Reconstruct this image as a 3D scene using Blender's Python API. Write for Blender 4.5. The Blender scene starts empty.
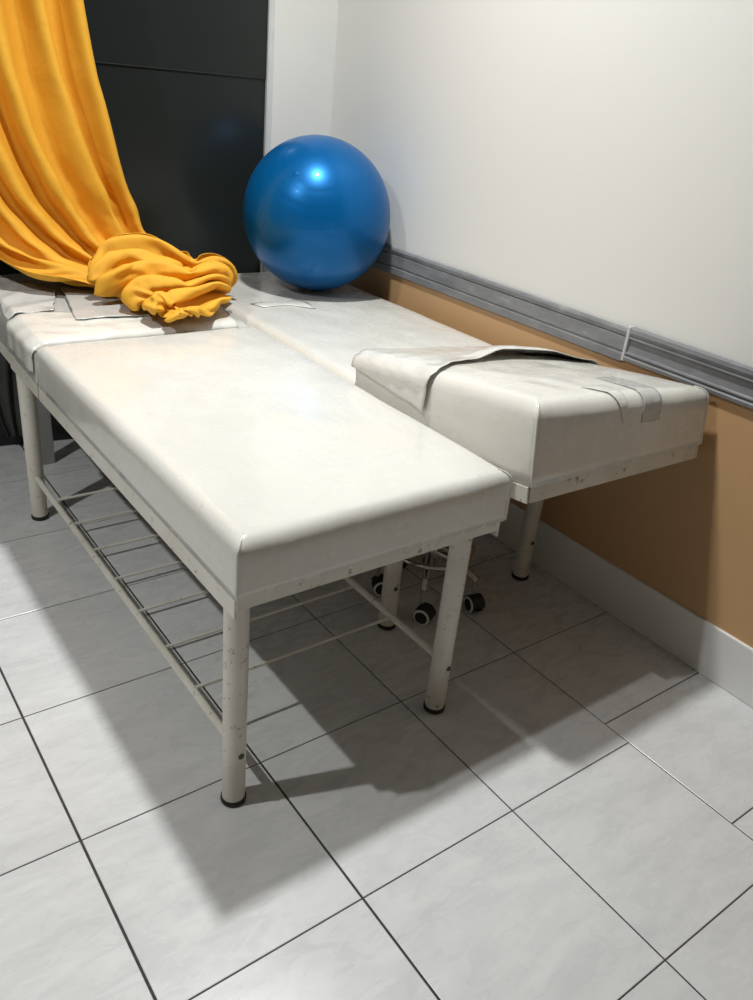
import bpy, bmesh, math, random
import numpy as np
from mathutils import Vector, Matrix, noise

random.seed(7)
scene = bpy.context.scene
col = scene.collection
PI = math.pi


# ------------------------------------------------------------------ helpers
def link(name, me, mat=None, parent=None, smooth=False):
    o = bpy.data.objects.new(name, me)
    col.objects.link(o)
    if mat:
        for m in (mat if isinstance(mat, (list, tuple)) else [mat]):
            me.materials.append(m)
    if smooth:
        for f in me.polygons:
            f.use_smooth = True
    if parent:
        o.parent = parent
    return o


def obj(name, bm, mat=None, parent=None, smooth=False, sharp=None):
    bmesh.ops.recalc_face_normals(bm, faces=bm.faces[:])
    me = bpy.data.meshes.new(name)
    bm.to_mesh(me)
    bm.free()
    o = link(name, me, mat, parent, smooth)
    if sharp:
        me.set_sharp_from_angle(angle=math.radians(sharp))
    return o


def tag(o, label=None, cat=None, group=None, kind=None):
    if label: o['label'] = label
    if cat: o['category'] = cat
    if group: o['group'] = group
    if kind: o['kind'] = kind
    return o


def thing(name, label, cat, loc=(0, 0, 0), rotz=0, group=None):
    o = bpy.data.objects.new(name, None)
    o.empty_display_size = .1
    col.objects.link(o)
    o.location = loc
    o.rotation_euler = (0, 0, rotz)
    return tag(o, label, cat, group)


def struct(name, bm, mat, parent=None, smooth=False, sharp=None):
    o = obj(name, bm, mat, parent, smooth, sharp)
    if not parent:
        o['kind'] = 'structure'
    return o


def add_box(bm, a, b, bev=0, seg=2, mi=0):
    a, b = Vector(a), Vector(b)
    r = bmesh.ops.create_cube(bm, size=1)
    vs = r['verts']
    for v in vs:
        v.co = Vector([(a[i] + b[i]) / 2 + v.co[i] * (b[i] - a[i]) for i in range(3)])
    fs = list({f for v in vs for f in v.link_faces})
    for f in fs:
        f.material_index = mi
    if bev:
        es = list({e for v in vs for e in v.link_edges})
        bmesh.ops.bevel(bm, geom=es, offset=bev, segments=seg, profile=.5, affect='EDGES')
    return bm


def add_tube(bm, pts, rad, n=12, caps=True, closed=False):
    """tube through points, radius a number or a list"""
    pts = [Vector(p) for p in pts]
    N = len(pts)
    rr = rad if isinstance(rad, (list, tuple)) else [rad] * N
    rings = []
    up = None
    for i, p in enumerate(pts):
        if closed:
            t = pts[(i + 1) % N] - pts[i - 1]
        else:
            t = pts[min(i + 1, N - 1)] - pts[max(i - 1, 0)]
        t.normalize()
        if up is None:
            up = Vector((0, 0, 1)) if abs(t.z) < .9 else Vector((1, 0, 0))
        s = t.cross(up).normalized()
        up = s.cross(t).normalized()
        rings.append([bm.verts.new(p + (s * math.cos(a) + up * math.sin(a)) * rr[i])
                      for a in [2 * PI * k / n for k in range(n)]])
    M = N if closed else N - 1
    for i in range(M):
        A, B = rings[i], rings[(i + 1) % N]
        for k in range(n):
            bm.faces.new((A[k], A[(k + 1) % n], B[(k + 1) % n], B[k]))
    if caps and not closed:
        bm.faces.new(rings[0][::-1])
        bm.faces.new(rings[-1])
    return bm


def add_lathe(bm, prof, n=24, M=None):
    """(r, z) profile turned about z"""
    rings = []
    for r, z in prof:
        if r < 1e-6:
            rings.append([bm.verts.new((0, 0, z))])
        else:
            rings.append([bm.verts.new((r * math.cos(2 * PI * k / n), r * math.sin(2 * PI * k / n), z)) for k in range(n)])
    for A, B in zip(rings, rings[1:]):
        for k in range(n):
            a = [A[0]] if len(A) == 1 else [A[k], A[(k + 1) % n]]
            b = [B[0]] if len(B) == 1 else [B[(k + 1) % n], B[k]]
            if len(a) + len(b) >= 3:
                bm.faces.new(a + b)
    if M:
        bmesh.ops.transform(bm, matrix=M, verts=[v for R in rings for v in R])
    return bm


def grid_surface(bm, P, nu, nv, closed_u=False):
    V = [[bm.verts.new(P(i, j)) for i in range(nu)] for j in range(nv)]
    for j in range(nv - 1):
        for i in range(nu if closed_u else nu - 1):
            k = (i + 1) % nu
            bm.faces.new((V[j][i], V[j][k], V[j + 1][k], V[j + 1][i]))
    return V


def cr(pts, t):
    """Catmull-Rom through points (tuples), t in 0..1"""
    n = len(pts) - 1
    x = min(max(t, 0), 1) * n
    i = min(int(x), n - 1)
    f = x - i
    p0, p1, p2, p3 = [Vector(pts[min(max(i + k, 0), n)]) for k in (-1, 0, 1, 2)]
    if i == 0: p0 = 2 * p1 - p2
    if i == n - 1: p3 = 2 * p2 - p1
    return .5 * ((2 * p1) + (p2 - p0) * f + (2 * p0 - 5 * p1 + 4 * p2 - p3) * f * f + (3 * p1 - p0 - 3 * p2 + p3) * f ** 3)


def smooth01(x, a, b):
    t = min(max((x - a) / (b - a), 0), 1)
    return t * t * (3 - 2 * t)


# ------------------------------------------------------------------ materials
class Mat:
    def __init__(s, name, base=(.8, .8, .8), rough=.5, metal=0, **kw):
        s.m = bpy.data.materials.new(name)
        s.m.use_nodes = True
        s.nt = s.m.node_tree
        s.b = s.nt.nodes['Principled BSDF']
        s.set('Base Color', (*base, 1))
        s.set('Roughness', rough)
        s.set('Metallic', metal)
        for k, v in kw.items():
            s.set(k.replace('_', ' '), v)
        s.tc = s.n('ShaderNodeTexCoord')
        s.co = s.tc.outputs['Object']

    def set(s, k, v): s.b.inputs[k].default_value = v
    def n(s, t): return s.nt.nodes.new(t)
    def l(s, a, b): s.nt.links.new(a, b)

    def mapped(s, scale=(1, 1, 1), rot=(0, 0, 0)):
        m = s.n('ShaderNodeMapping')
        m.inputs['Scale'].default_value = scale
        m.inputs['Rotation'].default_value = rot
        s.l(s.co, m.inputs['Vector'])
        return m.outputs[0]

    def noise(s, scale=5, detail=4, rough=.5, dist=0, co=None):
        t = s.n('ShaderNodeTexNoise')
        t.inputs['Scale'].default_value = scale
        t.inputs['Detail'].default_value = detail
        t.inputs['Roughness'].default_value = rough
        t.inputs['Distortion'].default_value = dist
        s.l(co or s.co, t.inputs['Vector'])
        return t.outputs['Fac']

    def ramp(s, fac, stops):
        r = s.n('ShaderNodeValToRGB')
        e = r.color_ramp.elements
        while len(e) < len(stops): e.new(.5)
        for k, (p, c) in enumerate(stops):
            e[k].position = p
            e[k].color = (*c, 1) if len(c) == 3 else c
        s.l(fac, r.inputs[0])
        return r.outputs[0]

    def rng(s, fac, a, b, c, d):
        r = s.n('ShaderNodeMapRange')
        for i, v in enumerate((a, b, c, d)): r.inputs[i + 1].default_value = v
        s.l(fac, r.inputs[0])
        return r.outputs[0]

    def mix(s, fac, a, b):
        x = s.n('ShaderNodeMix')
        x.data_type = 'RGBA'
        for v, i in ((a, 6), (b, 7)):
            if isinstance(v, (tuple, list)): x.inputs[i].default_value = (*v, 1)
            else: s.l(v, x.inputs[i])
        if isinstance(fac, (int, float)): x.inputs[0].default_value = fac
        else: s.l(fac, x.inputs[0])
        return x.outputs[2]

    def math(s, op, a, b=None):
        x = s.n('ShaderNodeMath')
        x.operation = op
        for i, v in enumerate((a, b)):
            if v is None: continue
            if isinstance(v, (int, float)): x.inputs[i].default_value = v
            else: s.l(v, x.inputs[i])
        return x.outputs[0]

    def bump(s, h, strength=.2, dist=.01):
        b = s.n('ShaderNodeBump')
        b.inputs['Strength'].default_value = strength
        b.inputs['Distance'].default_value = dist
        s.l(h, b.inputs['Height'])
        s.l(b.outputs[0], s.b.inputs['Normal'])

    def base(s, c): s.l(c, s.b.inputs['Base Color'])
    def rough(s, c): s.l(c, s.b.inputs['Roughness'])


def M_wall():
    a = Mat('white_wall_paint', (.74, .735, .71), .55)
    n = a.noise(1.2, 3)
    a.base(a.ramp(n, [(.3, (.695, .695, .67)), (.7, (.675, .675, .65))]))
    a.bump(a.noise(60, 3), .04, .002)
    return a.m


def M_tan():
    a = Mat('tan_wainscot_paint', (.55, .33, .14), .45)
    a.base(a.ramp(a.noise(2.5, 4), [(.3, (.54, .335, .168)), (.7, (.50, .305, .147))]))
    a.bump(a.noise(80, 3), .05, .002)
    return a.m


def M_tile():
    a = Mat('grey_marbled_floor_tile', (.6, .6, .6), .28)
    geo = a.n('ShaderNodeNewGeometry')
    rnd = geo.outputs['Random Per Island']
    cb = a.n('ShaderNodeCombineXYZ')
    for i in range(3): a.l(a.math('MULTIPLY', rnd, (31.0, 17.0, 9.0)[i]), cb.inputs[i])
    va = a.n('ShaderNodeVectorMath'); va.operation = 'ADD'
    a.l(a.mapped((1, 2.4, 1), (0, 0, .6)), va.inputs[0]); a.l(cb.outputs[0], va.inputs[1])
    n1 = a.noise(3.2, 6, .6, 1.6, va.outputs[0])
    n2 = a.noise(11, 5, .6, 1.0, va.outputs[0])
    c = a.mix(.35, a.ramp(n1, [(.3, (.535, .54, .545)), (.55, (.625, .63, .63)), (.75, (.69, .69, .685))]),
              a.ramp(n2, [(.35, (.55, .555, .56)), (.65, (.67, .67, .665))]))
    dirt = a.ramp(a.noise(170, 2), [(.735, (0, 0, 0)), (.75, (1, 1, 1))])
    a.base(a.mix(a.math('MULTIPLY', dirt, .5), c, (.25, .22, .18)))
    a.rough(a.rng(n2, .2, .8, .2, .36))
    a.bump(a.noise(25, 3), .02, .002)
    return a.m


def M_vinyl(name, seed, tint=(.69, .68, .635), wr=.22):
    a = Mat(name, tint, .2)
    t2 = tuple(x * .94 for x in tint)
    n = a.noise(3 + seed * .3, 5, .6, .6)
    stain = a.ramp(a.noise(38 + seed, 3), [(.69, (0, 0, 0)), (.74, (1, 1, 1))])
    c = a.ramp(n, [(.3, tint), (.55, t2), (.75, (tint[0] * .95, tint[1] * .93, tint[2] * .88))])
    a.base(a.mix(a.math('MULTIPLY', stain, .22), c, (.42, .37, .28)))
    a.set('Coat Weight', .35)
    a.set('Coat Roughness', .08)
    a.rough(a.rng(a.noise(14, 4), .3, .7, .16, .34))
    w1 = a.noise(9, 4, .55, 1.4, a.mapped((1, .35, 1), (0, 0, .3)))
    w2 = a.noise(40, 3, .5, .5)
    a.bump(a.math('ADD', a.math('MULTIPLY', w1, .8), a.math('MULTIPLY', w2, .06)), wr * .6, .02)
    return a.m


def M_paint():
    a = Mat('chipped_cream_metal_paint', (.66, .64, .57), .35)
    chips = a.ramp(a.noise(48, 5, .7), [(.615, (0, 0, 0)), (.66, (1, 1, 1))])
    g = a.ramp(a.noise(6, 4), [(.35, (.70, .685, .62)), (.7, (.60, .575, .50))])
    a.base(a.mix(chips, g, (.30, .25, .18)))
    a.bump(chips, .15, .002)
    return a.m


def M_curtain():
    a = Mat('golden_yellow_cotton', (.80, .42, .03), .75)
    a.base(a.ramp(a.noise(3, 3), [(.3, (.74, .375, .024)), (.7, (.68, .335, .018))]))
    a.bump(a.noise(13, 5, .6, 1.2), .2, .012)
    return a.m


def M_ball():
    a = Mat('pearl_blue_rubber', (.003, .115, .44), .34, .38)
    a.set('Coat Weight', .12)
    a.set('Specular IOR Level', .2)
    a.set('Coat Roughness', .05)
    a.base(a.ramp(a.noise(2, 2), [(.3, (.001, .116, .345)), (.7, (.001, .104, .315))]))
    a.bump(a.noise(5, 2), .05, .02)
    return a.m


def M_trim():
    a = Mat('grey_stone_look_trim', (.2, .2, .21), .33)
    n = a.noise(34, 6, .65, .4, a.mapped((1, .3, 1)))
    a.base(a.ramp(n, [(.3, (.15, .155, .165)), (.6, (.22, .225, .235)), (.78, (.36, .365, .37))]))
    a.bump(a.noise(120, 4), .1, .003)
    return a.m


def M_black_pane():
    a = Mat('dark_smoked_pane', (.014, .0165, .016), .22)
    a.set('Specular IOR Level', .32)
    a.base(a.ramp(a.noise(1.3, 3), [(.3, (.015, .0185, .0178)), (.7, (.0185, .022, .021))]))
    return a.m


def simple(name, c, rough=.5, metal=0, var=.08, sc=20, **kw):
    a = Mat(name, c, rough, metal, **kw)
    lo = tuple(x * (1 - var) for x in c)
    hi = tuple(min(1, x * (1 + var)) for x in c)
    a.base(a.ramp(a.noise(sc, 3), [(.3, lo), (.7, hi)]))
    return a.m


WALL = M_wall(); DIM = simple('grey_brown_wall_paint', (.22, .21, .195), .7, sc=2); CEIL = simple('ceiling_paint', (.45, .45, .44), .8, sc=2); TAN = M_tan(); TILE = M_tile(); PAINT = M_paint()
GROUT = simple('dark_grout', (.045, .04, .036), .9, var=.3, sc=40)
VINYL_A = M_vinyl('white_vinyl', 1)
VINYL_B = M_vinyl('plastic_wrapped_white_vinyl', 5, (.66, .65, .61), .34)
VINYL_HEAD = M_vinyl('creamy_white_vinyl', 3, (.70, .685, .635), .16)
FILM = M_vinyl('grey_white_plastic_film', 8, (.52, .52, .50), .45)
PAPER = M_vinyl('crinkled_white_sheet', 6, (.60, .595, .57), .4)
CLOTH = M_curtain(); BALL = M_ball(); TRIM = M_trim(); PANE = M_black_pane()
RUBBER = simple('black_rubber', (.012, .012, .012), .55)
CHROME = simple('chrome', (.72, .72, .72), .12, 1.0, var=.03)
STEEL = simple('dull_steel_screw', (.10, .095, .085), .4, .8, var=.2)
ALU = simple('white_aluminium_frame', (.58, .59, .59), .35, var=.04)
WHITE_TILE = simple('white_skirting_paint', (.74, .74, .715), .3, var=.04, sc=4)
GREY_POST = simple('grey_painted_post', (.30, .30, .295), .4, var=.06)
GREY_CLOTH = simple('dark_grey_cloth', (.055, .056, .056), .85, var=.25, sc=12)
SEAM = simple('seam_bead', (.02, .023, .022), .5)
LEATHER = simple('black_leatherette', (.015, .015, .015), .4)
SEALANT = simple('white_sealant', (.5, .5, .49), .5, var=.05)

# ------------------------------------------------------------------ the room
XW = 1.61               # right wall plane
H = 3.0
X0, Y0 = -2.6, -2.8

# floor: tiles on a dark grout bed, one object
bm = bmesh.new()
add_box(bm, (X0 - .1, Y0 - .1, -.05), (XW + .1, 2.95, -.0016), mi=1)


def tile(x0, x1, y0, y1, gx0, gx1, gy):
    a, b, c, d = x0 + gx0 / 2, x1 - gx1 / 2, y0 + gy / 2, y1 - gy / 2
    e = .0012
    top = [bm.verts.new(q) for q in ((a + e, c + e, 0), (b - e, c + e, 0), (b - e, d - e, 0), (a + e, d - e, 0))]
    mid = [bm.verts.new(q) for q in ((a, c, -.0007), (b, c, -.0007), (b, d, -.0007), (a, d, -.0007))]
    low = [bm.verts.new(q) for q in ((a, c, -.004), (b, c, -.004), (b, d, -.004), (a, d, -.004))]
    bm.faces.new(top)
    for k in range(4):
        bm.faces.new((mid[k], mid[(k + 1) % 4], top[(k + 1) % 4], top[k]))
        bm.faces.new((low[k], low[(k + 1) % 4], mid[(k + 1) % 4], mid[k]))


def gapx(i):
    return .0052 if i in (0, 1) else .0036


for i in range(-7, 3):
    for j in range(-7, 8):
        tile(i * .4, i * .4 + .4, j * .4, j * .4 + .4, gapx(i), gapx(i + 1), .0030)
edges = [-2.8, -2.445, -2.085, -1.725, -1.365, -1.005, -.645, -.285, .074] + [.4 * k for k in range(1, 8)]
for a, b in zip(edges, edges[1:]):
    tile(1.2, XW, a, b, .003, .001, .0032)
floor = struct('floor', bm, [TILE, GROUT])

bm = bmesh.new(); add_box(bm, (X0 - .1, Y0 - .1, H), (XW + .1, 2.95, H + .1)); struct('ceiling', bm, CEIL)
bm = bmesh.new(); add_box(bm, (XW, Y0 - .1, 0), (XW + .12, 2.6, H)); wr = struct('wall_right', bm, WALL)
bm = bmesh.new(); add_box(bm, (XW - .004, Y0, .10), (XW + .001, 2.2, .80))
tp = struct('wainscot', bm, TAN, wr); tp['label'] = 'tan painted lower band'
bm = bmesh.new(); add_box(bm, (X0 - .12, Y0 - .1, 0), (X0, 2.95, H)); wl = struct('wall_left', bm, DIM)
bm = bmesh.new(); add_box(bm, (X0 - .001, Y0, .10), (X0 + .004, 2.7, .80)); struct('wainscot', bm, TAN, wl)
bm = bmesh.new(); add_box(bm, (X0 - .1, Y0 - .12, 0), (XW + .1, Y0, H)); wf = struct('wall_front', bm, DIM)
bm = bmesh.new(); add_box(bm, (X0, Y0 - .001, .10), (XW, Y0 + .004, .80)); struct('wainscot', bm, TAN, wf)

# skirting tiles along the right wall
bm = bmesh.new()
add_box(bm, (XW - .012, -2.79, 0), (XW + .001, 2.11, .158), .004, 2)
struct('baseboard_right', bm, WHITE_TILE)


# dado trim: two lengths of moulded strip that meet in a step
def trim(name, y0, y1, zb, zt, prof, lab):
    bm = bmesh.new()
    A = [bm.verts.new((XW - d, y0, zb + (zt - zb) * t)) for t, d in prof]
    B = [bm.verts.new((XW - d, y1, zb + (zt - zb) * t)) for t, d in prof]
    for k in range(len(A) - 1):
        bm.faces.new((A[k], A[k + 1], B[k + 1], B[k]))
    bm.faces.new(A); bm.faces.new(B[::-1])
    o = struct(name, bm, TRIM, None, False)
    return o


prof_near = [(0, 0), (0, .012), (.03, .017), (.12, .018), (.16, .013), (.19, .010), (.22, .016), (.26, .016), (.29, .009),
             (.62, .007), (.66, .009), (.68, .016), (.71, .016), (.73, .011), (.85, .017), (.96, .015), (1, .008), (1, 0)]
prof_far = [(0, 0), (0, .009), (.04, .013), (.26, .014), (.29, .009), (.33, .009), (.36, .012), (.74, .012), (.77, .008),
            (.80, .012), (.92, .015), (.98, .011), (1, .005), (1, 0)]
trim('trim_1', -2.79, .553, .752, .846, prof_near, '')
trim('trim_2', .564, 2.112, .744, .838, prof_far, '')
bm = bmesh.new(); add_box(bm, (XW - .0165, .5535, .7505), (XW + .001, .5635, .847), .002, 1); struct('trim_3', bm, SEALANT)

# back wall: skewed by 8.5 degrees, white beside the corner, dark pane to the left
BW = thing('window_1', None, None, (XW, 2.11, 0), -math.atan(.15))
BW['kind'] = 'structure'
bm = bmesh.new(); add_box(bm, (-.243, 0, 0), (.12, .12, H))
wb = struct('wall_back', bm, WALL); wb.location = BW.location; wb.rotation_euler = BW.rotation_euler
bm = bmesh.new()
add_box(bm, (-.266, -.006, 0), (-.2615, .03, H), .0015, 1)
add_box(bm, (-.2618, -.002, 0), (-.2425, .03, H), .0015, 1)
obj('window_frame', bm, ALU, BW)
bm = bmesh.new(); add_box(bm, (-4.3, .012, 0), (-.264, .03, 1.337)); obj('lower_pane', bm, PANE, BW)
bm = bmesh.new(); add_box(bm, (-4.3, .007, 1.34), (-.264, .03, H)); obj('upper_pane', bm, PANE, BW)
bm = bmesh.new(); add_box(bm, (-4.3, .0062, 1.3372), (-.264, .02, 1.3398)); obj('seam_bead', bm, SEAM, BW)


# ------------------------------------------------------------------ treatment beds
def cushion_bm(w, l, h, r=.03, rc=.018, bulge=.008, side=.006, seed=0, wr=.0025, nx=26, ny=60):
    """padded block: x -w/2..w/2, y 0..l, z 0..h; mitred rounded upper edges"""
    def line(L, n):
        e = [r * (1 - math.cos(PI / 2 * k / 5)) for k in range(6)]
        mid = [r + (L - 2 * r) * k / n for k in range(1, n)]
        return e + mid + [L - x for x in reversed(e)]
    xs, ys = line(w, nx), line(l, ny)
    hx, hy = w / 2, l / 2
    bm = bmesh.new()

    def place(x, y, z, d):
        X, Y = x - hx, y - hy
        cxx, cyy = max(abs(X) - (hx - rc), 0), max(abs(Y) - (hy - rc), 0)
        if cxx > 0 and cyy > 0:
            s = max(cxx, cyy) / math.hypot(cxx, cyy)
            X = math.copysign(hx - rc + cxx * s, X)
            Y = math.copysign(hy - rc + cyy * s, Y)
        f = max(0, 1 - (X / hx) ** 4) * max(0, 1 - (Y / hy) ** 4)
        if d is not None:
            z += bulge * f
            q = noise.noise(Vector((X * 5 + seed, Y * 4, 1.3))) + .6 * noise.noise(Vector((X * 14 + seed, Y * 9 + X * 6, 4.1)))
            z += wr * q
        else:
            b = side * math.sin(PI * min(1, z / h)) + wr * .25 * noise.noise(Vector((X * 9 + seed, Y * 9, z * 20)))
            if abs(abs(X) - hx) < 1e-5: X += math.copysign(b * max(0, 1 - (Y / hy) ** 6), X)
            if abs(abs(Y) - hy) < 1e-5: Y += math.copysign(b * max(0, 1 - (X / hx) ** 6), Y)
        return bm.verts.new((X, Y + hy, z))

    T = {}
    for j, yy in enumerate(ys):
        for i, xx in enumerate(xs):
            d = min(xx, w - xx, yy, l - yy)
            z = h - (r - math.sqrt(max(0, r * r - (r - d) ** 2)) if d < r else 0)
            if d < 1e-6:
                T[i, j] = place(xx, yy, h - r, None)
            else:
                T[i, j] = place(xx, yy, z, d)
    for j in range(len(ys) - 1):
        for i in range(len(xs) - 1):
            bm.faces.new((T[i, j], T[i + 1, j], T[i + 1, j + 1], T[i, j + 1]))
    I, J = len(xs) - 1, len(ys) - 1
    loop = [(i, 0) for i in range(I)] + [(I, j) for j in range(J)] + [(i, J) for i in range(I, 0, -1)] + [(0, j) for j in range(J, 0, -1)]
    prev = [T[k] for k in loop]
    zs = [h - r] + [(h - r) * (1 - k / 5) for k in range(1, 6)]
    for z in zs[1:]:
        cur = [place(xs[i], ys[j], z, None) for i, j in loop]
        n = len(loop)
        for k in range(n):
            bm.faces.new((prev[k], cur[k], cur[(k + 1) % n], prev[(k + 1) % n]))
        prev = cur
    bm.faces.new(prev)
    return bm


def wedge(o, k):
    # thicker towards +x: the foam has been pushed to one side
    for v in o.data.vertices:
        v.co.z *= 1 + k * v.co.x


def make_bed(loc, rotz, label, W, leg_x, leg_y, hinge, main_l, head_l, tilt, head_h, vinyl, vinyl_head, seed, rods, roll=0):
    t = thing('treatment_bed', label, 'bed', loc, rotz, 'treatment beds')
    zr, zc = .499, .545
    # angle-iron frame under the mattress
    bm = bmesh.new()
    i = .012
    hw = W / 2 - i
    y1 = max(main_l, leg_y[1] + .05)
    for s in (-1, 1):
        add_box(bm, (s * (hw + i - .0055) - .0025, i, zr), (s * (hw + i - .0055) + .0025, y1, zc), .001, 1)
        add_box(bm, (s * (hw - .03) if s > 0 else s * hw, i, zc - .004), (s * hw if s > 0 else s * (hw - .03), y1, zc))
    for yy in (i, y1):
        add_box(bm, (-hw - .006, yy - .0025, zr + .018), (hw + .004, yy + .0025, zc), .001, 1)
    for yy in (.35, .75):
        add_box(bm, (-hw, yy - .015, zc - .006), (hw, yy + .015, zc - .001))
    obj('bed_frame', bm, PAINT, t)
    m = obj('mattress', cushion_bm(W, main_l - .004, .120, .030, .008, .007, .002, seed), vinyl, t, True)
    m.location = (0, 0, zc + .0005)
    # hinged head section
    hf = bpy.data.objects.new('head_section', None); col.objects.link(hf); hf.parent = t
    hf.location = (0, hinge, zc - .02); hf.rotation_euler = (tilt, roll * .25, 0)
    bm = bmesh.new()
    for s in (-1, 1):
        add_box(bm, (s * (hw + i + .0005) - .0025, .01, -.018), (s * (hw + i + .0005) + .0025, head_l - .008, .02), .001, 1)
    for yy in (.012, head_l - .010):
        add_box(bm, (-hw - .006, yy - .0025, -.018), (hw + .006, yy + .0025, .02), .001, 1)
    obj('head_frame', bm, PAINT, hf)
    hc = obj('head_cushion', cushion_bm(W + .004, head_l - .006, head_h, .034, .009, .008, .002, seed + 9, .003), vinyl_head, hf, True)
    hc.location = (0, .006, .0205)
    wedge(hc, -roll * 4.8)
    # stitched welts down the outer corners, running onto the top
    def welt(parent, W_, y, sy, h, r, k, loc, mt):
        for sx in (-1, 1):
            bm = bmesh.new()
            x = sx * (W_ / 2 - .0022)
            yy = y - sy * .0022
            pts = [(x, yy, .002 + (h - r - .002) * q / 6) for q in range(7)]
            for q in range(1, 8):
                a = PI / 2 * q / 8
                d = r * (1 - math.cos(a))
                pts.append((x - sx * d, yy - sy * d, h - r + r * math.sin(a) + .0005))
            pts = [(p[0] + .0012 * noise.noise(Vector((p[2] * 90, sx * 3, seed))), p[1], p[2] * (1 + k * p[0])) for p in pts]
            n = len(pts)
            add_tube(bm, pts, [.0034 * (1 - .6 * smooth01(q, n - 5, n - 1)) for q in range(n)], 8)
            o = obj('seam_welt', bm, mt, parent, True)
            o.location = loc
    welt(t, W, 0, -1, .120, .030, 0, (0, 0, zc + .0005), vinyl)
    welt(hf, W + .004, head_l - .006, 1, head_h, .034, -roll * 4.8, (0, .006, .0205), vinyl_head)
    # legs
    for lx in leg_x:
        for k, yy in enumerate(leg_y):
            bm = bmesh.new()
            add_lathe(bm, [(0, .010), (.024, .010), (.0245, .03), (.0245, zr + .02), (0, zr + .02)], 24, Matrix.Translation((lx, yy, 0)))
            lg = obj('leg', bm, PAINT, t, True, 40)
            bm = bmesh.new()
            add_lathe(bm, [(0, .0006), (.0245, .0006), (.0272, .003), (.0272, .0105), (.0255, .013), (0, .013)], 24, Matrix.Translation((lx, yy, 0)))
            f = obj('rubber_foot', bm, RUBBER, lg, True, 40)
            # screw that holds the shelf rail: dark head on the outer side
            bm = bmesh.new()
            d = -1 if k == 0 else 1
            add_lathe(bm, [(0, 0), (.0065, 0), (.0065, .0025), (.004, .0045), (0, .0045)], 12,
                      Matrix.Translation((lx + .003, yy + d * .0238, .140)) @ Matrix.Rotation(PI / 2 * -d, 4, 'X'))
            obj('screw', bm, STEEL, lg)
    # low shelf of rods
    for lx in leg_x if rods else ():
        bm = bmesh.new()
        add_tube(bm, [(lx, leg_y[0] + .015, .15), (lx, leg_y[1] - .015, .15)], .009, 10)
        obj('shelf_rail', bm, PAINT, t, True, 40)
    for yy in rods:
        bm = bmesh.new()
        add_tube(bm, [(leg_x[0], yy, .152), (leg_x[1], yy, .152)], .0042, 8)
        obj('shelf_rod', bm, PAINT, t, True, 40)
    return t, hf


near, near_head = make_bed((.603, .288, 0), 0, 'low white vinyl treatment bed in the foreground with a bare flat top',
                           .660, (-.301, .255), (.052, 1.418), 1.165, 1.163, .70, math.radians(2.5), .117, VINYL_A, FILM, 2.0,
                           [.25 + .1635 * k for k in range(7)])
far, far_head = make_bed((1.2525, 2.095, 0), PI, 'white vinyl treatment bed against the wall with its raised head end towards us',
                         .622, (-.245, .294), (.06, 1.42), 1.2, 1.196, .66, math.radians(8.0), .166, VINYL_B, VINYL_HEAD, 17.0,
                         [], -.075)
# flat grey post that carries the far end of the near bed
bm = bmesh.new()
add_box(bm, (-.198, 1.80, 0), (-.136, 1.825, .53), .002, 1)
o = obj('support_post', bm, GREY_POST, near); o['label'] = 'flat grey post'


# ---------------------------------------------------------------- covers, film and paper on the beds
def top_profile(W, h, r, a):
    """across the cushion: a in metres along the skin from the left side up and over; gives x, z"""
    side = h - r
    q = PI / 2 * r
    if a < side: return -W / 2, a
    a -= side
    if a < q: return -W / 2 + r - r * math.cos(a / r), side + r * math.sin(a / r)
    a -= q
    if a < W - 2 * r: return -W / 2 + r + a, h
    a -= W - 2 * r
    if a < q: return W / 2 - r + r * math.sin(a / r), side + r * math.cos(a / r)
    a -= q
    return W / 2, side - a


def cover(name, parent, mat, W, L, h, r, a0, a1, y0, y1, front, base, gap=.0055, roll=0, lift=None, seed=0, nu=90, nv=30, amp=.0015, pull=0):
    """thin skin laid over a cushion; front(t) shifts its near edge, lift(t, v) raises it"""
    bm = bmesh.new()

    def P(i, j):
        t, v = i / (nu - 1), j / (nv - 1)
        x, z = top_profile(W, h, r, a0 + (a1 - a0) * t - pull * (1 - v) * t ** 6)
        y = y0 + (y1 + front(t) - y0) * v
        g = gap + amp * noise.noise(Vector((x * 22, y * 22, seed))) + amp * ridge(Vector((x * 9, y * 13 + x * 5, seed + 3)))
        f = max(0, 1 - (2 * x / W) ** 4) * max(0, 1 - (2 * y / L - 1) ** 4)
        if lift: g += lift(t, v)
        if z > h - r * .3:
            z += g + .008 * f
        elif abs(z) <= h - r + 1e-6:
            x += math.copysign(g + .003, x)
        else:
            c = Vector((abs(x) - W / 2 + r, 0, z - h + r)).normalized()
            x += math.copysign(c.x * (g + .006), x); z += c.z * (g + .004)
        return (x, y, z)
    grid_surface(bm, P, nu, nv)
    o = obj(name, bm, mat, parent, True)
    o.location = base
    o.rotation_euler = (0, roll, 0)
    sm = o.modifiers.new('thickness', 'SOLIDIFY'); sm.thickness = .0016; sm.offset = 1
    return o


def ridge(p):
    return 1 - abs(noise.noise(p)) * 2


# far bed: loose torn cover over the back of the head cushion, near edge curling up
FW, FL, FH = .626, .654, .166
FB = (0, .006, .0205)
WED = .36


def far_front(t):
    return .028 * math.sin(t * 7 + 2.2) + .05 * smooth01(t, .75, .9) - .055 * smooth01(t, .18, .5)


def far_lift(t, v):
    # t runs from the wall side to the aisle side
    m = smooth01(t, .12, .30) * (1 - smooth01(t, .46, .66))
    return .024 * m * smooth01(v, .60, .84) - .006 * m * smooth01(v, .9, 1) + .0035 * smooth01(v, .86, 1)


o = cover('torn_cover', far_head, VINYL_B, FW, FL, FH, .034, .10, .85, .004, .30, far_front, FB, .005, 0, far_lift, 3.0, pull=.055)
wedge(o, WED)
o['label'] = 'torn plastic cover with a curled edge'
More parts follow.
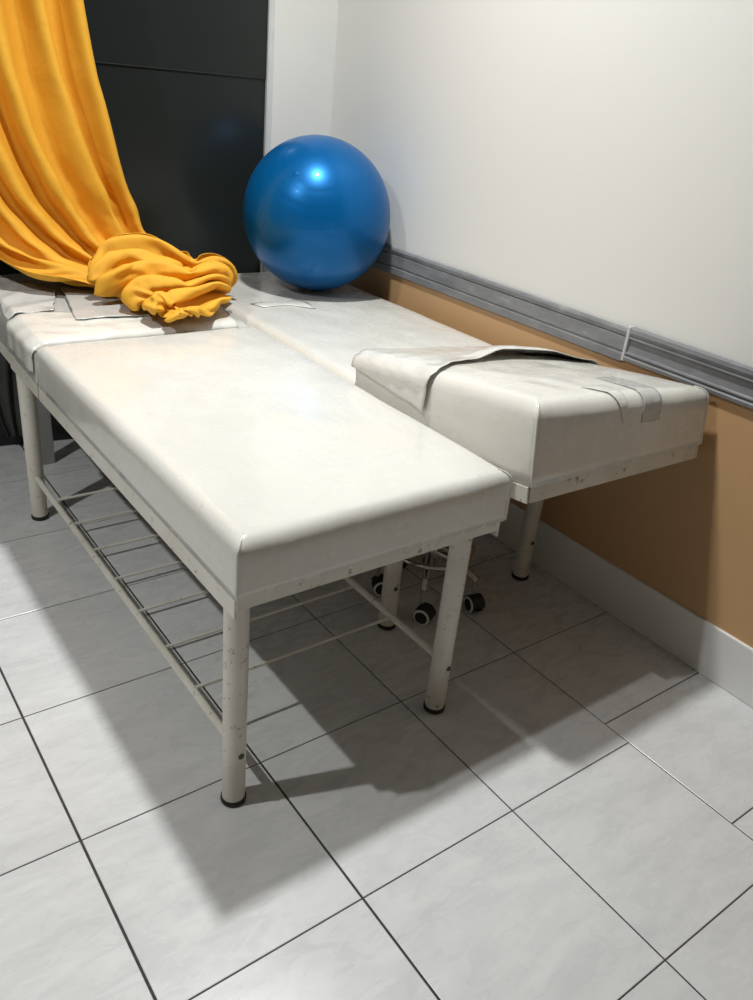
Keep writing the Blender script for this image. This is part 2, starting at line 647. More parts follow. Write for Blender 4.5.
# clear tape over the near upper edge of the head cushion
def tape(name, parent, mat, x0, x1, skew, up, down, base, roll, L, h, r, gap=.0032, taper=0):
    bm = bmesh.new()
    q = PI / 2 * r

    def P(i, j):
        t, v = i / 13, j / 25
        a = -up + (up + q + down) * v
        if a < 0: y, z, n = L - r + a, h, (0, 1)
        elif a < q: y, z, n = L - r + r * math.sin(a / r), h - r + r * math.cos(a / r), (math.sin(a / r), math.cos(a / r))
        else: y, z, n = L, h - r - (a - q), (1, 0)
        xc = (x0 + x1) / 2 + skew * (v - .5)
        x = xc + (t - .5) * (x1 - x0) * (1 - taper * v)
        f = max(0, 1 - (2 * x / FW) ** 4) * max(0, 1 - (2 * y / L - 1) ** 4)
        g = gap + .001 * noise.noise(Vector((x * 60, a * 50, 2)))
        return (x, y + n[0] * g, z + n[1] * (g * .8 + .006 * f))
    grid_surface(bm, P, 14, 26)
    o = obj(name, bm, mat, parent, True)
    o.location = base; o.rotation_euler = (0, roll, 0)
    sm = o.modifiers.new('thickness', 'SOLIDIFY'); sm.thickness = .0003
    return o


o = tape('tape_strip', far_head, FILM, -.115, -.045, .015, .12, .035, FB, 0, FL, FH, .034)
wedge(o, WED)
o['label'] = 'greyish clear tape strip'
o = tape('tape_strip', far_head, VINYL_A, .00, .075, -.02, .05, .03, FB, 0, FL, FH, .034, .0032, .95)
wedge(o, WED)
o['label'] = 'pointed torn tape end'

# near bed: added glossy film at the head front, whitened to imitate its reflection
NW, NL, NH = .664, .694, .117
NB = (0, .006, .0205)
o = cover('sheen_wrap', near_head, VINYL_A, NW, NL, NH, .034, .035, .715, .002, .16,
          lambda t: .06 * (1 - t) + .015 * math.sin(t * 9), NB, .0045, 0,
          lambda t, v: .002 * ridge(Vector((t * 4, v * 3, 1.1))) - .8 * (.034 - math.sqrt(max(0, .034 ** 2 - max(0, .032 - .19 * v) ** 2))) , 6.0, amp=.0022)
o['label'] = 'glossy wrinkled plastic wrap, whitened for the bright reflection'


def head_z(X, Y):
    x, y = X - .603, Y - 1.459
    f = max(0, 1 - (2 * x / NW) ** 4) * max(0, 1 - (2 * y / NL - 1) ** 4)
    return .52 + .0205 + NH + .008 * f + (Y - 1.453) * math.tan(math.radians(2.5))


def lay_sheet(name, quad, mat, label, cat, gap, amp, seed, curl, nu=50, nv=40):
    """crumpled flat sheet on the near head cushion; quad = front-left, front-right, back-right, back-left"""
    q = [Vector(p) for p in quad]
    bm = bmesh.new()

    def P(i, j):
        u, v = i / (nu - 1), j / (nv - 1)
        p = (q[0] * (1 - u) + q[1] * u) * (1 - v) + (q[3] * (1 - u) + q[2] * u) * v
        e = min(u, 1 - u, v, 1 - v)
        p = p + Vector((noise.noise(Vector((u * 5, v * 5, seed))), noise.noise(Vector((u * 5, v * 5, seed + 7))))) * .007
        z = head_z(p.x, p.y)
        z += gap + amp * (.5 + noise.noise(Vector((p.x * 13, p.y * 13, seed)))) * .5 + amp * .8 * max(0, ridge(Vector((p.x * 8 + seed, p.y * 8, 1))))
        z += curl * (1 - smooth01(v, 0, .22)) * (.55 + .45 * math.sin(u * 6 + seed))
        edge = .603 - NW / 2 + .02
        if p.x < edge: z -= (edge - p.x) * 1.1
        return (p.x, p.y, z)
    grid_surface(bm, P, nu, nv)
    o = obj(name, bm, mat, None, True)
    sm = o.modifiers.new('thickness', 'SOLIDIFY'); sm.thickness = .0025; sm.offset = 1
    return tag(o, label, cat)


lay_sheet('plastic_sheet', [(.272, 1.70), (.395, 1.675), (.462, 1.88), (.30, 2.12)], PAPER,
          'crumpled whitish plastic sheet on the left back corner of the near bed', 'sheet', .006, .006, 2.0, .006)
lay_sheet('folded_cloth', [(.425, 1.575), (.640, 1.555), (.720, 1.78), (.487, 1.90)], FILM,
          'pale folded sheet half hidden under the yellow cloth bundle', 'sheet', .0145, .002, 5.0, .003)

# scraps of torn film stuck on the far mattress
def scrap(name, parent, pts, z, mat, label=None):
    bm = bmesh.new()
    n = len(pts)
    c = Vector((sum(p[0] for p in pts) / n, sum(p[1] for p in pts) / n))
    rings = []
    for s, dz in ((1, 0), (.75, .0016), (.35, .0026)):
        rings.append([bm.verts.new((c.x + (p[0] - c.x) * s, c.y + (p[1] - c.y) * s, z + dz + .0012 * noise.noise(Vector((p[0] * 60, p[1] * 60, s))))) for p in pts])
    for A, B in zip(rings, rings[1:]):
        for k in range(n): bm.faces.new((A[k], A[(k + 1) % n], B[(k + 1) % n], B[k]))
    bm.faces.new(rings[-1])
    o = obj(name, bm, mat, parent, True)
    sm = o.modifiers.new('thickness', 'SOLIDIFY'); sm.thickness = .001
    if label: o['label'] = label
    return o


def far_local(X, Y): return (1.2525 - X, 2.095 - Y)


scrap('torn_film', far, [far_local(*p) for p in ((1.022, 1.639), (1.04, 1.585), (1.09, 1.588), (1.141, 1.58), (1.205, 1.515), (1.222, 1.60), (1.20, 1.65), (1.15, 1.625), (1.08, 1.645))],
      .6745, VINYL_B, 'torn scrap of plastic film')
# ------------------------------------------------------------------ stool under the far bed
SX, SY = 1.165, .755
st = thing('wheeled_stool', 'chrome wheeled stool with black twin castors under the far bed', 'stool', (SX, SY, 0), math.radians(153))
bm = bmesh.new(); add_lathe(bm, [(0, .36), (.12, .362), (.155, .375), (.16, .40), (.15, .425), (.10, .436), (0, .438)], 40); obj('seat', bm, LEATHER, st, True)
bm = bmesh.new(); add_lathe(bm, [(0, .11), (.024, .11), (.026, .12), (.026, .23), (.018, .24), (.014, .245), (.014, .345), (.05, .352), (.05, .361), (0, .361)], 24)
obj('gas_column', bm, CHROME, st, True, 40)
bm = bmesh.new(); add_tube(bm, [(.128 * math.cos(a), .128 * math.sin(a), .168) for a in [2 * PI * k / 48 for k in range(48)]], .0065, 10, closed=True)
for k in range(3):
    a = 2 * PI * k / 3 + .5
    add_tube(bm, [(.022 * math.cos(a), .022 * math.sin(a), .168), (.127 * math.cos(a), .127 * math.sin(a), .168)], .004, 8)
obj('foot_ring', bm, CHROME, st, True, 40)
for k in range(5):
    a = 2 * PI * k / 5
    d = Vector((math.cos(a), math.sin(a), 0)); n = Vector((-math.sin(a), math.cos(a), 0))
    bm = bmesh.new()
    add_tube(bm, [d * .02 + Vector((0, 0, .15)), d * .07 + Vector((0, 0, .145)), d * .125 + Vector((0, 0, .118)), d * .152 + Vector((0, 0, .100))], [.013, .012, .010, .009], 12)
    add_tube(bm, [d * .152 + Vector((0, 0, .104)), d * .152 + Vector((0, 0, .062))], .0075, 12)
    leg = obj('leg', bm, CHROME, st, True, 40)
    bm = bmesh.new()
    w = (n * math.cos(k * 1.9) + d * math.sin(k * 1.9)).normalized()       # castor axle
    fwd = Vector((-w.y, w.x, 0))
    c = d * .152 + fwd * .012 + Vector((0, 0, .0255))
    M = Matrix.Translation(c) @ w.to_track_quat('Z', 'Y').to_matrix().to_4x4()
    for s in (-1, 1):
        add_lathe(bm, [(0, s * .006), (.023, s * .006), (.025, s * .009), (.025, s * .019), (.021, s * .022), (.019, s * .022), (0, s * .0215)], 28, M)
    add_tube(bm, [c - w * .008, c + w * .008], .009, 12)
    hood = [c + (fwd * math.cos(t) + Vector((0, 0, math.sin(t)))) * .029 for t in [PI * (.02 + .85 * q / 10) for q in range(11)]]
    for A, B in zip(hood, hood[1:]):
        v4 = [bm.verts.new(A - w * .021), bm.verts.new(A + w * .021), bm.verts.new(B + w * .021), bm.verts.new(B - w * .021)]
        bm.faces.new(v4)
    cs = obj('castor', bm, RUBBER, leg, True, 40); cs['label'] = 'black twin castor'
    # pale ring on both wheel faces
    cs.data.materials.append(WHITE_TILE)
    for f in cs.data.polygons:
        r_ = [(cs.data.vertices[i].co - c) for i in f.vertices]
        ax = sum(abs(q.dot(w)) for q in r_) / len(r_)
        rad = [math.sqrt(max(0, q.length_squared - q.dot(w) ** 2)) for q in r_]
        if ax > .0195 and min(rad) > .0185 and max(rad) < .0256: f.material_index = 1

# ------------------------------------------------------------------ grey cloth behind the near bed
bm = bmesh.new()


def rag(i, j):
    u, v = i / 39, j / 39
    z = .60 - .55 * v
    xl = .27 + .085 * v + .012 * math.sin(v * 6)
    xr = .42 + .02 * math.sin(v * 4) + .01 * v
    x = xl + (xr - xl) * u
    y = 2.11 + .15 * (XW - x) - .012 - .012 * (1 + math.sin(u * 15 + v * 2)) * (.5 + .5 * v)
    return (x, y, z)


grid_surface(bm, rag, 40, 40)
o = obj('hanging_cloth', bm, GREY_CLOTH, None, True)
o.modifiers.new('thickness', 'SOLIDIFY').thickness = .002
tag(o, 'dark grey cloth hanging down in the gap behind the near bed', 'cloth')

# ------------------------------------------------------------------ exercise ball
R = .258
t = tag(thing('exercise_ball', 'shiny blue inflatable exercise ball resting on the bed in the corner', 'ball', (1.348, 1.765, .674)), None)
bm = bmesh.new()
n1, n2 = 96, 120
rows = []
for j in range(n2 + 1):
    th = PI * j / n2
    lat = 90 - math.degrees(th)
    r = R
    for c in (-62, -50, -38, -26, 26, 38, 50, 62):      # shallow moulded rings
        r -= .0006 * math.exp(-((lat - c) / 1.1) ** 2)
    if j in (0, n2):
        rows.append([bm.verts.new((0, 0, r * math.cos(th)))])
    else:
        rows.append([bm.verts.new((r * math.sin(th) * math.cos(2 * PI * k / n1), r * math.sin(th) * math.sin(2 * PI * k / n1), r * math.cos(th))) for k in range(n1)])
for A, B in zip(rows, rows[1:]):
    for k in range(n1):
        a = [A[0]] if len(A) == 1 else [A[k], A[(k + 1) % n1]]
        b = [B[0]] if len(B) == 1 else [B[(k + 1) % n1], B[k]]
        bm.faces.new(a + b)
tiltM = Matrix.Rotation(math.radians(38), 4, Vector((.8, -.55, 0)))
bmesh.ops.transform(bm, matrix=tiltM, verts=bm.verts[:])
for v in bm.verts:                                     # flattens a little where it rests
    v.co.z = max(v.co.z, -R + .003)
sh = obj('ball_shell', bm, BALL, t, True); sh.location = (0, 0, R - .003 + .0035)
bm = bmesh.new()
pl = Vector((-.62, -.45, .55)).normalized()
add_lathe(bm, [(.010, -.002), (.010, .0012), (.007, .002), (0, .0016)], 16,
          Matrix.Translation(pl * (R - .0005)) @ pl.to_track_quat('Z', 'Y').to_matrix().to_4x4())
v = obj('valve_plug', bm, BALL, sh, True)

# ------------------------------------------------------------------ yellow curtain
# vertex grid of the draped cloth, rows down the cloth: x, then y, then z, as second differences in half millimetres
CNU, CNV = 72, 150
CLOTH_GRID = [
-335,21,24,36,20,11,8,10,15,35,27,23,21,23,30,34,15,10,11,13,23,38,26,24,23,26,34,33,16,13,12,14,25,39,28,24,24,25,33,35,16,12,11,13,23,37,26,23,22,24,
34,27,13,9,10,13,30,30,23,21,22,26,35,15,9,9,10,20,36,24,22,21,4,1,0,1,1,-2,1,-1,0,1,0,-1,0,-1,1,0,-1,1,-1,-1,2,-1,0,0,1,-1,1,-1,0,-1,1,0,0,-1,0,0,0,1,
0,-1,0,0,0,-1,1,0,0,0,0,0,0,0,-1,0,0,0,1,1,-2,0,0,0,0,-2,0,0,0,2,0,0,-1,0,3,1,0,-1,3,-1,-1,-1,1,-1,2,-1,0,-1,0,0,1,-1,1,0,-1,1,0,-1,0,0,0,0,0,1,-1,0,0,
1,-1,0,0,0,-1,1,-1,0,0,0,0,1,-1,0,0,-1,1,1,-2,1,0,0,0,0,0,0,0,0,0,0,-1,-1,0,1,1,-1,1,0,5,-1,1,1,1,-1,-1,0,0,1,-1,0,-1,0,1,0,-1,1,-1,-1,2,0,-1,1,-1,0,0,
1,-1,-1,0,1,0,-1,1,-1,0,0,1,-1,0,0,-1,0,1,-1,1,-1,0,0,1,0,0,-1,-1,1,1,1,-1,-1,0,0,0,-1,0,0,0,1,-1,1,-1,0,3,1,0,0,1,0,-1,-1,1,-1,2,-1,-1,0,0,1,0,-1,0,0,
0,1,0,-1,0,0,0,0,0,1,-1,0,0,0,-1,1,0,-1,1,-1,1,-1,1,-1,0,1,-1,1,-1,0,0,0,0,-1,1,0,-1,1,0,0,-1,1,0,0,-2,0,0,1,0,0,0,0,4,1,1,0,0,0,-1,0,0,1,0,-1,-1,0,1,
-1,0,1,-1,0,1,-1,0,0,0,0,1,-1,0,-1,1,-1,0,1,0,0,-1,0,0,1,-1,0,-1,1,0,-1,1,-1,1,-1,1,0,-1,0,0,0,1,0,0,-1,0,0,0,0,0,-1,0,0,1,0,0,0,4,-1,1,0,1,-1,0,-1,1,
-1,1,0,0,-1,1,0,0,-1,1,0,-1,1,0,0,-1,1,-1,0,1,0,-1,0,0,0,0,-1,1,0,0,-1,1,-1,0,0,0,1,-1,0,0,0,0,0,0,0,0,0,-1,1,0,0,0,0,0,0,-1,0,0,0,0,0,0,0,4,1,1,0,0,0,
-1,0,0,0,0,0,-1,0,0,0,1,0,-1,0,1,-1,0,0,0,-1,1,0,0,0,0,-1,1,-1,0,1,-1,0,0,1,-1,0,0,-1,1,-1,1,0,-1,1,-1,1,0,-1,0,0,1,-1,0,0,0,1,-1,0,-1,0,0,1,-1,1,0,-1,
4,0,0,1,0,0,-1,0,0,0,0,0,0,0,0,0,-1,0,0,1,-1,0,1,-1,1,0,-1,1,-1,0,0,0,0,0,0,0,0,0,0,-1,0,1,-1,0,0,1,-1,0,0,0,1,-1,0,0,-1,1,0,0,0,0,-1,0,1,0,0,-2,1,0,0,
0,0,0,4,1,1,-1,1,0,0,-1,0,0,0,0,-1,0,0,0,1,0,0,-1,1,0,-1,0,0,0,0,0,0,0,0,0,0,0,0,-1,0,0,0,0,0,0,0,0,0,-1,1,0,-1,1,-1,1,0,-1,0,0,0,1,-1,0,0,1,-1,0,0,0,
-1,0,1,-1,0,0,4,1,0,0,-1,0,0,0,1,-1,1,-1,0,0,0,0,0,0,-1,1,0,-1,1,0,-1,0,1,-1,1,-1,0,0,0,0,0,0,0,0,0,0,0,-1,0,0,0,0,0,0,0,0,0,0,0,0,0,0,0,0,0,-1,1,-1,1,
0,-1,0,0,0,0,1,-1,0,5,0,1,0,0,0,-1,1,-1,0,0,0,-1,0,1,-1,0,0,0,0,0,1,-1,0,0,0,0,0,0,0,0,0,-1,1,0,-1,0,0,0,0,0,0,0,0,0,0,0,-1,1,-1,1,-1,0,0,0,0,0,0,1,-1,
0,1,-1,0,0,-1,0,1,-1,0,0,0,4,0,1,-1,1,0,0,-1,0,0,0,0,0,0,-1,1,0,0,0,0,0,-1,1,0,0,0,-1,0,0,0,0,0,0,0,0,0,0,-1,1,0,0,0,-1,0,0,0,0,0,0,0,0,0,0,0,0,0,0,0,
0,0,-1,1,0,0,0,0,0,-1,0,0,0,0,6,0,-1,1,0,-1,0,0,0,1,-1,0,0,0,0,-1,1,-1,1,-1,0,1,0,-1,0,0,0,0,0,0,0,0,0,-1,0,1,-1,1,-1,0,0,0,0,0,-1,1,0,0,-1,1,0,0,0,0,
0,-1,0,0,0,0,0,0,0,0,0,0,-1,1,0,-1,1,-1,4,1,0,0,0,0,0,0,-1,0,0,0,0,0,0,0,-1,1,-1,1,0,0,0,0,-1,0,1,0,-1,1,-1,0,0,1,-1,0,0,0,0,0,-1,0,0,0,1,-1,0,0,0,0,0,
0,0,0,-1,1,0,0,0,0,0,0,0,-1,1,-1,0,0,0,1,-1,0,6,-1,1,0,0,0,0,-1,1,-1,0,1,-1,-1,1,0,0,0,0,0,0,-1,0,1,0,0,-1,0,1,-1,0,0,0,-1,1,-1,0,0,1,-1,1,-1,0,0,-1,1,
0,0,0,0,0,0,0,0,0,0,-1,0,0,0,0,0,0,0,0,0,0,0,-1,0,0,0,5,0,0,-1,0,1,-1,1,-1,0,1,-1,0,1,-1,0,0,0,0,0,0,0,0,-1,1,-1,1,0,-1,0,1,-1,0,1,-1,0,0,0,0,0,-1,1,0,
-1,1,-1,0,0,0,0,0,0,0,0,0,0,0,0,0,0,0,0,0,0,-1,1,-1,0,1,-1,0,0,5,0,0,0,0,0,0,0,-1,0,0,0,0,0,0,0,0,0,0,0,0,0,0,0,-1,1,-1,0,1,0,-1,0,1,-1,0,1,-1,0,0,0,0,
-1,0,0,0,0,0,0,0,1,0,-1,0,0,0,0,0,0,0,0,0,0,0,0,0,-1,1,-1,0,0,0,0,6,1,-1,0,0,0,0,-1,1,0,-1,1,0,-1,0,0,0,-1,1,0,0,0,0,0,0,-1,1,0,-1,0,0,1,-1,0,0,-1,1,
-1,0,0,0,0,0,0,0,0,0,0,0,-1,1,0,0,0,0,-1,1,-1,0,0,0,1,-1,0,0,1,-1,0,0,0,0,-1,5,0,0,0,0,0,0,0,-1,0,1,-1,0,0,0,0,0,0,0,0,0,0,0,0,0,0,0,-1,1,0,0,-1,0,0,1,
-1,0,1,-1,0,0,0,0,0,-1,1,-1,0,1,0,-1,0,0,0,0,0,0,0,0,0,0,0,0,0,0,-1,1,0,-1,0,0,1,7,-1,0,1,-1,0,0,0,0,0,-1,0,1,0,0,0,-1,0,0,1,-1,0,0,0,0,0,-1,1,-1,0,0,
0,0,0,0,0,0,-1,1,0,-1,0,0,0,0,-1,1,0,0,0,0,0,0,0,0,0,-1,0,1,0,0,0,-1,0,0,1,-1,0,0,0,-1,0,5,1,-1,-1,2,-1,0,0,-1,0,1,0,-1,0,0,0,1,-1,0,0,0,0,0,0,0,0,0,0,
0,-1,1,0,0,0,-1,1,-1,0,0,0,0,0,0,0,0,0,0,-1,0,0,1,-1,0,0,0,0,0,0,0,0,0,0,0,0,0,-1,1,-1,1,0,0,-1,6,-1,0,1,-1,0,0,0,0,0,-1,0,1,0,0,0,-1,1,0,0,0,0,0,0,-1,
0,0,0,0,0,-1,1,0,-1,0,0,0,1,0,-1,0,0,-1,0,0,0,0,1,0,0,-1,1,0,0,0,-1,1,-1,0,0,0,0,0,0,0,0,0,0,0,-1,0,0,6,0,0,-1,0,1,-1,0,0,-1,1,0,-1,1,0,-1,0,0,0,0,0,0,
0,0,1,-1,0,-1,0,1,0,0,-1,1,0,-1,0,0,0,0,0,0,0,0,0,0,-1,0,0,1,0,-1,0,0,0,1,-1,1,-1,0,0,0,0,0,0,0,0,0,0,0,0,0,7,0,0,0,0,-1,1,-1,-1,1,-1,0,1,-1,0,1,0,-1,
1,0,0,0,-1,1,-1,0,0,0,0,-1,1,0,0,-1,0,1,0,-1,0,0,0,-1,0,1,-1,0,0,0,0,0,0,0,0,0,0,0,0,-1,0,0,1,0,0,-1,0,1,0,0,-1,0,0,0,6,0,-1,0,0,1,-1,0,0,-1,0,1,0,0,0,
0,-1,1,-1,1,-1,0,1,-1,0,0,0,0,0,0,0,-1,1,0,0,-1,0,1,-1,0,0,0,0,0,0,0,0,0,0,0,0,-1,1,0,0,0,0,0,0,0,0,0,-1,0,0,0,0,0,0,0,0,-1,6,0,0,0,0,-1,0,0,-1,1,0,0,
0,0,0,-1,1,-1,1,0,0,0,0,0,0,0,-1,0,0,0,-1,1,-1,1,0,0,0,-1,1,-1,0,0,0,-1,1,-1,1,0,0,0,0,0,-1,1,-1,0,0,0,0,0,0,0,1,-1,0,1,0,-1,1,-1,0,0,6,0,0,-1,0,1,0,
-1,0,-1,0,0,1,1,-1,0,-1,1,0,-1,0,0,0,1,0,-1,0,0,0,0,0,0,0,0,0,0,-1,1,-1,1,-1,0,0,0,-1,1,-1,0,0,0,0,0,1,-1,1,0,0,0,-1,0,1,-1,0,1,0,-1,0,1,-1,1,-1,0,7,
-1,0,0,0,0,-1,0,0,0,0,0,0,0,0,0,0,0,-1,1,0,0,0,0,-1,1,0,0,-1,0,0,0,0,0,0,0,0,-1,1,-1,0,0,-1,1,0,0,0,0,0,0,0,0,0,0,0,0,0,-1,1,0,-1,1,-1,0,0,0,1,-1,0,0,
0,0,6,1,-1,0,0,0,0,-1,-1,0,0,1,0,0,0,0,0,0,0,0,0,-1,1,-1,1,-1,0,0,0,0,0,0,0,0,0,0,0,0,0,-1,1,-1,0,0,0,0,0,0,0,0,0,0,-1,1,0,-1,1,0,-1,0,1,0,0,-1,0,1,0,
0,0,-1,0,-1,7,-1,0,0,0,0,-1,-1,1,0,0,0,0,0,0,0,0,0,0,0,-1,1,0,0,0,0,-1,0,1,-1,0,0,0,-1,1,0,-1,1,-1,1,-1,0,0,0,0,-1,1,0,0,0,0,-1,1,0,0,0,-1,1,0,0,-1,0,
0,1,0,-1,0,0,1,0,-1,0,7,0,-1,0,0,1,-1,-1,0,0,0,0,1,0,-1,0,1,-1,0,0,0,0,0,0,0,-1,1,0,-1,1,-1,0,0,0,0,0,0,-1,1,0,-1,0,0,0,0,0,0,0,0,0,0,0,0,0,0,0,0,0,0,
-1,0,1,0,-1,0,1,0,0,-1,0,0,0,7,-1,1,-1,1,-1,0,-1,-1,0,1,0,0,0,0,0,0,0,0,-1,1,0,0,0,-1,1,-1,0,0,0,1,-1,0,0,0,0,0,0,0,-1,1,-1,0,0,0,0,0,0,0,0,0,0,0,-1,1,
0,0,0,-1,0,1,-1,0,1,0,0,0,0,0,0,0,0,7,0,-1,1,-1,1,-2,0,0,0,0,1,-1,0,1,0,-1,1,-1,0,0,-1,1,0,0,-1,0,1,0,-1,0,0,0,1,-1,0,0,0,-1,1,-1,0,0,0,0,1,-1,0,0,0,0,
0,0,0,0,1,0,-1,0,0,-1,1,0,-1,1,0,0,0,0,0,-1,0,8,0,0,-1,1,-1,0,-2,1,0,0,0,1,0,-1,0,1,0,0,-1,0,0,0,0,0,0,0,-1,1,0,-1,0,0,-1,1,0,0,-1,1,-1,1,-1,0,-1,0,0,
1,0,-1,0,0,0,0,1,-1,0,0,1,-1,-1,1,0,0,1,-1,0,0,0,1,-1,0,-1,7,0,0,0,0,0,-1,-1,0,0,0,1,-1,1,0,0,0,-1,0,0,0,0,0,0,0,0,-1,1,-1,0,0,0,0,1,-1,0,0,0,0,0,-1,1,
-1,1,0,0,-1,0,0,0,0,0,0,0,1,0,0,-1,0,0,-1,0,0,0,1,0,0,1,-1,0,0,-1,8,-1,0,0,0,0,-1,-1,0,-1,1,0,1,-1,1,0,0,0,-1,0,0,0,0,0,-1,0,1,0,0,0,-1,0,0,0,1,-1,0,0,
0,0,0,-1,0,0,0,0,1,-1,0,0,0,0,0,0,0,0,0,1,-1,-1,0,1,0,0,0,0,0,0,0,0,0,0,7,1,-1,0,0,0,-2,0,0,0,1,0,0,0,-1,0,1,0,-1,-1,1,0,1,-1,0,0,0,0,0,-1,0,0,0,0,0,0,
0,0,0,0,0,-1,0,0,0,0,0,0,0,0,0,0,0,1,-1,0,1,-1,0,-1,0,0,0,1,0,0,0,0,0,0,-1,0,7,0,0,-1,1,0,-1,-2,1,1,-1,1,-1,0,1,0,0,0,-1,0,0,0,0,0,0,-1,0,0,1,0,-1,1,0,
-1,0,0,0,0,0,0,0,0,0,-1,0,1,-1,0,0,0,0,1,0,-1,0,1,-1,1,-2,0,0,1,0,0,1,0,-1,0,1,0,-1,-1,8,-1,0,1,0,-2,-1,0,1,-1,1,-1,1,0,0,0,1,-1,0,-1,0,0,0,0,0,0,0,0,
0,-1,1,-1,0,1,-1,0,0,0,0,0,0,-1,0,0,1,-1,1,0,-1,0,0,0,0,0,1,-1,1,-1,0,-1,0,0,0,1,0,0,1,0,-1,0,0,-1,7,0,0,0,0,0,-1,-2,1,0,1,0,0,0,0,0,0,0,-1,-1,1,0,0,0,
-1,1,0,0,0,0,-1,0,0,0,1,-1,0,0,0,1,-2,1,-1,0,0,0,0,0,0,0,0,0,0,1,-1,1,-1,1,-1,-1,0,0,0,1,0,0,0,0,1,-1,-1,0,9,0,0,0,0,0,-2,-1,1,0,0,0,-1,1,1,0,0,-1,-1,
0,0,1,-1,-1,1,-1,1,0,0,0,-1,0,0,0,0,0,0,-1,1,0,0,-1,0,0,0,1,-1,0,0,0,0,0,0,0,0,0,1,0,-2,0,0,0,0,0,1,0,0,0,0,0,0,-1,7,1,0,-1,1,-1,-2,0,0,0,1,0,0,0,0,0,
1,0,-2,0,0,0,0,0,-1,1,0,0,0,-1,0,0,1,0,-1,0,0,0,0,0,0,0,0,-1,1,-1,0,0,0,0,0,0,1,-1,1,-1,0,0,0,-1,-1,2,-1,1,0,1,-1,1,-1,0,-1,0,7,0,0,1,0,-1,-1,-1,1,0,0,
0,0,-1,1,0,1,-1,-1,0,1,-1,0,0,0,0,0,0,0,0,0,-1,0,0,0,0,0,0,0,0,0,-1,0,0,0,1,0,-1,0,0,0,0,0,1,-1,1,0,0,-1,-1,0,0,1,0,0,0,1,-1,1,-1,0,-1,9,0,0,0,0,-1,-1,
-1,1,0,1,-2,1,0,1,0,0,-1,0,-1,0,0,0,-1,0,1,0,0,0,-1,0,0,1,-1,0,0,-1,1,0,0,0,-1,0,0,1,-1,0,0,0,-1,1,0,0,0,1,0,0,0,-1,-2,1,0,-1,1,1,0,0,1,-1,0,-1,0,7,0,
1,0,0,-2,-1,0,0,0,1,0,0,0,0,0,1,-1,-1,0,0,0,0,0,0,0,0,0,-1,1,-1,0,0,1,-1,0,0,0,1,-1,-1,1,-1,1,-1,1,-1,0,0,0,0,1,0,0,0,0,-1,1,-2,0,-1,1,0,1,1,0,0,-1,1,
-1,0,-1,9,0,1,0,0,-1,-2,-1,2,-1,0,0,0,1,0,0,0,-1,-1,0,1,0,-2,0,1,0,0,1,-1,-1,0,0,1,0,-1,0,0,0,0,1,-1,-1,1,-1,1,-1,0,0,0,0,0,0,0,0,0,0,2,-2,0,-1,0,0,0,
1,0,0,0,1,0,0,-2,-1,7,1,-1,0,1,-2,0,-1,-1,2,0,0,0,0,0,0,1,-1,-1,0,0,0,0,0,-1,1,1,-1,0,-1,0,0,1,-1,0,0,0,0,0,0,0,0,-1,0,1,0,-1,0,0,1,-1,0,1,0,0,1,-2,1,
-1,-1,0,0,0,0,1,1,0,0,0,-1,0,0,9,0,1,0,-1,-1,-1,-1,2,-1,-1,1,0,1,1,0,-1,-1,-1,0,1,-1,0,-1,1,0,0,0,-1,1,-1,1,0,0,0,-1,0,0,1,-1,-1,0,0,1,-1,1,-1,0,0,0,1,
-1,0,1,0,0,1,-1,-2,0,-1,1,0,1,0,1,0,0,-1,0,-1,0,7,0,0,0,0,0,-2,1,-1,0,1,0,0,0,0,0,1,-1,-1,0,1,0,-1,0,0,0,0,0,0,-1,0,0,0,1,-1,0,0,0,0,0,0,0,0,-1,1,-1,1,
-1,0,0,0,0,0,1,0,1,-1,0,-1,-1,1,-1,0,0,2,0,0,0,0,0,-1,-1,8,1,1,0,-1,-1,-1,-1,1,-1,0,1,0,0,1,-1,0,0,-1,0,0,0,-1,0,0,1,1,-1,-1,0,0,0,1,-1,0,0,0,1,-1,0,
-1,0,0,1,0,0,-1,0,0,0,0,-1,2,0,0,0,1,-2,-1,0,0,0,-1,2,0,1,0,0,0,-1,0,-2,8,1,0,1,-1,-1,-1,0,0,0,0,0,0,1,0,0,0,-2,0,0,0,0,0,-1,1,0,0,0,0,-1,0,0,1,-1,0,0,
0,0,0,0,-1,0,0,0,1,-1,0,0,0,0,0,0,0,0,1,1,-1,0,-1,-1,0,0,0,0,2,0,0,0,0,0,-2,-1,9,-1,2,-1,0,-1,-1,-1,1,1,-1,0,0,1,0,-1,0,0,-1,-1,2,-1,-1,1,0,0,0,0,-1,0,
0,1,-1,1,-2,0,1,0,0,-1,0,0,0,1,-1,0,0,-1,1,0,0,0,0,1,0,1,0,-1,-2,0,-1,1,0,0,1,1,1,-1,0,-1,0,-1,8,1,0,1,-1,-2,0,0,0,0,0,-1,2,0,0,1,-1,-1,-1,0,1,-1,-1,0,
1,0,1,-1,0,-1,0,0,1,-1,0,0,-1,0,2,-1,0,-1,1,-2,2,0,-2,1,-1,1,0,0,0,1,-1,1,0,0,-1,-1,0,0,-1,1,0,1,0,2,-1,0,-1,-2,7,1,0,0,0,-1,-1,0,0,-1,2,-1,0,1,-1,-1,
1,0,-1,0,0,0,0,0,-1,1,0,0,-1,0,0,0,1,0,-1,0,0,0,0,0,-1,1,-1,1,0,-1,0,0,1,0,-1,0,0,1,1,-1,0,1,-2,0,-1,0,0,0,1,1,1,-2,1,-1,-1,0,9,0,0,0,-1,0,-1,0,0,0,0,
0,0,1,0,0,-1,0,0,0,0,-2,1,0,0,1,-1,0,0,-1,0,1,0,-1,0,-1,1,1,-1,-1,0,0,0,1,-1,0,0,-1,0,1,0,-1,1,1,0,1,0,-1,-1,-1,1,-1,-1,1,1,1,0,1,-1,0,-1,-2,8,1,1,0,
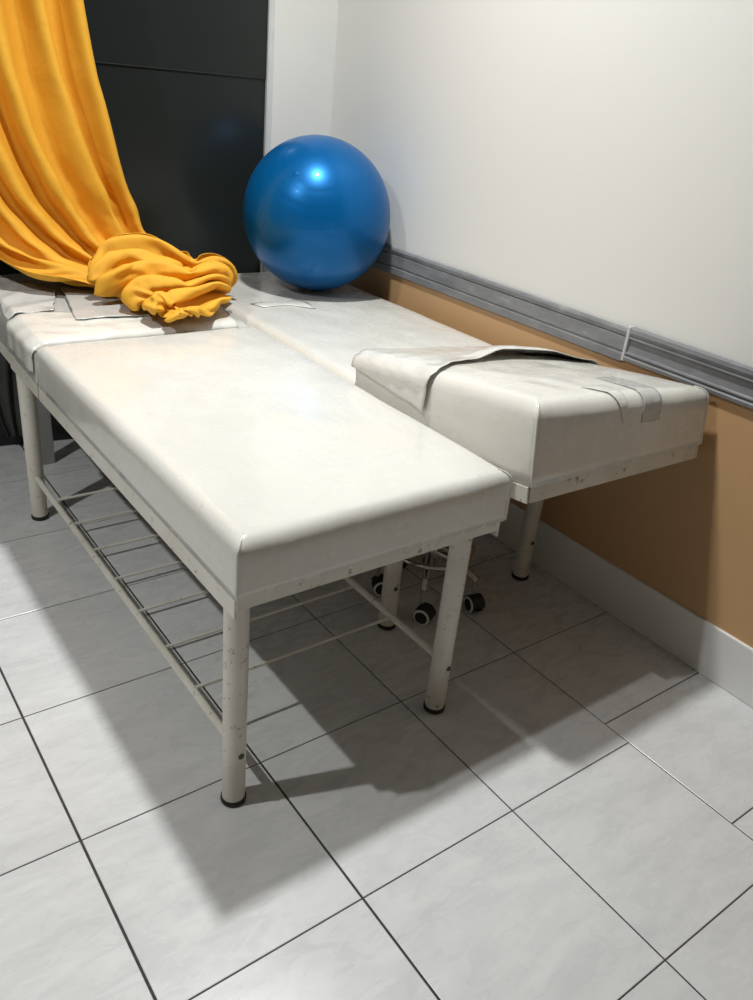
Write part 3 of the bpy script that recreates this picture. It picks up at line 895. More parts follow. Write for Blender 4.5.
-1,-1,-1,0,1,0,-1,1,-1,1,0,0,0,-1,-1,0,1,-1,0,0,1,0,0,-1,0,-1,-1,1,0,0,1,-1,0,0,0,0,0,-1,1,0,0,0,-1,0,0,0,0,-1,1,1,1,-1,0,0,-1,-1,0,0,0,-1,3,0,1,-1,0,
-1,-1,-1,8,1,0,1,-1,-2,1,-1,1,0,-1,0,0,1,1,-1,-1,1,-1,0,0,-1,-1,1,0,0,1,-1,0,-1,1,0,0,-1,0,0,-1,1,1,-2,0,1,-1,1,1,-2,0,-1,1,0,1,-2,1,0,2,0,0,0,-2,0,0,
-1,0,0,1,1,0,0,0,0,-1,-2,9,0,1,0,-1,-1,-1,1,0,0,-1,0,0,1,0,1,-1,-1,0,-1,1,0,-1,0,0,1,0,-1,-1,1,-1,0,1,-1,0,0,1,0,-1,0,0,-1,1,0,0,0,-1,0,0,1,-1,0,0,1,1,
0,0,-1,0,-2,0,1,0,0,0,1,1,0,-1,0,-1,-1,10,1,0,0,-2,-1,0,-1,1,-1,1,-1,1,0,0,0,0,0,-1,0,1,-2,0,0,1,0,0,0,-1,-1,0,1,0,0,-1,0,0,0,1,-1,0,0,-1,1,0,0,-2,1,0,
0,0,0,0,1,1,1,-1,0,-2,0,0,-1,0,0,1,1,1,0,0,-2,0,-2,11,1,0,1,-1,-1,0,0,0,0,-1,0,0,0,1,-1,0,-1,-1,0,-1,0,-1,0,1,0,0,-1,0,-1,0,0,2,-2,0,0,0,0,0,0,-1,1,0,
0,1,-2,0,-1,1,1,0,-1,1,0,1,0,1,-1,-1,-1,-1,1,0,0,0,1,0,0,1,-1,-1,-1,11,1,1,0,-1,0,-1,0,0,0,0,-1,1,0,0,1,0,-1,0,-1,1,-1,0,0,0,0,0,0,-2,-1,0,0,-1,0,-1,0,
0,1,0,-1,0,-1,1,0,0,1,-2,0,0,0,0,0,0,1,1,1,-1,0,0,-2,0,0,-1,0,2,1,0,0,-1,1,-2,-1,12,0,1,0,-1,-1,0,0,1,0,0,-1,0,0,1,-1,1,0,-1,0,0,0,-1,0,0,0,0,0,-1,0,
-1,1,0,0,-1,0,1,0,-1,0,-1,0,0,-1,0,-1,0,-1,1,0,-1,1,0,0,1,0,1,-1,-1,0,-1,-1,1,1,0,0,1,0,0,-1,0,-1,11,1,0,1,-1,-1,1,-1,0,0,1,-1,0,0,0,0,1,-1,0,0,0,-1,0,
0,0,0,0,0,-1,0,0,0,1,-1,0,0,-1,1,0,0,0,0,-1,0,1,-1,-1,1,-1,1,0,-1,-1,1,0,1,-2,1,-1,-1,0,0,-1,0,1,1,0,0,0,-1,0,-1,10,1,2,-1,0,-1,0,-1,2,0,-1,0,-1,0,1,0,
1,0,-1,-1,2,-1,0,0,-1,0,1,-1,0,-1,0,0,0,0,-1,0,1,-1,1,-1,0,0,1,0,0,0,-1,-1,1,0,0,0,1,-1,2,0,0,0,0,-2,-1,0,0,0,0,0,0,1,-2,0,-1,0,11,1,0,0,-1,0,0,0,0,0,
1,-2,1,-1,1,0,1,-1,0,1,-1,0,-1,0,0,0,0,0,0,-1,-1,1,1,-1,0,0,0,0,0,0,0,0,0,0,0,0,-1,0,-1,1,0,-1,1,1,0,2,0,-1,-1,0,-1,0,0,1,0,0,1,-1,1,-1,0,-1,10,1,1,0,
0,-1,1,-1,1,-1,0,0,-1,0,0,1,1,0,0,-1,0,0,0,-1,0,0,0,0,-1,0,0,0,1,-1,0,0,0,0,0,0,0,0,0,1,0,-1,-1,0,0,0,0,1,-1,1,0,2,-1,1,0,-2,-1,-1,2,0,0,0,0,1,0,0,-1,
0,20,0,0,0,-4,0,-1,-1,-3,1,0,4,-4,-1,0,-1,2,0,0,-1,1,-1,1,-1,0,-1,0,0,0,-1,0,0,1,-1,0,0,0,0,0,0,-1,1,0,0,0,0,0,-1,0,0,-1,1,1,0,1,1,0,1,-2,-1,-1,1,-1,1,
0,1,0,0,0,0,-1,0,22,1,0,0,0,0,0,0,-1,-3,-5,12,-5,-1,0,-2,-1,-1,-1,-2,-1,0,0,0,0,1,-1,-2,0,0,0,0,-1,1,-1,1,-1,0,0,0,0,0,0,0,1,-1,0,-1,0,0,0,1,0,0,0,2,0,
0,0,-1,-2,0,1,1,0,0,0,1,-1,0,0,-1,22,1,0,1,0,-1,0,-1,0,1,6,-14,7,-1,-1,1,0,0,1,-1,-1,-1,0,0,0,-1,0,0,-2,-1,-2,-2,0,-1,1,0,0,-1,1,-1,0,-1,0,0,1,0,-1,0,
-1,0,0,2,-1,1,0,0,1,1,0,-2,-2,0,0,3,-2,0,0,1,0,-1,0,0,19,-1,1,1,3,-2,0,0,0,0,-2,-3,1,0,-1,0,3,0,-2,0,0,-2,0,1,1,-1,-1,0,0,-1,0,0,0,0,-1,1,0,-1,-1,0,0,
-1,0,-1,-2,0,0,-1,0,0,0,0,0,0,1,1,-1,1,0,-1,-1,-1,0,1,1,0,0,0,0,1,0,0,23,1,1,-6,3,6,0,1,-4,-2,1,4,-7,-2,2,-1,0,1,1,-1,0,-1,-1,1,0,0,-1,-1,0,0,-1,0,0,0,
1,-1,0,-1,-1,0,0,0,-1,0,0,0,-1,0,0,-1,1,-3,2,0,-1,1,-1,0,2,-1,-1,-2,0,0,1,0,0,-1,0,1,0,0,25,-2,1,-3,-2,6,3,2,-2,-4,-3,4,-5,-2,2,-1,1,1,-1,1,0,0,-1,-2,
0,0,1,-1,0,0,0,-3,2,1,0,0,-1,-2,1,1,0,-1,-1,-1,1,1,0,-1,-2,-1,-1,0,1,1,0,0,0,2,-1,-1,-1,-1,1,0,0,-1,0,0,-1,0,1,1,25,-1,-1,0,-1,-2,1,-4,5,2,-1,-1,-2,1,
-1,-2,-1,4,0,-1,2,0,-1,1,-5,1,1,0,-1,0,-1,0,0,1,0,0,-2,1,1,3,-3,-3,0,0,0,0,0,-1,-1,-1,0,-1,0,1,1,0,0,0,2,0,-3,-2,2,1,-2,-1,1,-1,-1,1,1,0,22,1,0,3,-1,
-1,-2,-4,5,2,0,2,-3,-3,-2,-2,-1,4,1,0,1,0,2,1,-1,-6,0,0,0,0,0,-1,0,-1,1,-1,1,-1,2,1,-2,1,-1,0,-1,1,1,-2,0,0,-1,-1,-1,-1,2,0,-1,1,0,-1,-3,0,1,0,-1,0,0,
1,-2,-1,1,2,22,1,-1,3,4,-2,-2,-1,0,2,1,-12,10,-4,0,-4,2,3,0,-1,0,1,4,0,-2,-5,0,-2,-1,1,-1,2,-1,-2,1,1,2,2,-2,1,-1,-2,-2,1,4,1,-1,-1,-3,-1,3,1,-3,0,-1,
1,-2,-1,2,0,-3,1,-2,0,-1,0,1,-1,-2,1,1,0,29,-3,-2,2,5,0,-1,-2,-2,-2,3,0,-2,-5,0,1,2,2,-2,-3,2,1,1,2,-3,-2,-2,0,-1,0,-1,-2,2,-3,2,2,2,-1,0,-1,-2,-1,0,1,
3,2,0,-2,-3,0,1,1,-1,-2,0,1,-1,0,-1,0,-3,2,-1,-1,-2,2,3,-2,-3,0,1,2,27,-2,-2,-1,10,0,2,2,-7,-3,0,-2,-1,-1,-1,4,3,3,-4,-5,0,2,-4,-1,-1,3,-2,2,1,-2,-2,
-2,3,-1,-2,2,1,0,0,-3,-1,0,0,1,3,0,-1,-1,0,1,-3,4,-3,-2,0,1,-1,0,-1,-3,-3,5,-1,0,-1,0,1,1,-2,1,0,3,26,-2,-1,-3,-3,12,-1,8,-4,-7,0,-8,-2,2,2,2,-2,1,8,
-3,-3,2,-7,-2,3,3,-2,-5,2,9,-2,-4,-1,0,-1,1,-1,1,1,-5,1,2,1,0,0,-4,0,0,5,-1,-5,3,1,-2,-1,-2,3,0,0,-3,5,-3,-2,0,2,-2,-1,0,-2,0,3,3,24,-2,0,-4,-5,5,8,5,
-5,2,-7,5,-1,-2,-5,1,-3,2,1,6,-5,-5,2,-3,8,-1,-4,-2,3,0,7,-3,-3,0,0,-2,-1,3,-2,-2,3,3,2,0,-7,-4,1,8,0,-3,-5,-2,6,-1,-1,0,-1,3,1,-2,0,-4,0,4,0,-2,-1,-3,
-1,-1,3,4,28,0,-1,-5,-2,4,3,0,3,-3,-8,-1,1,6,-3,-1,2,3,-1,3,-5,0,1,4,-2,-1,-5,5,1,0,2,-3,-4,3,0,0,2,-2,-5,0,3,3,2,-1,-7,2,4,-2,-3,-3,0,-3,5,1,-1,-3,-1,
2,3,1,-7,-1,2,4,1,-2,-4,-3,1,1,-2,3,28,-1,-1,-1,-2,3,4,-7,-1,1,-5,7,-5,2,0,-2,2,6,-3,-1,-1,3,3,1,-3,-3,-3,5,2,-1,1,-9,2,4,2,-1,-1,-3,-2,1,3,1,-2,-8,2,
2,-2,-1,-3,-1,4,3,-6,4,2,-2,-5,-1,4,3,-5,-4,3,4,2,-5,-2,-1,0,2,2,-3,27,-2,0,-1,0,-1,6,-4,-4,4,2,-6,-3,0,3,1,-1,-2,0,4,0,-2,7,-2,-2,-3,2,2,3,0,-4,-2,-1,
1,1,1,-2,-1,-1,3,-1,-1,-5,-1,0,-2,-1,-1,3,0,-1,1,-2,1,1,0,-4,-5,1,4,4,-3,-3,-4,7,0,-3,1,3,1,4,1,30,-3,-2,2,-1,-2,11,0,-9,3,3,-12,7,-1,-2,-3,0,4,1,0,0,
1,0,0,-2,3,1,0,0,0,-5,4,-5,-2,1,1,4,0,-5,0,-1,-2,1,-2,-2,-3,4,4,-1,-2,-5,2,0,-1,1,-2,-4,-7,2,4,2,0,-2,-2,0,3,-3,1,4,2,1,4,27,-2,-2,1,4,16,-13,8,-11,1,
2,2,14,-20,-7,-1,1,6,5,-3,-2,-1,0,-1,1,4,-1,2,-2,-1,-3,2,-2,-4,1,5,0,-1,-3,-5,1,0,-1,0,-2,3,0,-1,-1,-2,-1,0,0,-1,1,0,-4,-3,-3,3,1,1,1,-1,-1,1,-2,-1,4,
1,-1,2,29,-5,-8,5,8,5,9,-2,-4,-8,-9,26,-13,-9,-9,8,-1,-1,12,-3,-2,-1,-5,3,4,-1,3,5,-5,-2,-1,-3,1,2,1,-3,-1,-1,0,-4,-1,-1,-1,-2,1,2,-3,0,-2,1,1,0,1,-2,
-1,-1,-2,-1,-2,1,-1,-1,4,0,-3,2,-3,-1,3,-1,0,1,28,-3,-3,-3,4,6,12,-3,1,-5,6,-5,-13,0,-9,2,1,-4,20,-5,-1,5,1,-4,2,0,-1,2,1,-3,0,-1,-1,-1,-3,-1,-1,2,-4,
-2,0,0,-1,0,-1,-1,-3,-1,1,0,3,1,-1,-1,-7,2,1,3,1,-2,0,-3,1,1,2,-7,2,-2,2,0,-1,2,26,0,-1,-4,-2,2,13,2,1,-3,-2,-10,16,-10,-14,1,0,7,-10,15,2,-1,7,-5,-4,
1,-2,-1,2,2,0,0,-2,-3,-2,1,2,-1,-4,-3,0,3,-3,-3,1,-4,2,-1,-1,2,2,2,-3,-1,-3,-4,5,1,0,5,0,-3,-4,-3,2,7,-7,-3,-1,0,1,1,31,-2,-2,-3,-2,-3,4,6,3,4,-9,14,
-9,0,-14,-2,1,1,-4,11,9,0,-9,-3,2,2,1,-1,-3,0,9,2,-6,-1,0,-1,-4,-3,-1,2,0,-1,-2,-2,1,1,1,0,1,-2,-2,2,-7,-4,1,1,2,0,2,3,2,-2,-6,-1,1,1,-3,1,-4,-2,3,-2,
34,-1,-7,2,-13,5,3,6,6,3,-1,-2,-1,0,-11,-4,-1,5,5,3,4,0,-16,6,1,2,2,0,-6,1,-1,4,2,0,-4,-8,-4,-2,2,9,0,-4,-1,0,0,-8,7,-1,0,1,-1,-2,0,-5,4,-3,0,1,-1,4,5,
-2,-6,-2,-6,-3,5,1,-2,0,0,-1,33,-8,3,0,-12,-2,6,8,7,3,-5,-1,-3,3,-2,-8,-1,2,25,-15,0,2,12,-11,-5,-1,0,-3,7,-4,-5,-2,3,-2,-8,-4,-2,0,5,8,-6,-3,6,0,-4,2,
-11,4,1,4,-2,-2,2,1,-9,5,-1,0,0,2,5,0,-6,-2,-1,-5,3,0,0,-4,-1,1,37,-3,-6,-6,22,-30,0,15,3,10,-10,5,-4,-4,-1,-5,8,4,-1,0,-2,-8,13,-1,-4,-3,0,-4,2,1,-3,
0,-3,-5,-3,-2,-1,3,2,-3,2,1,2,4,-6,-3,-1,0,5,0,-6,-1,0,3,-6,2,1,-1,0,1,3,1,-2,-2,4,-3,-3,0,-3,-2,1,-2,41,1,-10,-1,-2,3,-18,31,3,-2,-6,-6,0,-1,-7,6,3,
-1,1,1,-2,3,-2,2,-5,-1,-3,-6,-4,7,-1,3,-8,-3,0,2,3,-2,-2,0,2,3,1,2,-8,-4,3,1,0,-2,-2,-1,-1,1,-6,0,5,-2,2,-1,1,1,3,-1,0,1,-5,0,-2,-4,1,1,39,-5,0,-1,-14,
25,3,-26,23,0,9,-37,15,-6,12,4,-7,-1,0,3,-2,1,1,0,-4,-5,-5,-2,7,-10,4,-1,1,-2,2,1,-2,-1,-1,1,5,0,-1,-5,-1,4,0,-2,-3,2,-3,0,-1,-4,-1,3,2,6,-4,-5,-4,2,8,
1,-3,3,-7,3,-1,-2,3,5,33,-8,4,0,15,-23,23,-8,-10,1,15,-2,-29,23,4,4,-10,-2,1,3,-1,-2,-7,-2,1,-1,0,-1,2,-1,-2,-1,0,2,1,-2,-2,0,-1,1,-1,0,-6,-3,7,-1,6,
-5,1,-5,4,0,-1,-2,-6,3,3,4,3,4,-7,-6,5,1,-2,-4,0,-1,13,5,-8,0,42,20,-12,4,-19,5,-22,32,-16,1,-13,31,2,-9,3,3,2,-19,-1,2,-12,0,0,-6,5,2,0,-1,0,-2,-3,-1,
0,2,2,0,-1,-1,0,-3,-6,2,0,-3,4,5,-8,6,2,2,-6,0,4,-13,-1,1,1,2,-2,12,9,-12,-2,-1,-3,-11,6,-3,5,14,7,-22,66,-3,31,-20,-7,-3,-29,-15,20,-1,1,8,-7,-17,4,3,
-6,14,-6,4,-21,2,4,1,5,6,-5,-1,-2,-6,0,-3,0,3,2,2,4,-7,1,-4,6,-13,3,-2,-2,5,-1,2,0,-3,4,-1,-6,8,-8,-8,-7,5,5,2,0,10,-6,1,1,-10,10,-4,-17,6,18,5,66,5,
-5,14,-3,-21,2,-22,7,-7,10,-6,10,10,11,-12,-6,-13,-5,-18,-6,4,-6,27,-5,0,0,0,-14,14,-6,-6,-1,2,1,7,-5,1,0,-2,2,-3,-9,4,-4,0,5,1,4,4,-6,-1,-11,4,-2,-4,
-1,-7,2,-3,10,9,-3,-4,-4,3,-16,9,6,-18,3,21,55,6,-2,-12,11,3,-1,1,-34,-1,4,0,8,7,7,-5,-5,-16,0,2,1,-9,4,-3,15,-21,8,0,13,-16,5,-6,0,0,4,2,-2,0,0,-2,-2,
2,-5,1,-3,-2,5,5,-5,0,4,-3,-5,-14,9,0,1,-18,10,6,5,5,-4,-3,-10,8,-3,-1,1,-4,-18,13,38,-12,3,12,-1,-2,2,-18,6,0,2,-1,0,6,7,-4,-6,-6,-3,4,2,-3,-1,0,0,1,
-1,6,-7,0,-6,2,0,0,2,0,3,-5,0,1,-2,0,-1,0,-2,-2,7,0,0,2,-3,-1,-1,-6,-3,2,-2,9,-5,1,3,-1,2,0,-2,1,-2,-6,-1,11,-6,-24,28,4,-8,-1,1,11,-7,5,-3,0,1,-8,1,8,
1,-1,-2,-7,-7,-7,20,2,-17,6,3,2,-8,-6,16,-7,4,-2,3,-2,2,-2,0,-4,0,1,-1,2,-1,3,-2,2,-1,-1,1,0,-1,0,0,-4,-2,0,1,0,1,1,-3,3,1,0,-2,2,-4,-5,-7,12,2,0,35,
-1,-3,-7,-1,6,4,1,-2,-2,0,0,4,-3,-3,0,1,1,-18,10,8,-1,-1,-18,2,12,-1,-1,-4,2,4,0,3,-2,0,-1,-3,-3,-2,3,-1,3,1,2,2,-2,-5,-3,7,-9,4,1,3,-2,-1,2,-3,2,-2,
-1,0,0,-1,3,2,-1,-2,-4,4,-5,2,2,42,-1,0,0,-1,-6,1,1,-1,-1,0,2,3,-1,-3,0,-2,0,-2,-6,2,0,1,-2,-4,4,5,6,-19,-1,-10,15,1,1,1,-3,-4,2,0,-2,-1,3,-1,1,0,0,-3,
-2,-2,8,-4,0,2,0,-4,0,-1,-1,1,1,0,-4,3,0,2,0,-5,1,1,-3,1,0,47,1,6,0,-7,-4,-5,2,5,-11,0,7,-2,7,-4,-1,0,-3,-1,-8,-2,-5,7,-4,-1,2,7,-2,-8,0,-3,3,-3,3,0,
-2,-3,5,0,-3,-5,2,1,0,-1,2,-2,1,2,0,-1,-1,0,-2,-3,-2,1,0,2,0,1,-1,0,-1,-2,-1,0,0,2,-2,-1,3,39,3,1,-3,1,-5,6,-15,7,0,-3,-12,14,4,3,-7,-1,-2,3,-5,-1,-3,
2,-1,-4,-11,-16,-8,38,2,-1,1,-14,7,-2,2,7,-4,0,-2,-3,0,0,1,1,-1,0,-1,-1,-2,4,0,-1,-1,0,-3,1,0,2,0,2,-1,-3,1,-4,-2,1,1,1,-1,-1,1,25,4,2,2,-1,4,1,3,0,
-17,-10,17,1,-1,5,-2,-7,2,-5,4,-2,6,-4,2,-1,-19,10,0,-5,7,3,7,-13,1,-5,1,5,4,-2,-4,2,-4,3,3,0,1,-1,-3,0,4,0,-1,-1,0,0,-5,6,-2,1,0,-1,0,-2,0,0,-7,1,4,
-1,-1,0,0,24,0,1,0,2,-6,2,2,2,-4,3,-3,-2,4,-5,4,3,-1,-6,7,-1,-1,-3,5,-20,15,0,1,0,-9,15,-15,2,-7,0,-1,2,12,0,-12,1,0,10,3,2,-2,-1,1,-1,-5,1,3,-2,1,2,1,
1,-2,0,1,-1,2,-6,1,-3,-7,6,3,-3,0,0,0,29,-4,1,0,-3,0,-6,16,-12,1,7,-4,-3,6,1,-6,-1,1,1,1,2,-2,5,-5,0,0,1,1,-4,1,1,0,1,-2,0,0,-1,-1,0,0,1,0,0,-2,2,-1,0,
-1,-7,5,1,0,-1,-1,3,4,-7,2,3,-1,1,-7,0,0,-4,-2,6,2,-3,0,0,-1,29,0,-1,-1,0,3,-1,-10,-10,23,-4,-7,4,-13,15,0,-5,1,6,-3,-4,1,3,-4,4,1,-5,1,5,-4,0,1,0,-1,
0,-1,0,0,-1,0,0,1,-1,-2,2,-2,1,0,-3,1,1,-2,2,-1,1,1,-1,-1,3,1,-5,-12,9,1,-9,2,5,2,-1,0,-1,0,30,1,0,-3,1,0,1,-3,2,-1,2,-5,4,-1,-3,4,-2,-1,5,-3,1,-3,-2,
5,1,1,-6,-1,0,2,-1,0,1,-1,0,0,0,0,0,0,-1,0,0,-3,0,1,1,1,3,-11,1,3,1,1,-1,-1,-1,3,1,-6,-2,-3,5,-1,2,-4,1,1,0,-1,0,0,30,0,1,2,-3,1,-2,-1,-2,1,1,3,-11,11,
-4,-6,5,4,0,-4,1,-1,0,1,1,4,3,3,-16,3,0,-1,-1,0,1,0,1,-1,1,-1,0,-1,0,-3,0,-1,2,5,-17,11,0,-5,4,-1,2,1,-2,0,-2,3,-15,12,0,-1,0,-2,-1,2,0,-1,0,0,29,1,0,
3,-1,-3,-1,0,-4,4,0,-4,5,1,0,4,-3,-3,1,-1,-4,2,-4,4,2,6,-9,-9,-8,16,0,-1,0,0,0,1,0,1,0,0,-1,-1,0,-3,0,-1,2,-17,15,-8,0,7,2,3,-3,-1,-1,-1,1,-5,-3,9,-1,
-2,-2,-1,0,1,0,-1,1,0,38,-6,-1,-4,3,0,1,3,-1,-9,6,4,-2,-3,-2,-3,2,6,-1,-1,0,0,1,-3,-4,-4,6,-4,-17,21,-1,1,0,0,-1,-1,0,0,-1,0,0,1,-1,-2,0,-2,-12,16,-3,
1,-5,-4,2,0,10,-3,-1,-2,-1,-6,-1,7,0,-2,-2,0,1,2,-3,0,-2,0,31,3,-2,0,-6,7,-5,2,1,-6,-3,13,1,-7,2,2,-2,4,-8,3,-3,4,-10,-4,12,-9,5,7,-1,-6,1,0,0,-1,0,1,
-1,0,-1,0,1,0,0,-5,-3,-3,12,0,-16,-14,5,2,-1,24,-4,-1,1,-4,-2,-14,15,-5,-3,6,-1,-1,2,1,-2,-1,0,1,32,0,3,-8,-4,-3,12,-2,-2,-4,3,2,-5,6,-1,3,0,-1,-6,2,
-15,-1,4,9,4,1,-17,13,22,-21,-1,0,-2,1,1,0,1,1,1,-1,-1,-1,0,-13,5,8,1,-21,10,2,-10,2,9,0,-6,6,3,1,-20,19,6,0,3,-11,-5,1,0,2,-1,1,1,-1,23,5,0,4,0,-6,4,
-3,3,-11,0,-2,10,-1,-4,5,6,-8,-3,0,-10,2,9,4,6,-9,-6,-4,9,0,-2,-2,-1,2,1,3,2,2,2,-2,-2,-2,-2,2,-12,6,1,8,-11,-5,15,-4,9,-19,7,-2,3,-10,16,6,1,-21,5,-4,
-2,6,0,-1,2,3,3,-3,16,5,1,11,-6,-2,-13,-3,-14,24,2,-1,3,6,6,3,-4,-11,3,-20,-2,4,10,-9,-9,26,7,-2,-4,-5,-4,-3,-4,4,4,4,4,3,4,-3,-3,-4,-3,-6,4,-14,11,2,
20,-7,-5,-4,5,7,-13,-6,0,14,5,-21,-1,18,-1,-24,6,16,-8,-2,1,3,5,-3,11,5,-26,14,24,-11,-11,-17,-1,13,2,4,7,11,-4,2,-1,-1,-9,-1,-11,0,4,17,8,-2,15,-8,-9,
-4,-10,-5,3,3,0,7,5,-1,4,0,-8,4,-16,12,-2,7,-7,13,5,3,3,-4,-17,3,0,-11,2,1,-7,17,6,6,-9,1,-6,-10,8,-7,7,3,-15,12,9,2,-5,-10,5,16,-3,1,-13,-19,19,7,5,3,
4,-2,-4,-7,-3,5,0,-2,1,5,-1,5,4,3,-11,-2,-1,4,-9,4,4,-6,3,3,2,-3,11,-19,3,12,-6,3,4,4,-6,15,3,-13,-23,-11,23,-1,0,7,-9,9,5,3,-3,-11,4,6,-3,-4,0,-3,-1,
4,5,7,13,-3,-1,-19,-4,8,14,-20,-8,15,-4,5,10,-2,-7,-2,2,-6,0,2,3,-6,8,1,5,0,-7,-5,12,-15,6,0,1,6,-11,6,3,6,-20,7,20,-2,-8,3,-13,5,0,6,-1,-16,2,11,9,-7,
-2,-15,22,0,0,2,-2,6,-5,-6,15,-16,0,-15,20,3,3,-1,24,4,-42,13,3,-4,7,-2,-5,0,0,-2,6,1,-1,-5,-1,7,-4,-9,4,1,4,2,7,-3,-4,7,-11,-2,8,0,3,2,-4,-6,2,-10,18,
19,0,-11,-9,2,8,-12,16,5,-5,-9,5,17,-8,-8,-12,12,5,-4,1,-5,-1,2,-2,18,-35,6,-2,20,0,-5,1,0,16,-2,3,-17,2,3,-12,20,0,-12,-1,2,0,-1,-3,6,-8,0,3,6,-3,-5,
2,1,8,-9,-2,-1,-2,4,3,-1,2,1,15,-3,1,12,1,-22,-17,0,8,5,8,7,-2,10,4,8,0,-24,-27,-3,12,6,3,6,-20,1,7,10,15,-23,-6,5,0,-1,-1,2,3,0,-9,13,-1,3,-5,-7,13,
10,-11,-12,-2,-1,-2,-1,-1,6,7,-6,9,2,-7,-6,-3,-3,-5,-2,4,4,9,-9,11,0,-4,-9,-7,4,-12,-4,-6,8,7,9,4,1,-13,-3,4,-12,-4,3,-1,1,11,10,-6,0,-5,-4,11,-8,-5,
-3,7,-1,9,-6,5,-7,-4,-7,-3,-5,-4,-6,6,3,4,-8,2,-1,9,-15,5,-9,-5,2,2,5,7,12,0,-4,-9,0,-11,-3,-5,0,5,4,13,9,-13,-7,1,-10,-4,-7,-9,2,10,7,8,4,6,-20,2,6,
-17,-6,-5,3,6,9,5,11,0,-8,-6,-4,-12,2,7,3,3,12,1,1,-6,-5,-3,-6,-5,-5,-5,-4,3,11,3,20,-21,-7,-10,23,-20,-4,-4,-3,9,1,1,1,8,-2,-4,-2,-1,-8,-10,1,5,18,-5,
22,-17,0,-9,0,-6,-14,-5,6,3,6,14,-3,3,-7,0,-10,-5,-6,-3,4,7,11,2,1,2,-8,-5,-4,1,0,-5,-4,5,5,12,-1,-4,0,-4,-8,-14,-1,-4,-5,7,2,3,2,16,-10,0,-6,-1,-11,
-6,-3,5,4,6,3,-3,1,-2,-3,-7,-4,-5,-1,10,-5,6,-2,28,-15,-9,-2,-13,-2,-7,5,6,8,0,12,-3,7,-11,-13,0,-6,-8,7,20,-8,12,-5,1,-6,-7,5,8,-19,0,11,-7,2,10,0,-4,
-6,-6,2,-11,7,-22,0,4,7,6,-2,7,-5,-2,-3,-4,2,-16,2,4,5,8,11,-3,-5,-6,-3,-9,-8,-11,3,8,7,6,8,5,-6,-8,-8,-9,-4,-13,7,7,8,5,11,6,-9,-9,0,-18,-15,9,15,-10,
11,9,6,-5,-8,-5,-9,-5,1,-18,11,10,6,8,9,-11,-10,-10,-8,2,-34,3,-10,10,7,1,6,1,10,-12,-2,-3,-14,-2,0,8,5,7,-3,9,-4,-6,-6,-6,-4,-6,4,7,6,4,4,3,-3,-7,-7,
-1,-6,-1,5,6,5,1,1,2,-3,4,-13,-6,8,-7,3,0,3,3,3,1,-3,-5,-7,-3,12,3,-14,5,1,7,4,-5,-3,-2,-9,-22,-7,10,-15,-5,5,4,1,-1,1,2,-3,-3,4,-8,-1,3,3,2,2,8,-8,-3,
1,4,-7,-2,2,2,-1,4,13,-10,2,-1,-4,2,2,26,-2,-9,-16,1,0,-1,2,-4,14,7,-10,-6,-9,6,7,-4,2,-1,-2,-2,14,-15,-2,-2,6,1,9,-7,1,1,-4,0,16,-40,-6,10,3,-9,-3,-1,
0,2,-2,3,0,1,1,1,-2,4,-1,-3,-1,3,1,1,0,3,3,0,1,-1,-2,5,-4,3,2,-3,3,4,0,2,-4,0,3,4,-7,-3,8,-3,1,4,9,5,4,-9,-8,0,1,-7,2,4,11,-8,-1,17,-18,4,1,-2,0,-2,11,
-10,-6,-39,-3,-11,12,-9,-2,-2,-2,-2,0,3,3,3,3,5,1,-5,2,-5,-3,-3,4,3,4,3,6,1,6,-7,2,-3,-5,-1,5,4,2,2,14,-8,5,-4,5,-10,-3,-1,2,6,6,-1,2,12,-6,9,-13,9,
-16,10,-13,9,7,2,-1,4,-7,-1,3,-6,4,8,0,-4,-4,-40,19,-27,1,12,-11,4,-4,3,-2,1,1,3,-4,1,1,-1,1,-1,0,-2,1,5,0,-1,4,18,-16,1,-1,-1,-1,0,1,5,13,-9,8,11,-16,
2,-5,2,-1,-1,0,0,4,3,20,-11,3,-10,6,-10,10,-8,26,-19,-3,4,4,6,16,-30,0,12,-17,3,2,6,4,-34,8,16,-23,3,-3,1,1,1,-2,-1,-1,-2,-3,4,-1,3,-2,1,7,-7,-1,1,2,
-1,1,12,-10,1,0,-2,0,-1,1,11,-12,12,2,3,9,-20,1,-4,2,0,-1,3,-2,5,-9,9,8,-4,-9,3,-1,9,3,11,-24,22,1,-5,-18,32,-19,-8,0,-2,9,-3,4,-22,-8,10,12,-11,-4,-2,
1,1,1,-5,0,-3,-2,0,-1,3,-1,0,3,-1,0,-1,-1,1,3,-2,20,-4,-6,-10,-2,2,0,-1,0,6,-1,3,2,16,-16,-12,1,2,-1,2,2,14,19,5,-43,-1,7,-3,-3,0,1,-3,14,-18,10,-4,27,
-22,-6,0,5,15,-7,18,3,-19,0,-2,1,2,6,-3,3,0,5,-10,-2,-3,-3,-2,0,1,2,3,0,4,-5,0,-3,-1,-1,-1,-3,2,1,5,-2,0,-1,-2,1,6,3,-9,-3,-7,3,4,1,0,0,2,5,8,-2,-3,18,
-8,-7,-20,4,3,-7,17,-18,5,-1,-1,-10,6,3,-1,3,-5,-7,-1,-2,-3,-3,-22,5,7,-2,1,2,-1,5,-6,-7,-2,4,-8,-3,6,0,3,1,3,0,-7,-1,0,1,-6,0,1,2,2,3,0,-2,-3,3,3,-10,
-1,1,0,3,5,-3,2,-1,9,-7,-1,-1,-3,-8,2,1,5,4,-9,2,0,7,-6,-2,1,-2,-3,7,0,2,-2,-3,-5,-4,-23,-1,10,-9,-2,1,13,-11,15,-10,-5,-1,0,-4,19,-2,-17,-2,3,4,-1,2,
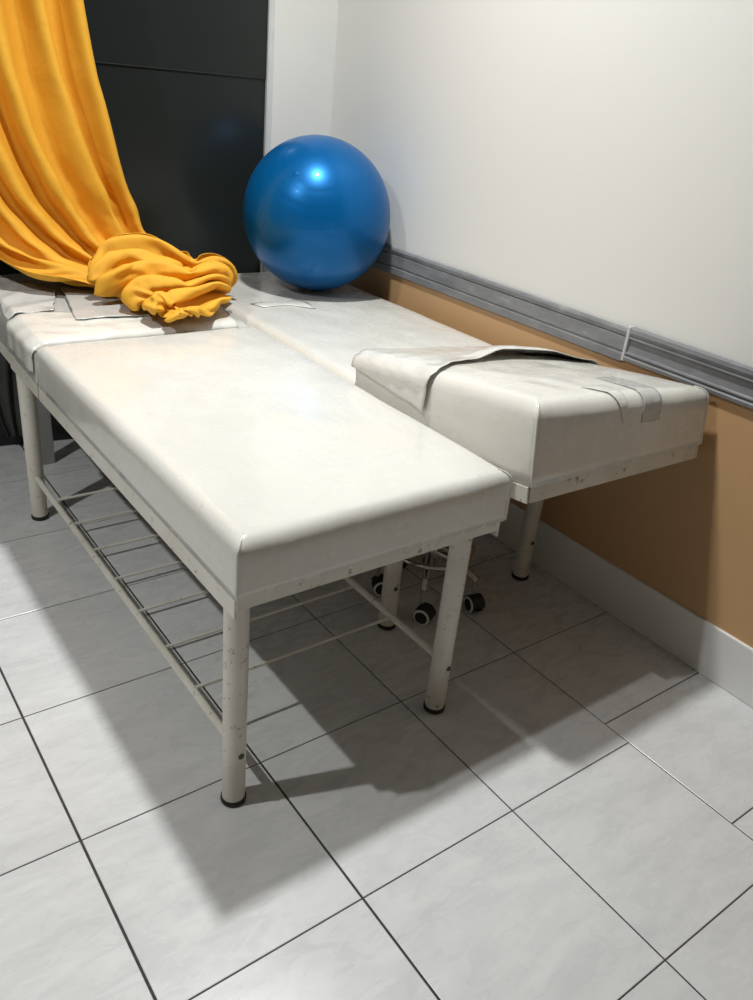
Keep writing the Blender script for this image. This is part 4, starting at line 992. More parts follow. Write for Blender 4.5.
-5,-2,-1,-1,-2,6,-2,0,0,1,1,0,-2,0,-3,0,-1,-1,2,6,-5,3,0,2,-5,8,-4,-2,-2,-3,-1,0,6,0,9,-6,-2,-8,5,-4,2,4,-1,-4,4,0,-2,0,-1,6,-3,-9,-4,-2,7,6,-10,10,-1,
-2,0,-10,-1,14,-17,6,-3,-5,4,0,2,1,1,-8,-1,-3,-2,-1,2,2,1,2,-1,-1,1,7,-8,-8,-5,1,6,-5,5,2,1,-3,1,-3,-1,-3,2,-3,-2,2,10,-4,-1,-6,-2,8,5,-15,-1,5,7,-3,
-1,-2,-3,3,-2,-3,-2,-1,-8,1,6,-3,11,-20,6,5,5,-14,12,-12,3,-9,6,-1,-5,11,2,-13,9,-5,-4,-5,-4,-1,4,1,2,1,1,-3,-1,-9,-3,-3,-3,1,0,5,4,3,-1,-2,-5,2,-3,-2,
-10,8,-2,14,-7,-1,-4,-4,-4,-5,1,-3,-1,-1,7,10,0,-4,-7,0,4,-4,-4,-2,2,-15,19,-6,-4,5,-2,10,-15,-2,-4,13,-8,-2,-1,6,11,-12,3,5,-17,0,5,-9,-5,-1,2,3,2,2,
2,1,-8,-3,-5,-3,-7,2,4,1,6,1,1,3,-12,-4,-6,-2,5,7,10,-14,1,-2,-3,-3,-4,-5,-4,-1,0,7,-2,1,4,-1,-2,-4,-5,-5,-5,-3,-2,-2,-1,21,-11,4,3,-15,9,-7,-6,-10,24,
-5,-13,5,1,1,4,0,-6,-7,-3,2,-9,0,2,3,3,2,0,-2,0,-7,-4,0,-8,-1,5,5,8,-7,5,-2,-7,-4,-5,-10,6,0,1,6,5,0,-4,-3,-5,-1,-6,-1,-2,3,3,4,2,1,-4,-3,-4,-3,-6,5,1,
16,-27,2,-2,20,-8,-8,-3,25,-4,-7,-27,11,-1,0,1,2,3,-4,-1,2,-12,-5,-2,0,2,2,3,3,-1,-3,-3,1,-5,-5,18,-16,-6,17,-6,5,-2,-6,5,-17,-2,-2,-4,2,4,4,3,0,-1,-2,
-3,-5,0,-6,0,5,2,2,2,7,-8,-3,-3,-5,-9,-1,7,1,-14,6,1,8,7,-6,1,-11,-2,-4,-3,0,30,-27,2,3,5,-3,-2,-2,0,-4,-8,0,1,1,0,3,2,-4,-3,-4,0,6,-20,3,12,-5,2,3,-2,
-6,3,-5,-11,-2,-7,4,8,8,2,8,-8,1,-14,-5,-4,-1,0,3,5,4,5,4,-8,-5,-3,-4,-4,-8,-2,3,9,-5,0,-6,10,12,-3,-2,-13,-2,4,-7,2,7,2,1,0,7,-7,-9,-8,1,-4,0,4,-1,4,
-3,3,-5,-3,-6,-3,-10,0,13,0,-3,4,5,-6,-7,-5,-3,-3,-11,-8,20,4,-1,1,3,0,-3,6,-7,-7,-14,3,4,4,4,7,7,-2,-7,-7,-3,-5,3,-6,-10,15,6,-11,4,-6,-1,0,9,-8,-3,
-5,3,-8,30,-18,0,7,-7,10,2,-9,-16,0,2,0,11,-6,-2,2,-2,-1,-3,-4,-12,-6,16,2,-2,7,-8,2,-7,7,2,-12,-13,25,-9,10,-13,2,4,0,-1,-2,3,6,17,-24,4,5,6,7,-20,4,
2,-1,3,-9,-5,8,10,-19,1,1,-2,-1,4,-2,-3,8,14,5,4,-38,1,16,8,-5,-5,0,2,0,-2,-3,-4,-2,0,-5,4,4,-3,-1,-2,-9,-10,-1,-7,5,32,-15,23,11,-12,-21,-2,-10,-6,0,
24,-17,32,4,-25,4,-2,1,18,-28,-16,23,9,6,1,-5,-12,9,-4,3,-16,-21,14,-14,0,0,4,18,-20,7,12,-5,-7,-3,-9,10,-6,4,-5,5,1,6,1,-2,-3,10,-1,-2,-2,-6,-7,8,-4,
3,-2,-2,-7,-7,1,-3,0,25,-13,28,-3,-16,0,-10,-5,0,-6,3,1,24,-8,11,-13,6,-12,36,-42,-1,-6,23,4,0,-2,0,8,-15,14,-5,-8,-15,2,-1,-7,4,4,10,-3,-4,8,5,1,2,
-19,-10,-2,14,0,-3,3,8,10,-11,1,-1,1,11,3,8,-1,-16,-4,-6,-3,-4,-8,-6,0,12,27,-14,13,-4,-8,-6,0,-7,-18,22,-14,-17,9,6,11,-11,40,-18,25,-49,-1,-6,21,-19,
-2,8,7,7,25,-3,-17,-2,0,-10,-9,8,-8,1,0,-5,23,-13,-7,1,13,3,7,4,11,-18,-9,-1,-3,-6,7,13,3,-6,16,13,7,-12,-18,-2,-6,-4,-1,-8,0,-2,1,32,0,3,-24,1,0,-2,0,
-5,-7,-20,53,-32,-5,-6,4,20,8,21,-30,0,1,12,15,15,-6,-6,-20,-18,8,-4,-2,22,1,-22,5,1,2,-9,-1,20,-30,19,-14,3,15,1,16,3,0,20,-18,11,-37,-11,17,11,9,8,
-2,3,-19,-2,3,5,-13,-4,1,-7,0,2,8,16,-14,3,7,-16,2,-3,0,1,6,3,-8,18,-2,-12,6,-4,-10,5,10,8,4,23,-21,-12,11,-2,8,-10,-32,11,25,-18,34,4337,32,30,15,-32,
-35,-36,-36,-34,-7,29,31,32,31,26,-14,-34,-36,-35,-35,-30,12,28,31,31,30,21,-20,-34,-35,-35,-34,-30,9,28,30,31,30,23,-16,-34,-35,-35,-35,-31,11,29,31,
32,30,21,-26,-35,-35,-36,-35,-20,26,32,32,31,29,-5,-34,-36,-35,-36,-32,14,31,31,32,0,-1,0,-1,1,-1,1,0,0,0,-1,1,0,0,0,-1,0,1,0,0,0,0,1,-1,0,0,0,-1,1,0,
0,0,0,0,0,1,-1,0,0,-1,1,0,0,0,0,0,0,0,0,0,0,0,0,-1,1,0,1,-1,0,0,0,0,0,0,0,-1,1,1,-1,0,0,0,-1,1,0,-1,0,0,0,0,0,0,0,0,0,1,-1,0,0,0,0,0,0,-1,1,1,-1,0,0,0,
0,0,0,0,0,0,1,-1,1,-1,0,1,-1,0,-1,1,1,-1,1,0,-1,1,-1,0,0,0,0,0,0,0,0,0,0,0,0,-1,1,0,0,0,0,0,0,0,0,-1,0,-1,1,0,-1,1,0,0,-1,1,0,0,-1,1,0,-1,0,0,1,0,0,-1,
1,0,0,0,-1,0,1,-1,1,0,0,0,0,0,0,-1,0,0,1,-1,1,0,0,0,0,0,-1,1,0,0,0,0,0,-1,1,0,0,0,0,0,-1,1,-1,1,0,-1,1,0,-1,0,0,-1,1,0,0,-1,1,0,0,0,0,0,0,0,0,0,0,0,0,
0,0,1,-1,0,0,0,0,0,-1,1,0,0,0,0,0,1,-1,0,0,0,0,0,0,0,0,0,1,0,-1,0,0,0,0,0,1,-1,-1,1,1,-1,0,0,0,-1,1,0,0,0,0,0,0,0,-1,-1,1,0,0,0,0,0,0,-1,1,0,-1,0,0,1,
-1,0,1,0,-1,0,1,0,-1,1,0,0,0,0,0,0,0,0,0,0,0,0,0,0,0,0,0,0,0,0,0,0,0,0,-1,1,-1,1,-1,1,0,0,-1,1,-1,0,0,0,0,1,0,0,0,0,-1,0,-1,1,0,0,0,0,0,0,-1,1,0,0,0,0,
0,0,0,0,0,0,0,0,1,-1,0,0,0,0,0,0,0,0,0,1,-1,0,0,0,0,0,0,-1,1,0,0,0,0,0,0,0,0,-1,1,0,1,-2,1,0,1,-1,0,0,0,0,0,0,-1,1,0,0,-1,0,0,0,0,0,-1,0,0,1,0,0,0,0,0,
0,0,-1,1,0,0,-1,1,0,-1,1,0,0,0,0,0,-1,1,0,0,0,0,0,0,0,0,0,-1,1,-1,1,-1,1,0,0,-1,0,1,0,-1,0,0,1,-1,0,0,0,0,0,0,0,0,0,1,-1,0,0,0,-1,0,0,0,0,0,0,0,0,-1,0,
1,0,0,0,0,0,0,-1,1,0,0,0,0,0,0,0,0,0,0,0,-1,1,0,0,1,-1,0,0,0,0,0,0,0,0,0,0,0,0,0,0,0,0,0,0,0,0,0,0,0,0,0,0,0,0,-1,1,0,0,0,0,-1,0,-1,0,0,0,1,0,0,0,0,0,
0,0,-1,0,0,1,-1,1,-1,1,-1,1,0,0,0,0,0,0,-1,1,0,0,0,-1,1,0,0,0,0,-1,1,-1,1,0,0,0,0,-1,1,0,-1,0,1,0,0,-1,1,0,0,-1,0,0,0,0,1,-1,0,0,0,0,-1,0,-1,1,0,0,0,0,
0,-1,1,0,0,0,0,0,0,0,0,0,0,0,0,0,0,0,0,0,0,0,0,0,0,0,0,1,-1,1,-1,-1,0,1,-1,1,0,0,0,0,0,0,0,-1,1,0,-1,0,1,0,-1,1,0,0,-1,1,-1,0,0,1,0,-1,1,0,-1,-1,1,0,0,
0,0,-1,0,1,-1,0,0,1,0,0,0,-1,0,0,1,0,0,-1,1,0,0,-1,0,0,1,-1,1,0,-1,0,1,-1,1,0,0,0,0,0,-1,0,1,-1,1,0,-1,1,-1,0,1,0,-1,0,1,-1,0,0,1,-1,1,-1,0,0,0,1,-1,0,
-1,0,-1,0,1,0,0,0,0,0,0,0,0,-1,0,0,0,1,0,0,-1,0,1,0,0,0,0,0,0,0,0,0,-1,1,0,0,0,1,-1,0,0,-1,1,0,0,0,-1,1,-1,1,0,-1,1,0,-1,0,1,0,0,0,0,0,-1,0,0,1,-1,0,0,
0,0,1,-1,0,0,0,0,0,-1,1,0,-1,0,0,0,1,0,0,0,-1,1,0,0,0,-1,1,0,-1,0,1,0,0,0,0,0,-1,1,0,0,-1,1,0,-1,1,-1,0,1,0,0,0,0,0,-1,1,-1,0,1,0,-1,1,-1,0,1,-1,0,0,0,
0,0,0,0,0,1,-1,-2,0,0,1,0,0,0,0,0,0,0,0,0,0,0,0,0,0,-1,0,1,0,0,0,-1,1,0,0,0,0,-1,1,0,0,0,0,0,1,-1,-1,1,0,0,0,-1,1,0,0,0,-1,1,-1,1,0,-1,0,1,-1,1,0,-1,1,
0,0,-1,0,1,0,0,0,-1,1,-1,0,0,-1,0,0,1,0,-1,0,0,0,0,0,0,0,0,1,0,0,-1,0,0,0,1,0,0,-1,1,-1,1,-1,0,1,0,0,-1,0,1,0,0,-1,1,-1,1,-1,0,0,1,0,-1,1,-1,0,1,-1,0,
1,-1,1,0,-1,0,0,0,0,0,0,0,0,0,0,-1,0,0,0,0,0,0,-1,1,0,0,0,0,0,0,0,0,-1,1,0,0,0,0,0,0,0,0,0,-1,1,0,0,0,0,0,0,0,0,0,0,0,0,-1,1,-1,1,0,0,-1,1,0,-1,1,0,-1,
1,0,-1,1,-1,1,0,-1,0,1,0,-1,0,0,0,1,0,-1,0,0,0,0,0,0,0,0,-1,0,0,1,-1,1,0,0,0,-1,0,0,1,0,0,0,0,0,0,0,0,0,0,0,0,-1,1,0,0,0,0,-1,1,0,0,0,0,0,0,0,-1,1,0,
-1,0,1,-1,0,1,-1,1,-1,0,0,0,0,0,0,0,1,0,-1,0,-2,0,0,1,0,0,-1,1,-1,1,0,0,-1,1,-1,0,0,0,1,0,0,-1,0,0,0,0,1,0,0,0,-1,0,0,0,1,-1,1,0,-1,0,1,-1,1,-1,0,0,0,
0,1,0,-1,0,0,0,0,0,1,-1,1,-1,1,0,-1,0,0,0,0,0,0,0,0,0,-1,0,0,0,-1,0,1,0,0,-1,0,0,1,0,0,0,0,0,-1,1,-1,1,0,0,0,0,-1,1,0,-1,1,0,0,0,0,0,0,0,0,0,0,0,-1,1,
0,0,0,0,-1,1,0,-1,1,0,-1,1,-1,1,0,0,-1,0,1,0,-1,0,1,-1,0,0,1,0,-2,0,1,-1,1,0,0,-1,0,1,0,0,-1,0,0,0,0,1,0,-1,1,-1,0,0,0,1,0,-1,0,1,0,0,0,-1,0,1,0,0,0,
-1,0,0,1,-1,0,0,1,0,0,-1,0,1,-1,0,0,0,0,1,-1,1,0,-1,0,0,0,0,0,0,0,0,0,0,-1,0,0,0,0,0,-1,1,0,-1,0,0,1,0,0,0,0,-1,1,0,-1,1,0,0,0,0,0,0,0,0,-1,1,-1,1,0,0,
0,0,0,0,0,0,-1,1,0,0,0,-1,1,0,0,-1,0,0,1,-1,1,-1,1,-1,1,0,-1,0,1,-1,0,0,0,1,0,0,-1,0,0,0,0,0,0,0,0,0,0,0,0,-1,1,0,-1,1,-1,0,1,-1,1,0,0,-1,1,0,0,0,0,-1,
1,0,0,0,0,0,0,0,-1,1,0,-1,0,1,-1,1,-1,0,0,0,1,0,-1,1,-1,1,-1,1,-1,1,-1,0,0,1,-1,0,1,-1,0,0,-2,0,0,1,0,-1,1,0,-1,1,0,0,-1,1,-1,1,0,0,0,0,0,0,-1,0,0,1,0,
0,0,-1,1,0,0,0,0,0,0,0,0,0,0,-1,0,1,0,-1,1,0,0,0,0,0,-1,0,1,-1,1,0,0,0,0,-1,1,0,-1,0,1,0,-1,1,0,0,-1,0,0,0,-1,1,0,-1,1,-1,0,0,1,-1,1,-1,1,-1,0,1,-1,0,
1,0,0,0,0,-1,0,1,0,0,-1,0,1,-1,0,1,0,-1,0,1,0,0,-1,1,0,0,0,-1,0,0,0,0,0,0,0,0,1,-1,0,1,-1,0,1,-1,0,0,0,0,0,0,-2,0,1,0,0,0,0,0,0,0,0,0,-1,1,0,0,0,0,0,0,
0,0,-1,0,1,-1,1,0,0,0,0,0,0,0,-1,1,0,0,0,0,0,-1,1,-1,1,0,-1,0,0,1,0,-1,1,0,-1,1,0,0,0,0,0,0,0,-1,0,1,-1,0,0,1,0,0,-1,0,0,0,0,0,0,0,0,0,0,0,0,0,0,0,-1,
1,0,0,-1,1,0,0,-1,1,0,0,0,0,-1,1,0,0,0,0,0,0,0,0,0,0,-1,1,0,0,0,0,0,0,0,0,0,0,0,-1,0,1,-1,1,0,0,-1,1,0,-1,1,0,0,-1,0,1,-2,1,0,0,0,0,0,0,0,0,0,0,0,0,0,
0,0,0,0,0,0,-1,1,-1,1,0,0,1,-1,0,0,0,0,0,0,0,0,0,0,0,0,0,0,0,-1,0,1,0,0,0,0,0,-1,0,0,1,0,0,0,0,0,-1,1,0,-1,1,0,-1,1,0,0,0,-2,0,0,1,0,0,0,0,0,0,0,0,0,
-1,1,0,0,0,0,-1,1,0,-1,1,0,0,0,0,0,0,0,0,0,0,0,0,0,0,0,0,0,0,0,0,0,0,0,0,0,0,-1,0,1,0,0,-1,1,0,0,0,0,0,0,-1,1,0,-1,1,-1,1,0,-1,-1,0,0,0,0,0,0,0,0,0,0,
0,0,0,0,0,0,-1,1,0,0,0,0,0,-1,1,0,0,0,0,0,0,0,0,0,0,0,0,0,-1,1,0,0,-1,1,0,0,0,0,-1,1,0,-1,0,1,0,-1,0,1,0,-1,1,0,0,0,0,0,0,0,-1,1,0,-2,0,1,0,0,0,0,1,-1,
0,0,-1,0,1,-1,1,0,0,0,0,0,0,-1,0,1,-1,1,0,0,0,0,0,0,0,0,0,0,0,0,0,-1,0,1,0,0,0,0,-1,0,1,0,-1,1,0,-1,1,0,0,0,0,1,-1,0,0,0,0,0,0,0,0,0,1,-2,0,0,1,1,0,-1,
0,0,0,0,0,0,-1,1,0,0,0,0,0,-1,0,1,0,-1,1,0,0,0,0,0,0,0,0,-1,1,0,0,0,0,0,0,-1,1,-1,1,-1,1,0,0,0,0,0,0,0,-1,1,0,0,0,0,0,-1,1,0,-1,1,0,0,0,0,0,-1,0,0,0,0,
0,0,0,0,0,0,0,0,0,0,-1,1,0,-1,1,0,0,-1,0,1,0,-1,1,0,0,0,0,0,-1,1,-1,1,0,0,0,0,0,0,0,0,0,0,0,0,0,-1,1,-1,0,1,0,0,0,0,0,0,0,0,0,0,0,0,0,0,0,0,0,-2,0,0,0,
1,-1,1,0,0,0,0,0,-1,1,0,0,0,0,0,-1,1,0,0,0,0,-1,1,0,0,0,0,0,0,0,0,0,0,-1,1,0,0,0,0,0,0,-1,1,0,0,0,0,-1,1,0,-1,1,0,0,0,0,0,0,0,0,0,1,-1,0,0,0,0,0,-3,1,
0,1,-1,1,0,0,0,-1,0,0,1,-1,0,1,-1,1,0,0,-1,0,0,0,0,1,0,0,0,0,0,-1,0,1,0,0,-1,1,0,0,0,0,-1,0,1,0,-1,0,1,-1,1,0,-1,0,1,-1,0,1,0,0,0,0,0,0,0,-1,1,0,-1,1,
0,0,-1,-1,1,-1,1,0,0,0,0,1,-1,-1,0,0,1,-1,1,-1,0,0,1,0,-1,0,1,0,0,0,0,0,0,0,0,0,-1,0,1,0,-1,1,-1,0,1,0,-1,1,0,0,-1,1,-1,0,1,0,-1,1,0,-1,1,0,0,0,0,0,0,
1,-1,0,0,0,0,1,-2,0,0,1,0,0,0,-1,1,-1,0,1,0,0,-1,1,0,0,0,0,0,-1,1,0,-1,0,0,0,1,-1,1,0,0,-1,1,0,0,0,0,-1,1,0,0,0,0,-1,1,0,0,0,0,0,0,0,0,0,0,0,0,1,0,-1,
0,0,0,0,0,0,1,-1,1,-1,-2,0,0,0,0,0,0,1,0,0,0,-1,0,0,0,1,-1,0,0,0,0,1,-1,0,1,0,0,0,0,0,-1,0,1,0,0,0,0,0,0,0,0,0,0,-1,1,0,-1,1,0,0,0,0,-1,0,1,-1,1,0,0,0,
0,0,0,0,0,0,0,0,0,1,-1,1,-3,1,0,0,1,0,0,0,0,0,-1,1,-1,1,-1,0,1,0,0,0,0,-1,1,0,-1,0,0,1,0,0,0,0,-1,1,-1,1,0,0,0,0,0,-1,0,1,0,0,0,-1,1,0,-1,0,1,0,-1,1,0,
0,0,0,0,0,1,-1,0,0,1,0,-1,0,0,0,-2,0,0,0,0,0,1,0,0,0,-1,0,1,-1,0,0,0,0,0,0,0,0,0,0,1,0,0,-1,0,0,0,0,1,-1,1,-1,0,0,0,1,-1,1,0,-1,0,0,1,0,0,0,0,0,0,0,0,
0,1,-1,1,0,0,-1,0,1,-1,0,0,0,0,0,1,0,-2,0,0,0,0,0,0,0,0,1,0,-1,0,0,0,0,0,0,0,0,0,1,-1,1,-1,0,0,1,0,0,0,0,0,0,0,0,0,0,0,-1,1,-1,0,1,0,0,-1,1,-1,0,0,1,
-1,0,1,-1,1,0,0,0,0,0,0,0,1,0,-1,0,0,1,-1,0,-3,0,0,1,0,0,0,1,0,-1,-1,1,-1,1,-1,1,0,0,0,-1,1,0,0,0,0,0,0,0,0,0,0,0,0,0,0,0,0,1,-1,0,0,1,-1,0,0,0,1,-1,1,
0,0,-1,0,1,-1,1,-1,1,0,0,0,0,0,0,0,0,0,0,1,-1,1,0,-2,0,0,-1,1,-1,1,0,1,0,-1,0,0,0,0,0,0,0,0,0,0,0,0,0,1,0,-1,0,0,0,0,0,0,0,0,1,0,-1,0,1,-1,0,1,-1,1,-1,
0,1,0,0,-1,0,1,-1,1,-1,2,-1,0,1,0,-2,1,0,0,0,0,1,-1,0,0,1,-2,-1,0,0,0,1,0,0,0,0,0,-1,1,0,-1,0,1,0,-1,1,0,0,1,0,-1,0,0,0,0,0,0,0,0,1,0,-1,1,0,-1,0,0,0,
0,0,0,1,0,0,-1,0,0,1,-1,1,-1,1,0,0,0,0,0,0,-1,1,0,0,1,-1,0,1,0,-1,-3,0,0,0,0,0,0,0,1,0,-1,1,0,-1,0,0,0,0,0,0,1,-1,0,0,1,0,0,0,0,0,-1,0,1,-1,1,1,-1,0,0,
0,0,0,0,0,0,0,0,0,1,0,-1,0,0,0,0,0,0,1,0,0,0,0,0,0,0,0,0,0,0,0,0,1,-3,1,-1,0,0,0,1,0,0,0,-1,0,0,0,0,0,0,0,1,-1,0,1,0,1,-1,0,-1,1,-1,0,1,0,0,0,0,0,0,0,
0,0,0,0,0,0,1,-1,1,-1,0,0,0,0,1,-1,1,0,0,0,0,0,1,-1,0,0,0,0,0,0,0,0,1,0,-3,-1,1,0,-1,0,1,0,0,0,0,1,-1,0,-1,0,1,0,-1,1,0,0,1,0,0,-1,1,-1,1,-1,0,0,1,0,0,
0,0,1,-1,0,0,-1,0,1,-1,1,0,1,0,0,-1,0,0,0,0,0,1,-1,1,1,-1,0,0,0,0,0,0,1,0,0,-1,0,-2,0,-1,-1,1,0,0,1,0,0,0,-1,1,0,-1,0,0,0,1,-1,1,0,0,0,0,0,0,0,-1,1,0,
0,0,0,1,0,0,-1,0,0,0,0,0,0,1,0,-1,0,0,0,1,-1,0,1,-1,0,0,1,1,-1,0,0,-1,1,0,1,-1,0,0,0,1,0,-3,-1,0,1,-1,0,1,0,0,0,0,0,0,-1,1,0,0,-1,0,0,1,1,0,0,0,0,-1,0,
0,0,0,0,0,1,0,0,0,0,0,-1,0,1,-1,0,0,1,1,0,0,0,-1,0,0,0,0,1,0,0,0,0,0,0,0,0,1,-1,0,0,1,0,0,0,-3,1,-1,-1,1,0,0,0,0,1,-1,1,-1,1,-1,0,0,0,0,1,-1,0,1,0,0,0,
-1,1,0,-1,0,0,1,0,0,0,0,0,0,0,0,0,0,0,0,0,0,1,-1,0,0,0,1,-1,1,-1,1,1,-1,0,1,-1,0,0,0,0,1,-1,0,1,0,0,-3,-1,0,0,-1,0,1,0,2,-1,0,-1,1,-1,0,0,0,0,0,0,1,1,
0,0,0,-1,1,-1,0,0,0,0,0,1,0,0,0,0,0,-1,0,0,1,-1,1,0,1,-1,1,0,-1,0,0,0,0,1,-1,1,0,0,0,0,0,0,0,0,0,1,0,-1,1,0,-3,0,-1,0,0,0,0,1,-1,0,1,0,0,-1,0,0,0,1,0,
-1,1,0,1,-1,1,0,-1,-1,0,1,0,0,0,1,0,0,1,-1,-1,1,-1,0,0,1,0,1,-1,1,-1,0,1,-1,0,0,0,0,1,0,0,1,-1,0,-1,1,0,1,-1,0,0,1,-1,1,-4,0,1,-1,-1,0,1,0,0,1,0,-1,0,
1,-1,0,0,-1,0,1,0,1,0,1,-1,0,0,0,0,0,-1,1,0,0,1,0,-1,1,0,-1,1,-1,0,0,0,1,1,-1,1,-1,0,0,0,0,0,0,0,1,0,0,0,0,0,0,0,0,1,-1,1,0,0,0,-3,0,-2,1,-1,0,1,-1,1,
0,0,1,-1,0,0,-1,0,1,0,0,1,1,0,-1,0,0,0,0,-1,0,1,-1,1,1,0,0,0,0,0,-1,0,0,0,0,0,1,0,1,-1,1,-1,0,-1,2,-1,1,0,0,0,0,0,0,0,0,1,-1,0,1,0,0,0,0,-3,-1,1,-2,1,
0,0,1,-1,1,0,0,0,-1,1,0,0,0,0,-1,1,0,1,0,0,0,-1,0,0,0,0,1,0,0,0,1,0,-1,-1,1,-1,1,0,0,0,0,1,-1,1,-1,0,0,1,-1,1,-1,1,0,0,0,1,0,-1,0,0,1,0,-1,1,0,0,0,-4,
0,-1,0,-1,1,0,0,1,0,0,0,0,0,-1,0,0,0,0,1,0,2,-1,1,-1,0,0,-1,1,-1,0,0,1,1,0,-1,1,-1,1,-2,1,0,0,0,1,1,-1,1,-1,0,0,0,0,0,0,1,0,0,0,0,-1,1,0,0,0,0,1,0,-1,
1,0,0,-3,-1,0,-1,-1,1,0,0,0,1,0,0,0,-1,0,1,-1,0,1,-1,1,1,0,0,0,-1,1,-1,0,0,0,0,0,1,0,1,-1,1,-1,0,0,0,0,0,0,1,0,0,0,0,0,-1,0,1,0,0,1,0,0,-1,1,0,-1,0,1,
1,-1,0,1,0,0,0,-4,0,-1,0,0,-1,1,0,0,0,1,0,0,-1,0,0,0,0,0,0,1,1,0,0,0,0,-1,0,0,0,0,0,1,1,0,0,0,-1,1,-1,0,-1,0,0,1,1,1,0,0,-1,0,-1,1,0,0,0,0,1,0,0,0,0,0,
0,1,-1,1,0,0,0,0,0,-4,-1,0,-1,-1,1,0,0,1,-1,1,0,0,0,0,0,0,0,0,0,0,1,1,-1,0,0,0,0,0,0,0,0,0,1,0,0,0,1,-1,0,-1,1,0,0,0,1,0,0,0,0,0,0,0,0,0,0,1,0,-1,1,0,
0,0,0,0,1,-1,1,0,0,0,0,-4,-1,0,0,-1,0,1,-1,1,0,0,1,-1,0,-1,0,1,0,0,0,1,0,0,1,0,-1,0,0,-1,1,0,0,0,1,1,0,0,-1,0,-1,1,0,0,0,0,0,1,0,0,0,-1,0,0,1,1,0,0,-1,
1,-1,0,0,1,0,0,0,1,-1,1,0,0,0,-4,0,-1,-2,0,1,-1,1,0,0,1,0,0,0,-1,1,-1,0,0,1,1,0,1,-1,0,1,-1,-1,1,-1,0,1,1,0,0,0,0,0,-1,1,-1,0,0,0,1,1,0,0,0,-1,1,0,0,
-1,1,0,0,1,0,0,0,0,-1,1,0,1,0,0,0,0,0,-1,-5,0,-1,0,0,-1,1,0,0,1,-1,0,1,-1,0,0,0,1,0,-1,1,1,0,0,0,-1,1,0,-1,1,0,-1,1,1,0,0,0,-1,1,-1,1,-1,0,1,0,1,0,0,0,
0,-1,0,0,1,0,0,1,0,-1,0,0,0,1,-1,1,0,0,0,1,0,0,0,-4,-2,0,-1,-1,1,0,0,1,0,0,0,0,0,-1,1,0,0,0,0,1,1,-1,1,-1,1,-1,0,0,0,0,1,0,1,0,0,-1,1,-1,0,0,1,0,-1,1,
0,1,0,-1,0,0,0,0,0,0,1,0,0,0,0,1,0,0,0,0,0,1,0,0,0,0,0,-5,0,-1,-1,0,0,0,0,0,1,0,0,0,1,-2,0,1,0,0,0,1,0,1,-1,1,-1,0,0,0,0,0,0,1,0,0,0,1,0,0,-1,0,0,0,0,
0,1,0,0,1,-1,0,0,0,1,0,0,0,1,-1,0,0,0,0,1,0,1,-1,1,-1,1,0,0,-5,-1,-1,0,0,0,0,0,1,0,-1,1,0,-1,0,0,1,-1,1,0,1,0,0,0,0,1,-1,0,0,0,0,0,0,1,1,0,-1,0,0,0,0,
0,0,0,1,0,0,0,0,0,0,0,0,0,1,0,1,-1,0,0,0,1,0,0,1,-1,1,-1,1,0,0,0,-5,-1,-1,-1,0,0,0,0,1,0,0,0,0,1,-2,1,0,1,-1,1,0,0,0,1,0,-1,1,-1,0,0,0,1,1,0,0,0,0,0,
-1,1,0,-1,0,1,0,1,0,1,-1,0,0,0,0,0,0,2,-1,0,0,0,0,0,1,0,0,0,0,1,0,0,0,-1,-5,-1,-1,0,-1,0,0,0,0,1,0,0,0,0,-1,0,2,-1,1,-1,1,0,1,-1,0,1,-1,1,0,0,0,0,0,1,
0,0,0,0,0,0,-1,1,0,0,0,1,0,-1,1,0,-1,0,1,0,0,1,0,0,0,-1,1,-1,1,1,0,1,-1,0,1,0,0,0,-5,-2,0,-1,0,0,0,0,1,-2,1,-1,1,1,-1,0,1,0,0,0,1,0,0,0,1,0,-1,0,0,0,0,
0,2,0,-1,0,1,0,0,-1,1,0,0,0,0,0,0,1,-1,0,1,0,0,0,1,0,0,0,0,0,-1,1,1,0,0,0,1,0,0,0,0,0,-5,-2,-2,1,-1,1,-1,1,0,0,6,-7,1,1,1,-1,0,0,0,0,1,0,-1,1,0,0,0,0,
1,0,0,-1,1,0,1,0,-1,0,0,1,-1,0,0,0,1,0,1,-1,1,0,-1,1,0,0,0,1,0,-1,0,0,1,0,1,1,-1,0,0,1,0,0,0,0,-5,-2,1,-1,-1,-1,0,0,-1,5,-11,8,-1,0,2,0,0,0,0,0,-1,2,0,
0,-1,1,-1,1,0,0,0,0,0,1,0,0,1,1,0,-2,1,0,0,0,0,0,0,1,-1,1,-1,1,0,0,0,1,0,0,0,-1,0,1,0,2,0,0,0,0,0,0,0,-1,-4,0,-3,0,-1,-1,1,0,2,1,-2,0,-1,0,2,-1,1,0,0,
0,0,0,0,0,0,0,2,0,-1,0,0,0,1,0,0,-1,0,1,0,0,0,0,0,0,1,0,-1,1,1,0,0,-1,0,1,0,0,1,-1,0,-1,1,0,1,0,1,0,-1,1,0,0,0,0,-7,-4,-5,1,6,-2,-1,3,2,4,-7,-2,2,3,-1,
-2,2,0,0,0,1,1,0,-1,0,0,0,0,1,0,0,0,0,0,0,0,0,0,1,1,-1,0,0,0,0,1,0,0,0,1,0,-1,1,-1,1,1,-1,0,0,0,0,1,1,1,0,-1,1,-1,1,-1,1,0,-13,4,-4,-1,4,0,-2,3,3,-5,4,
-4,1,2,-3,0,3,1,0,-2,2,-1,0,1,0,1,0,0,-1,1,-1,0,-2,2,0,1,0,1,2,-2,1,-1,0,0,-1,0,2,-1,1,0,0,0,0,2,-1,1,-1,0,1,-1,-1,1,3,0,0,0,0,0,0,0,0,1,-12,1,0,-1,1,
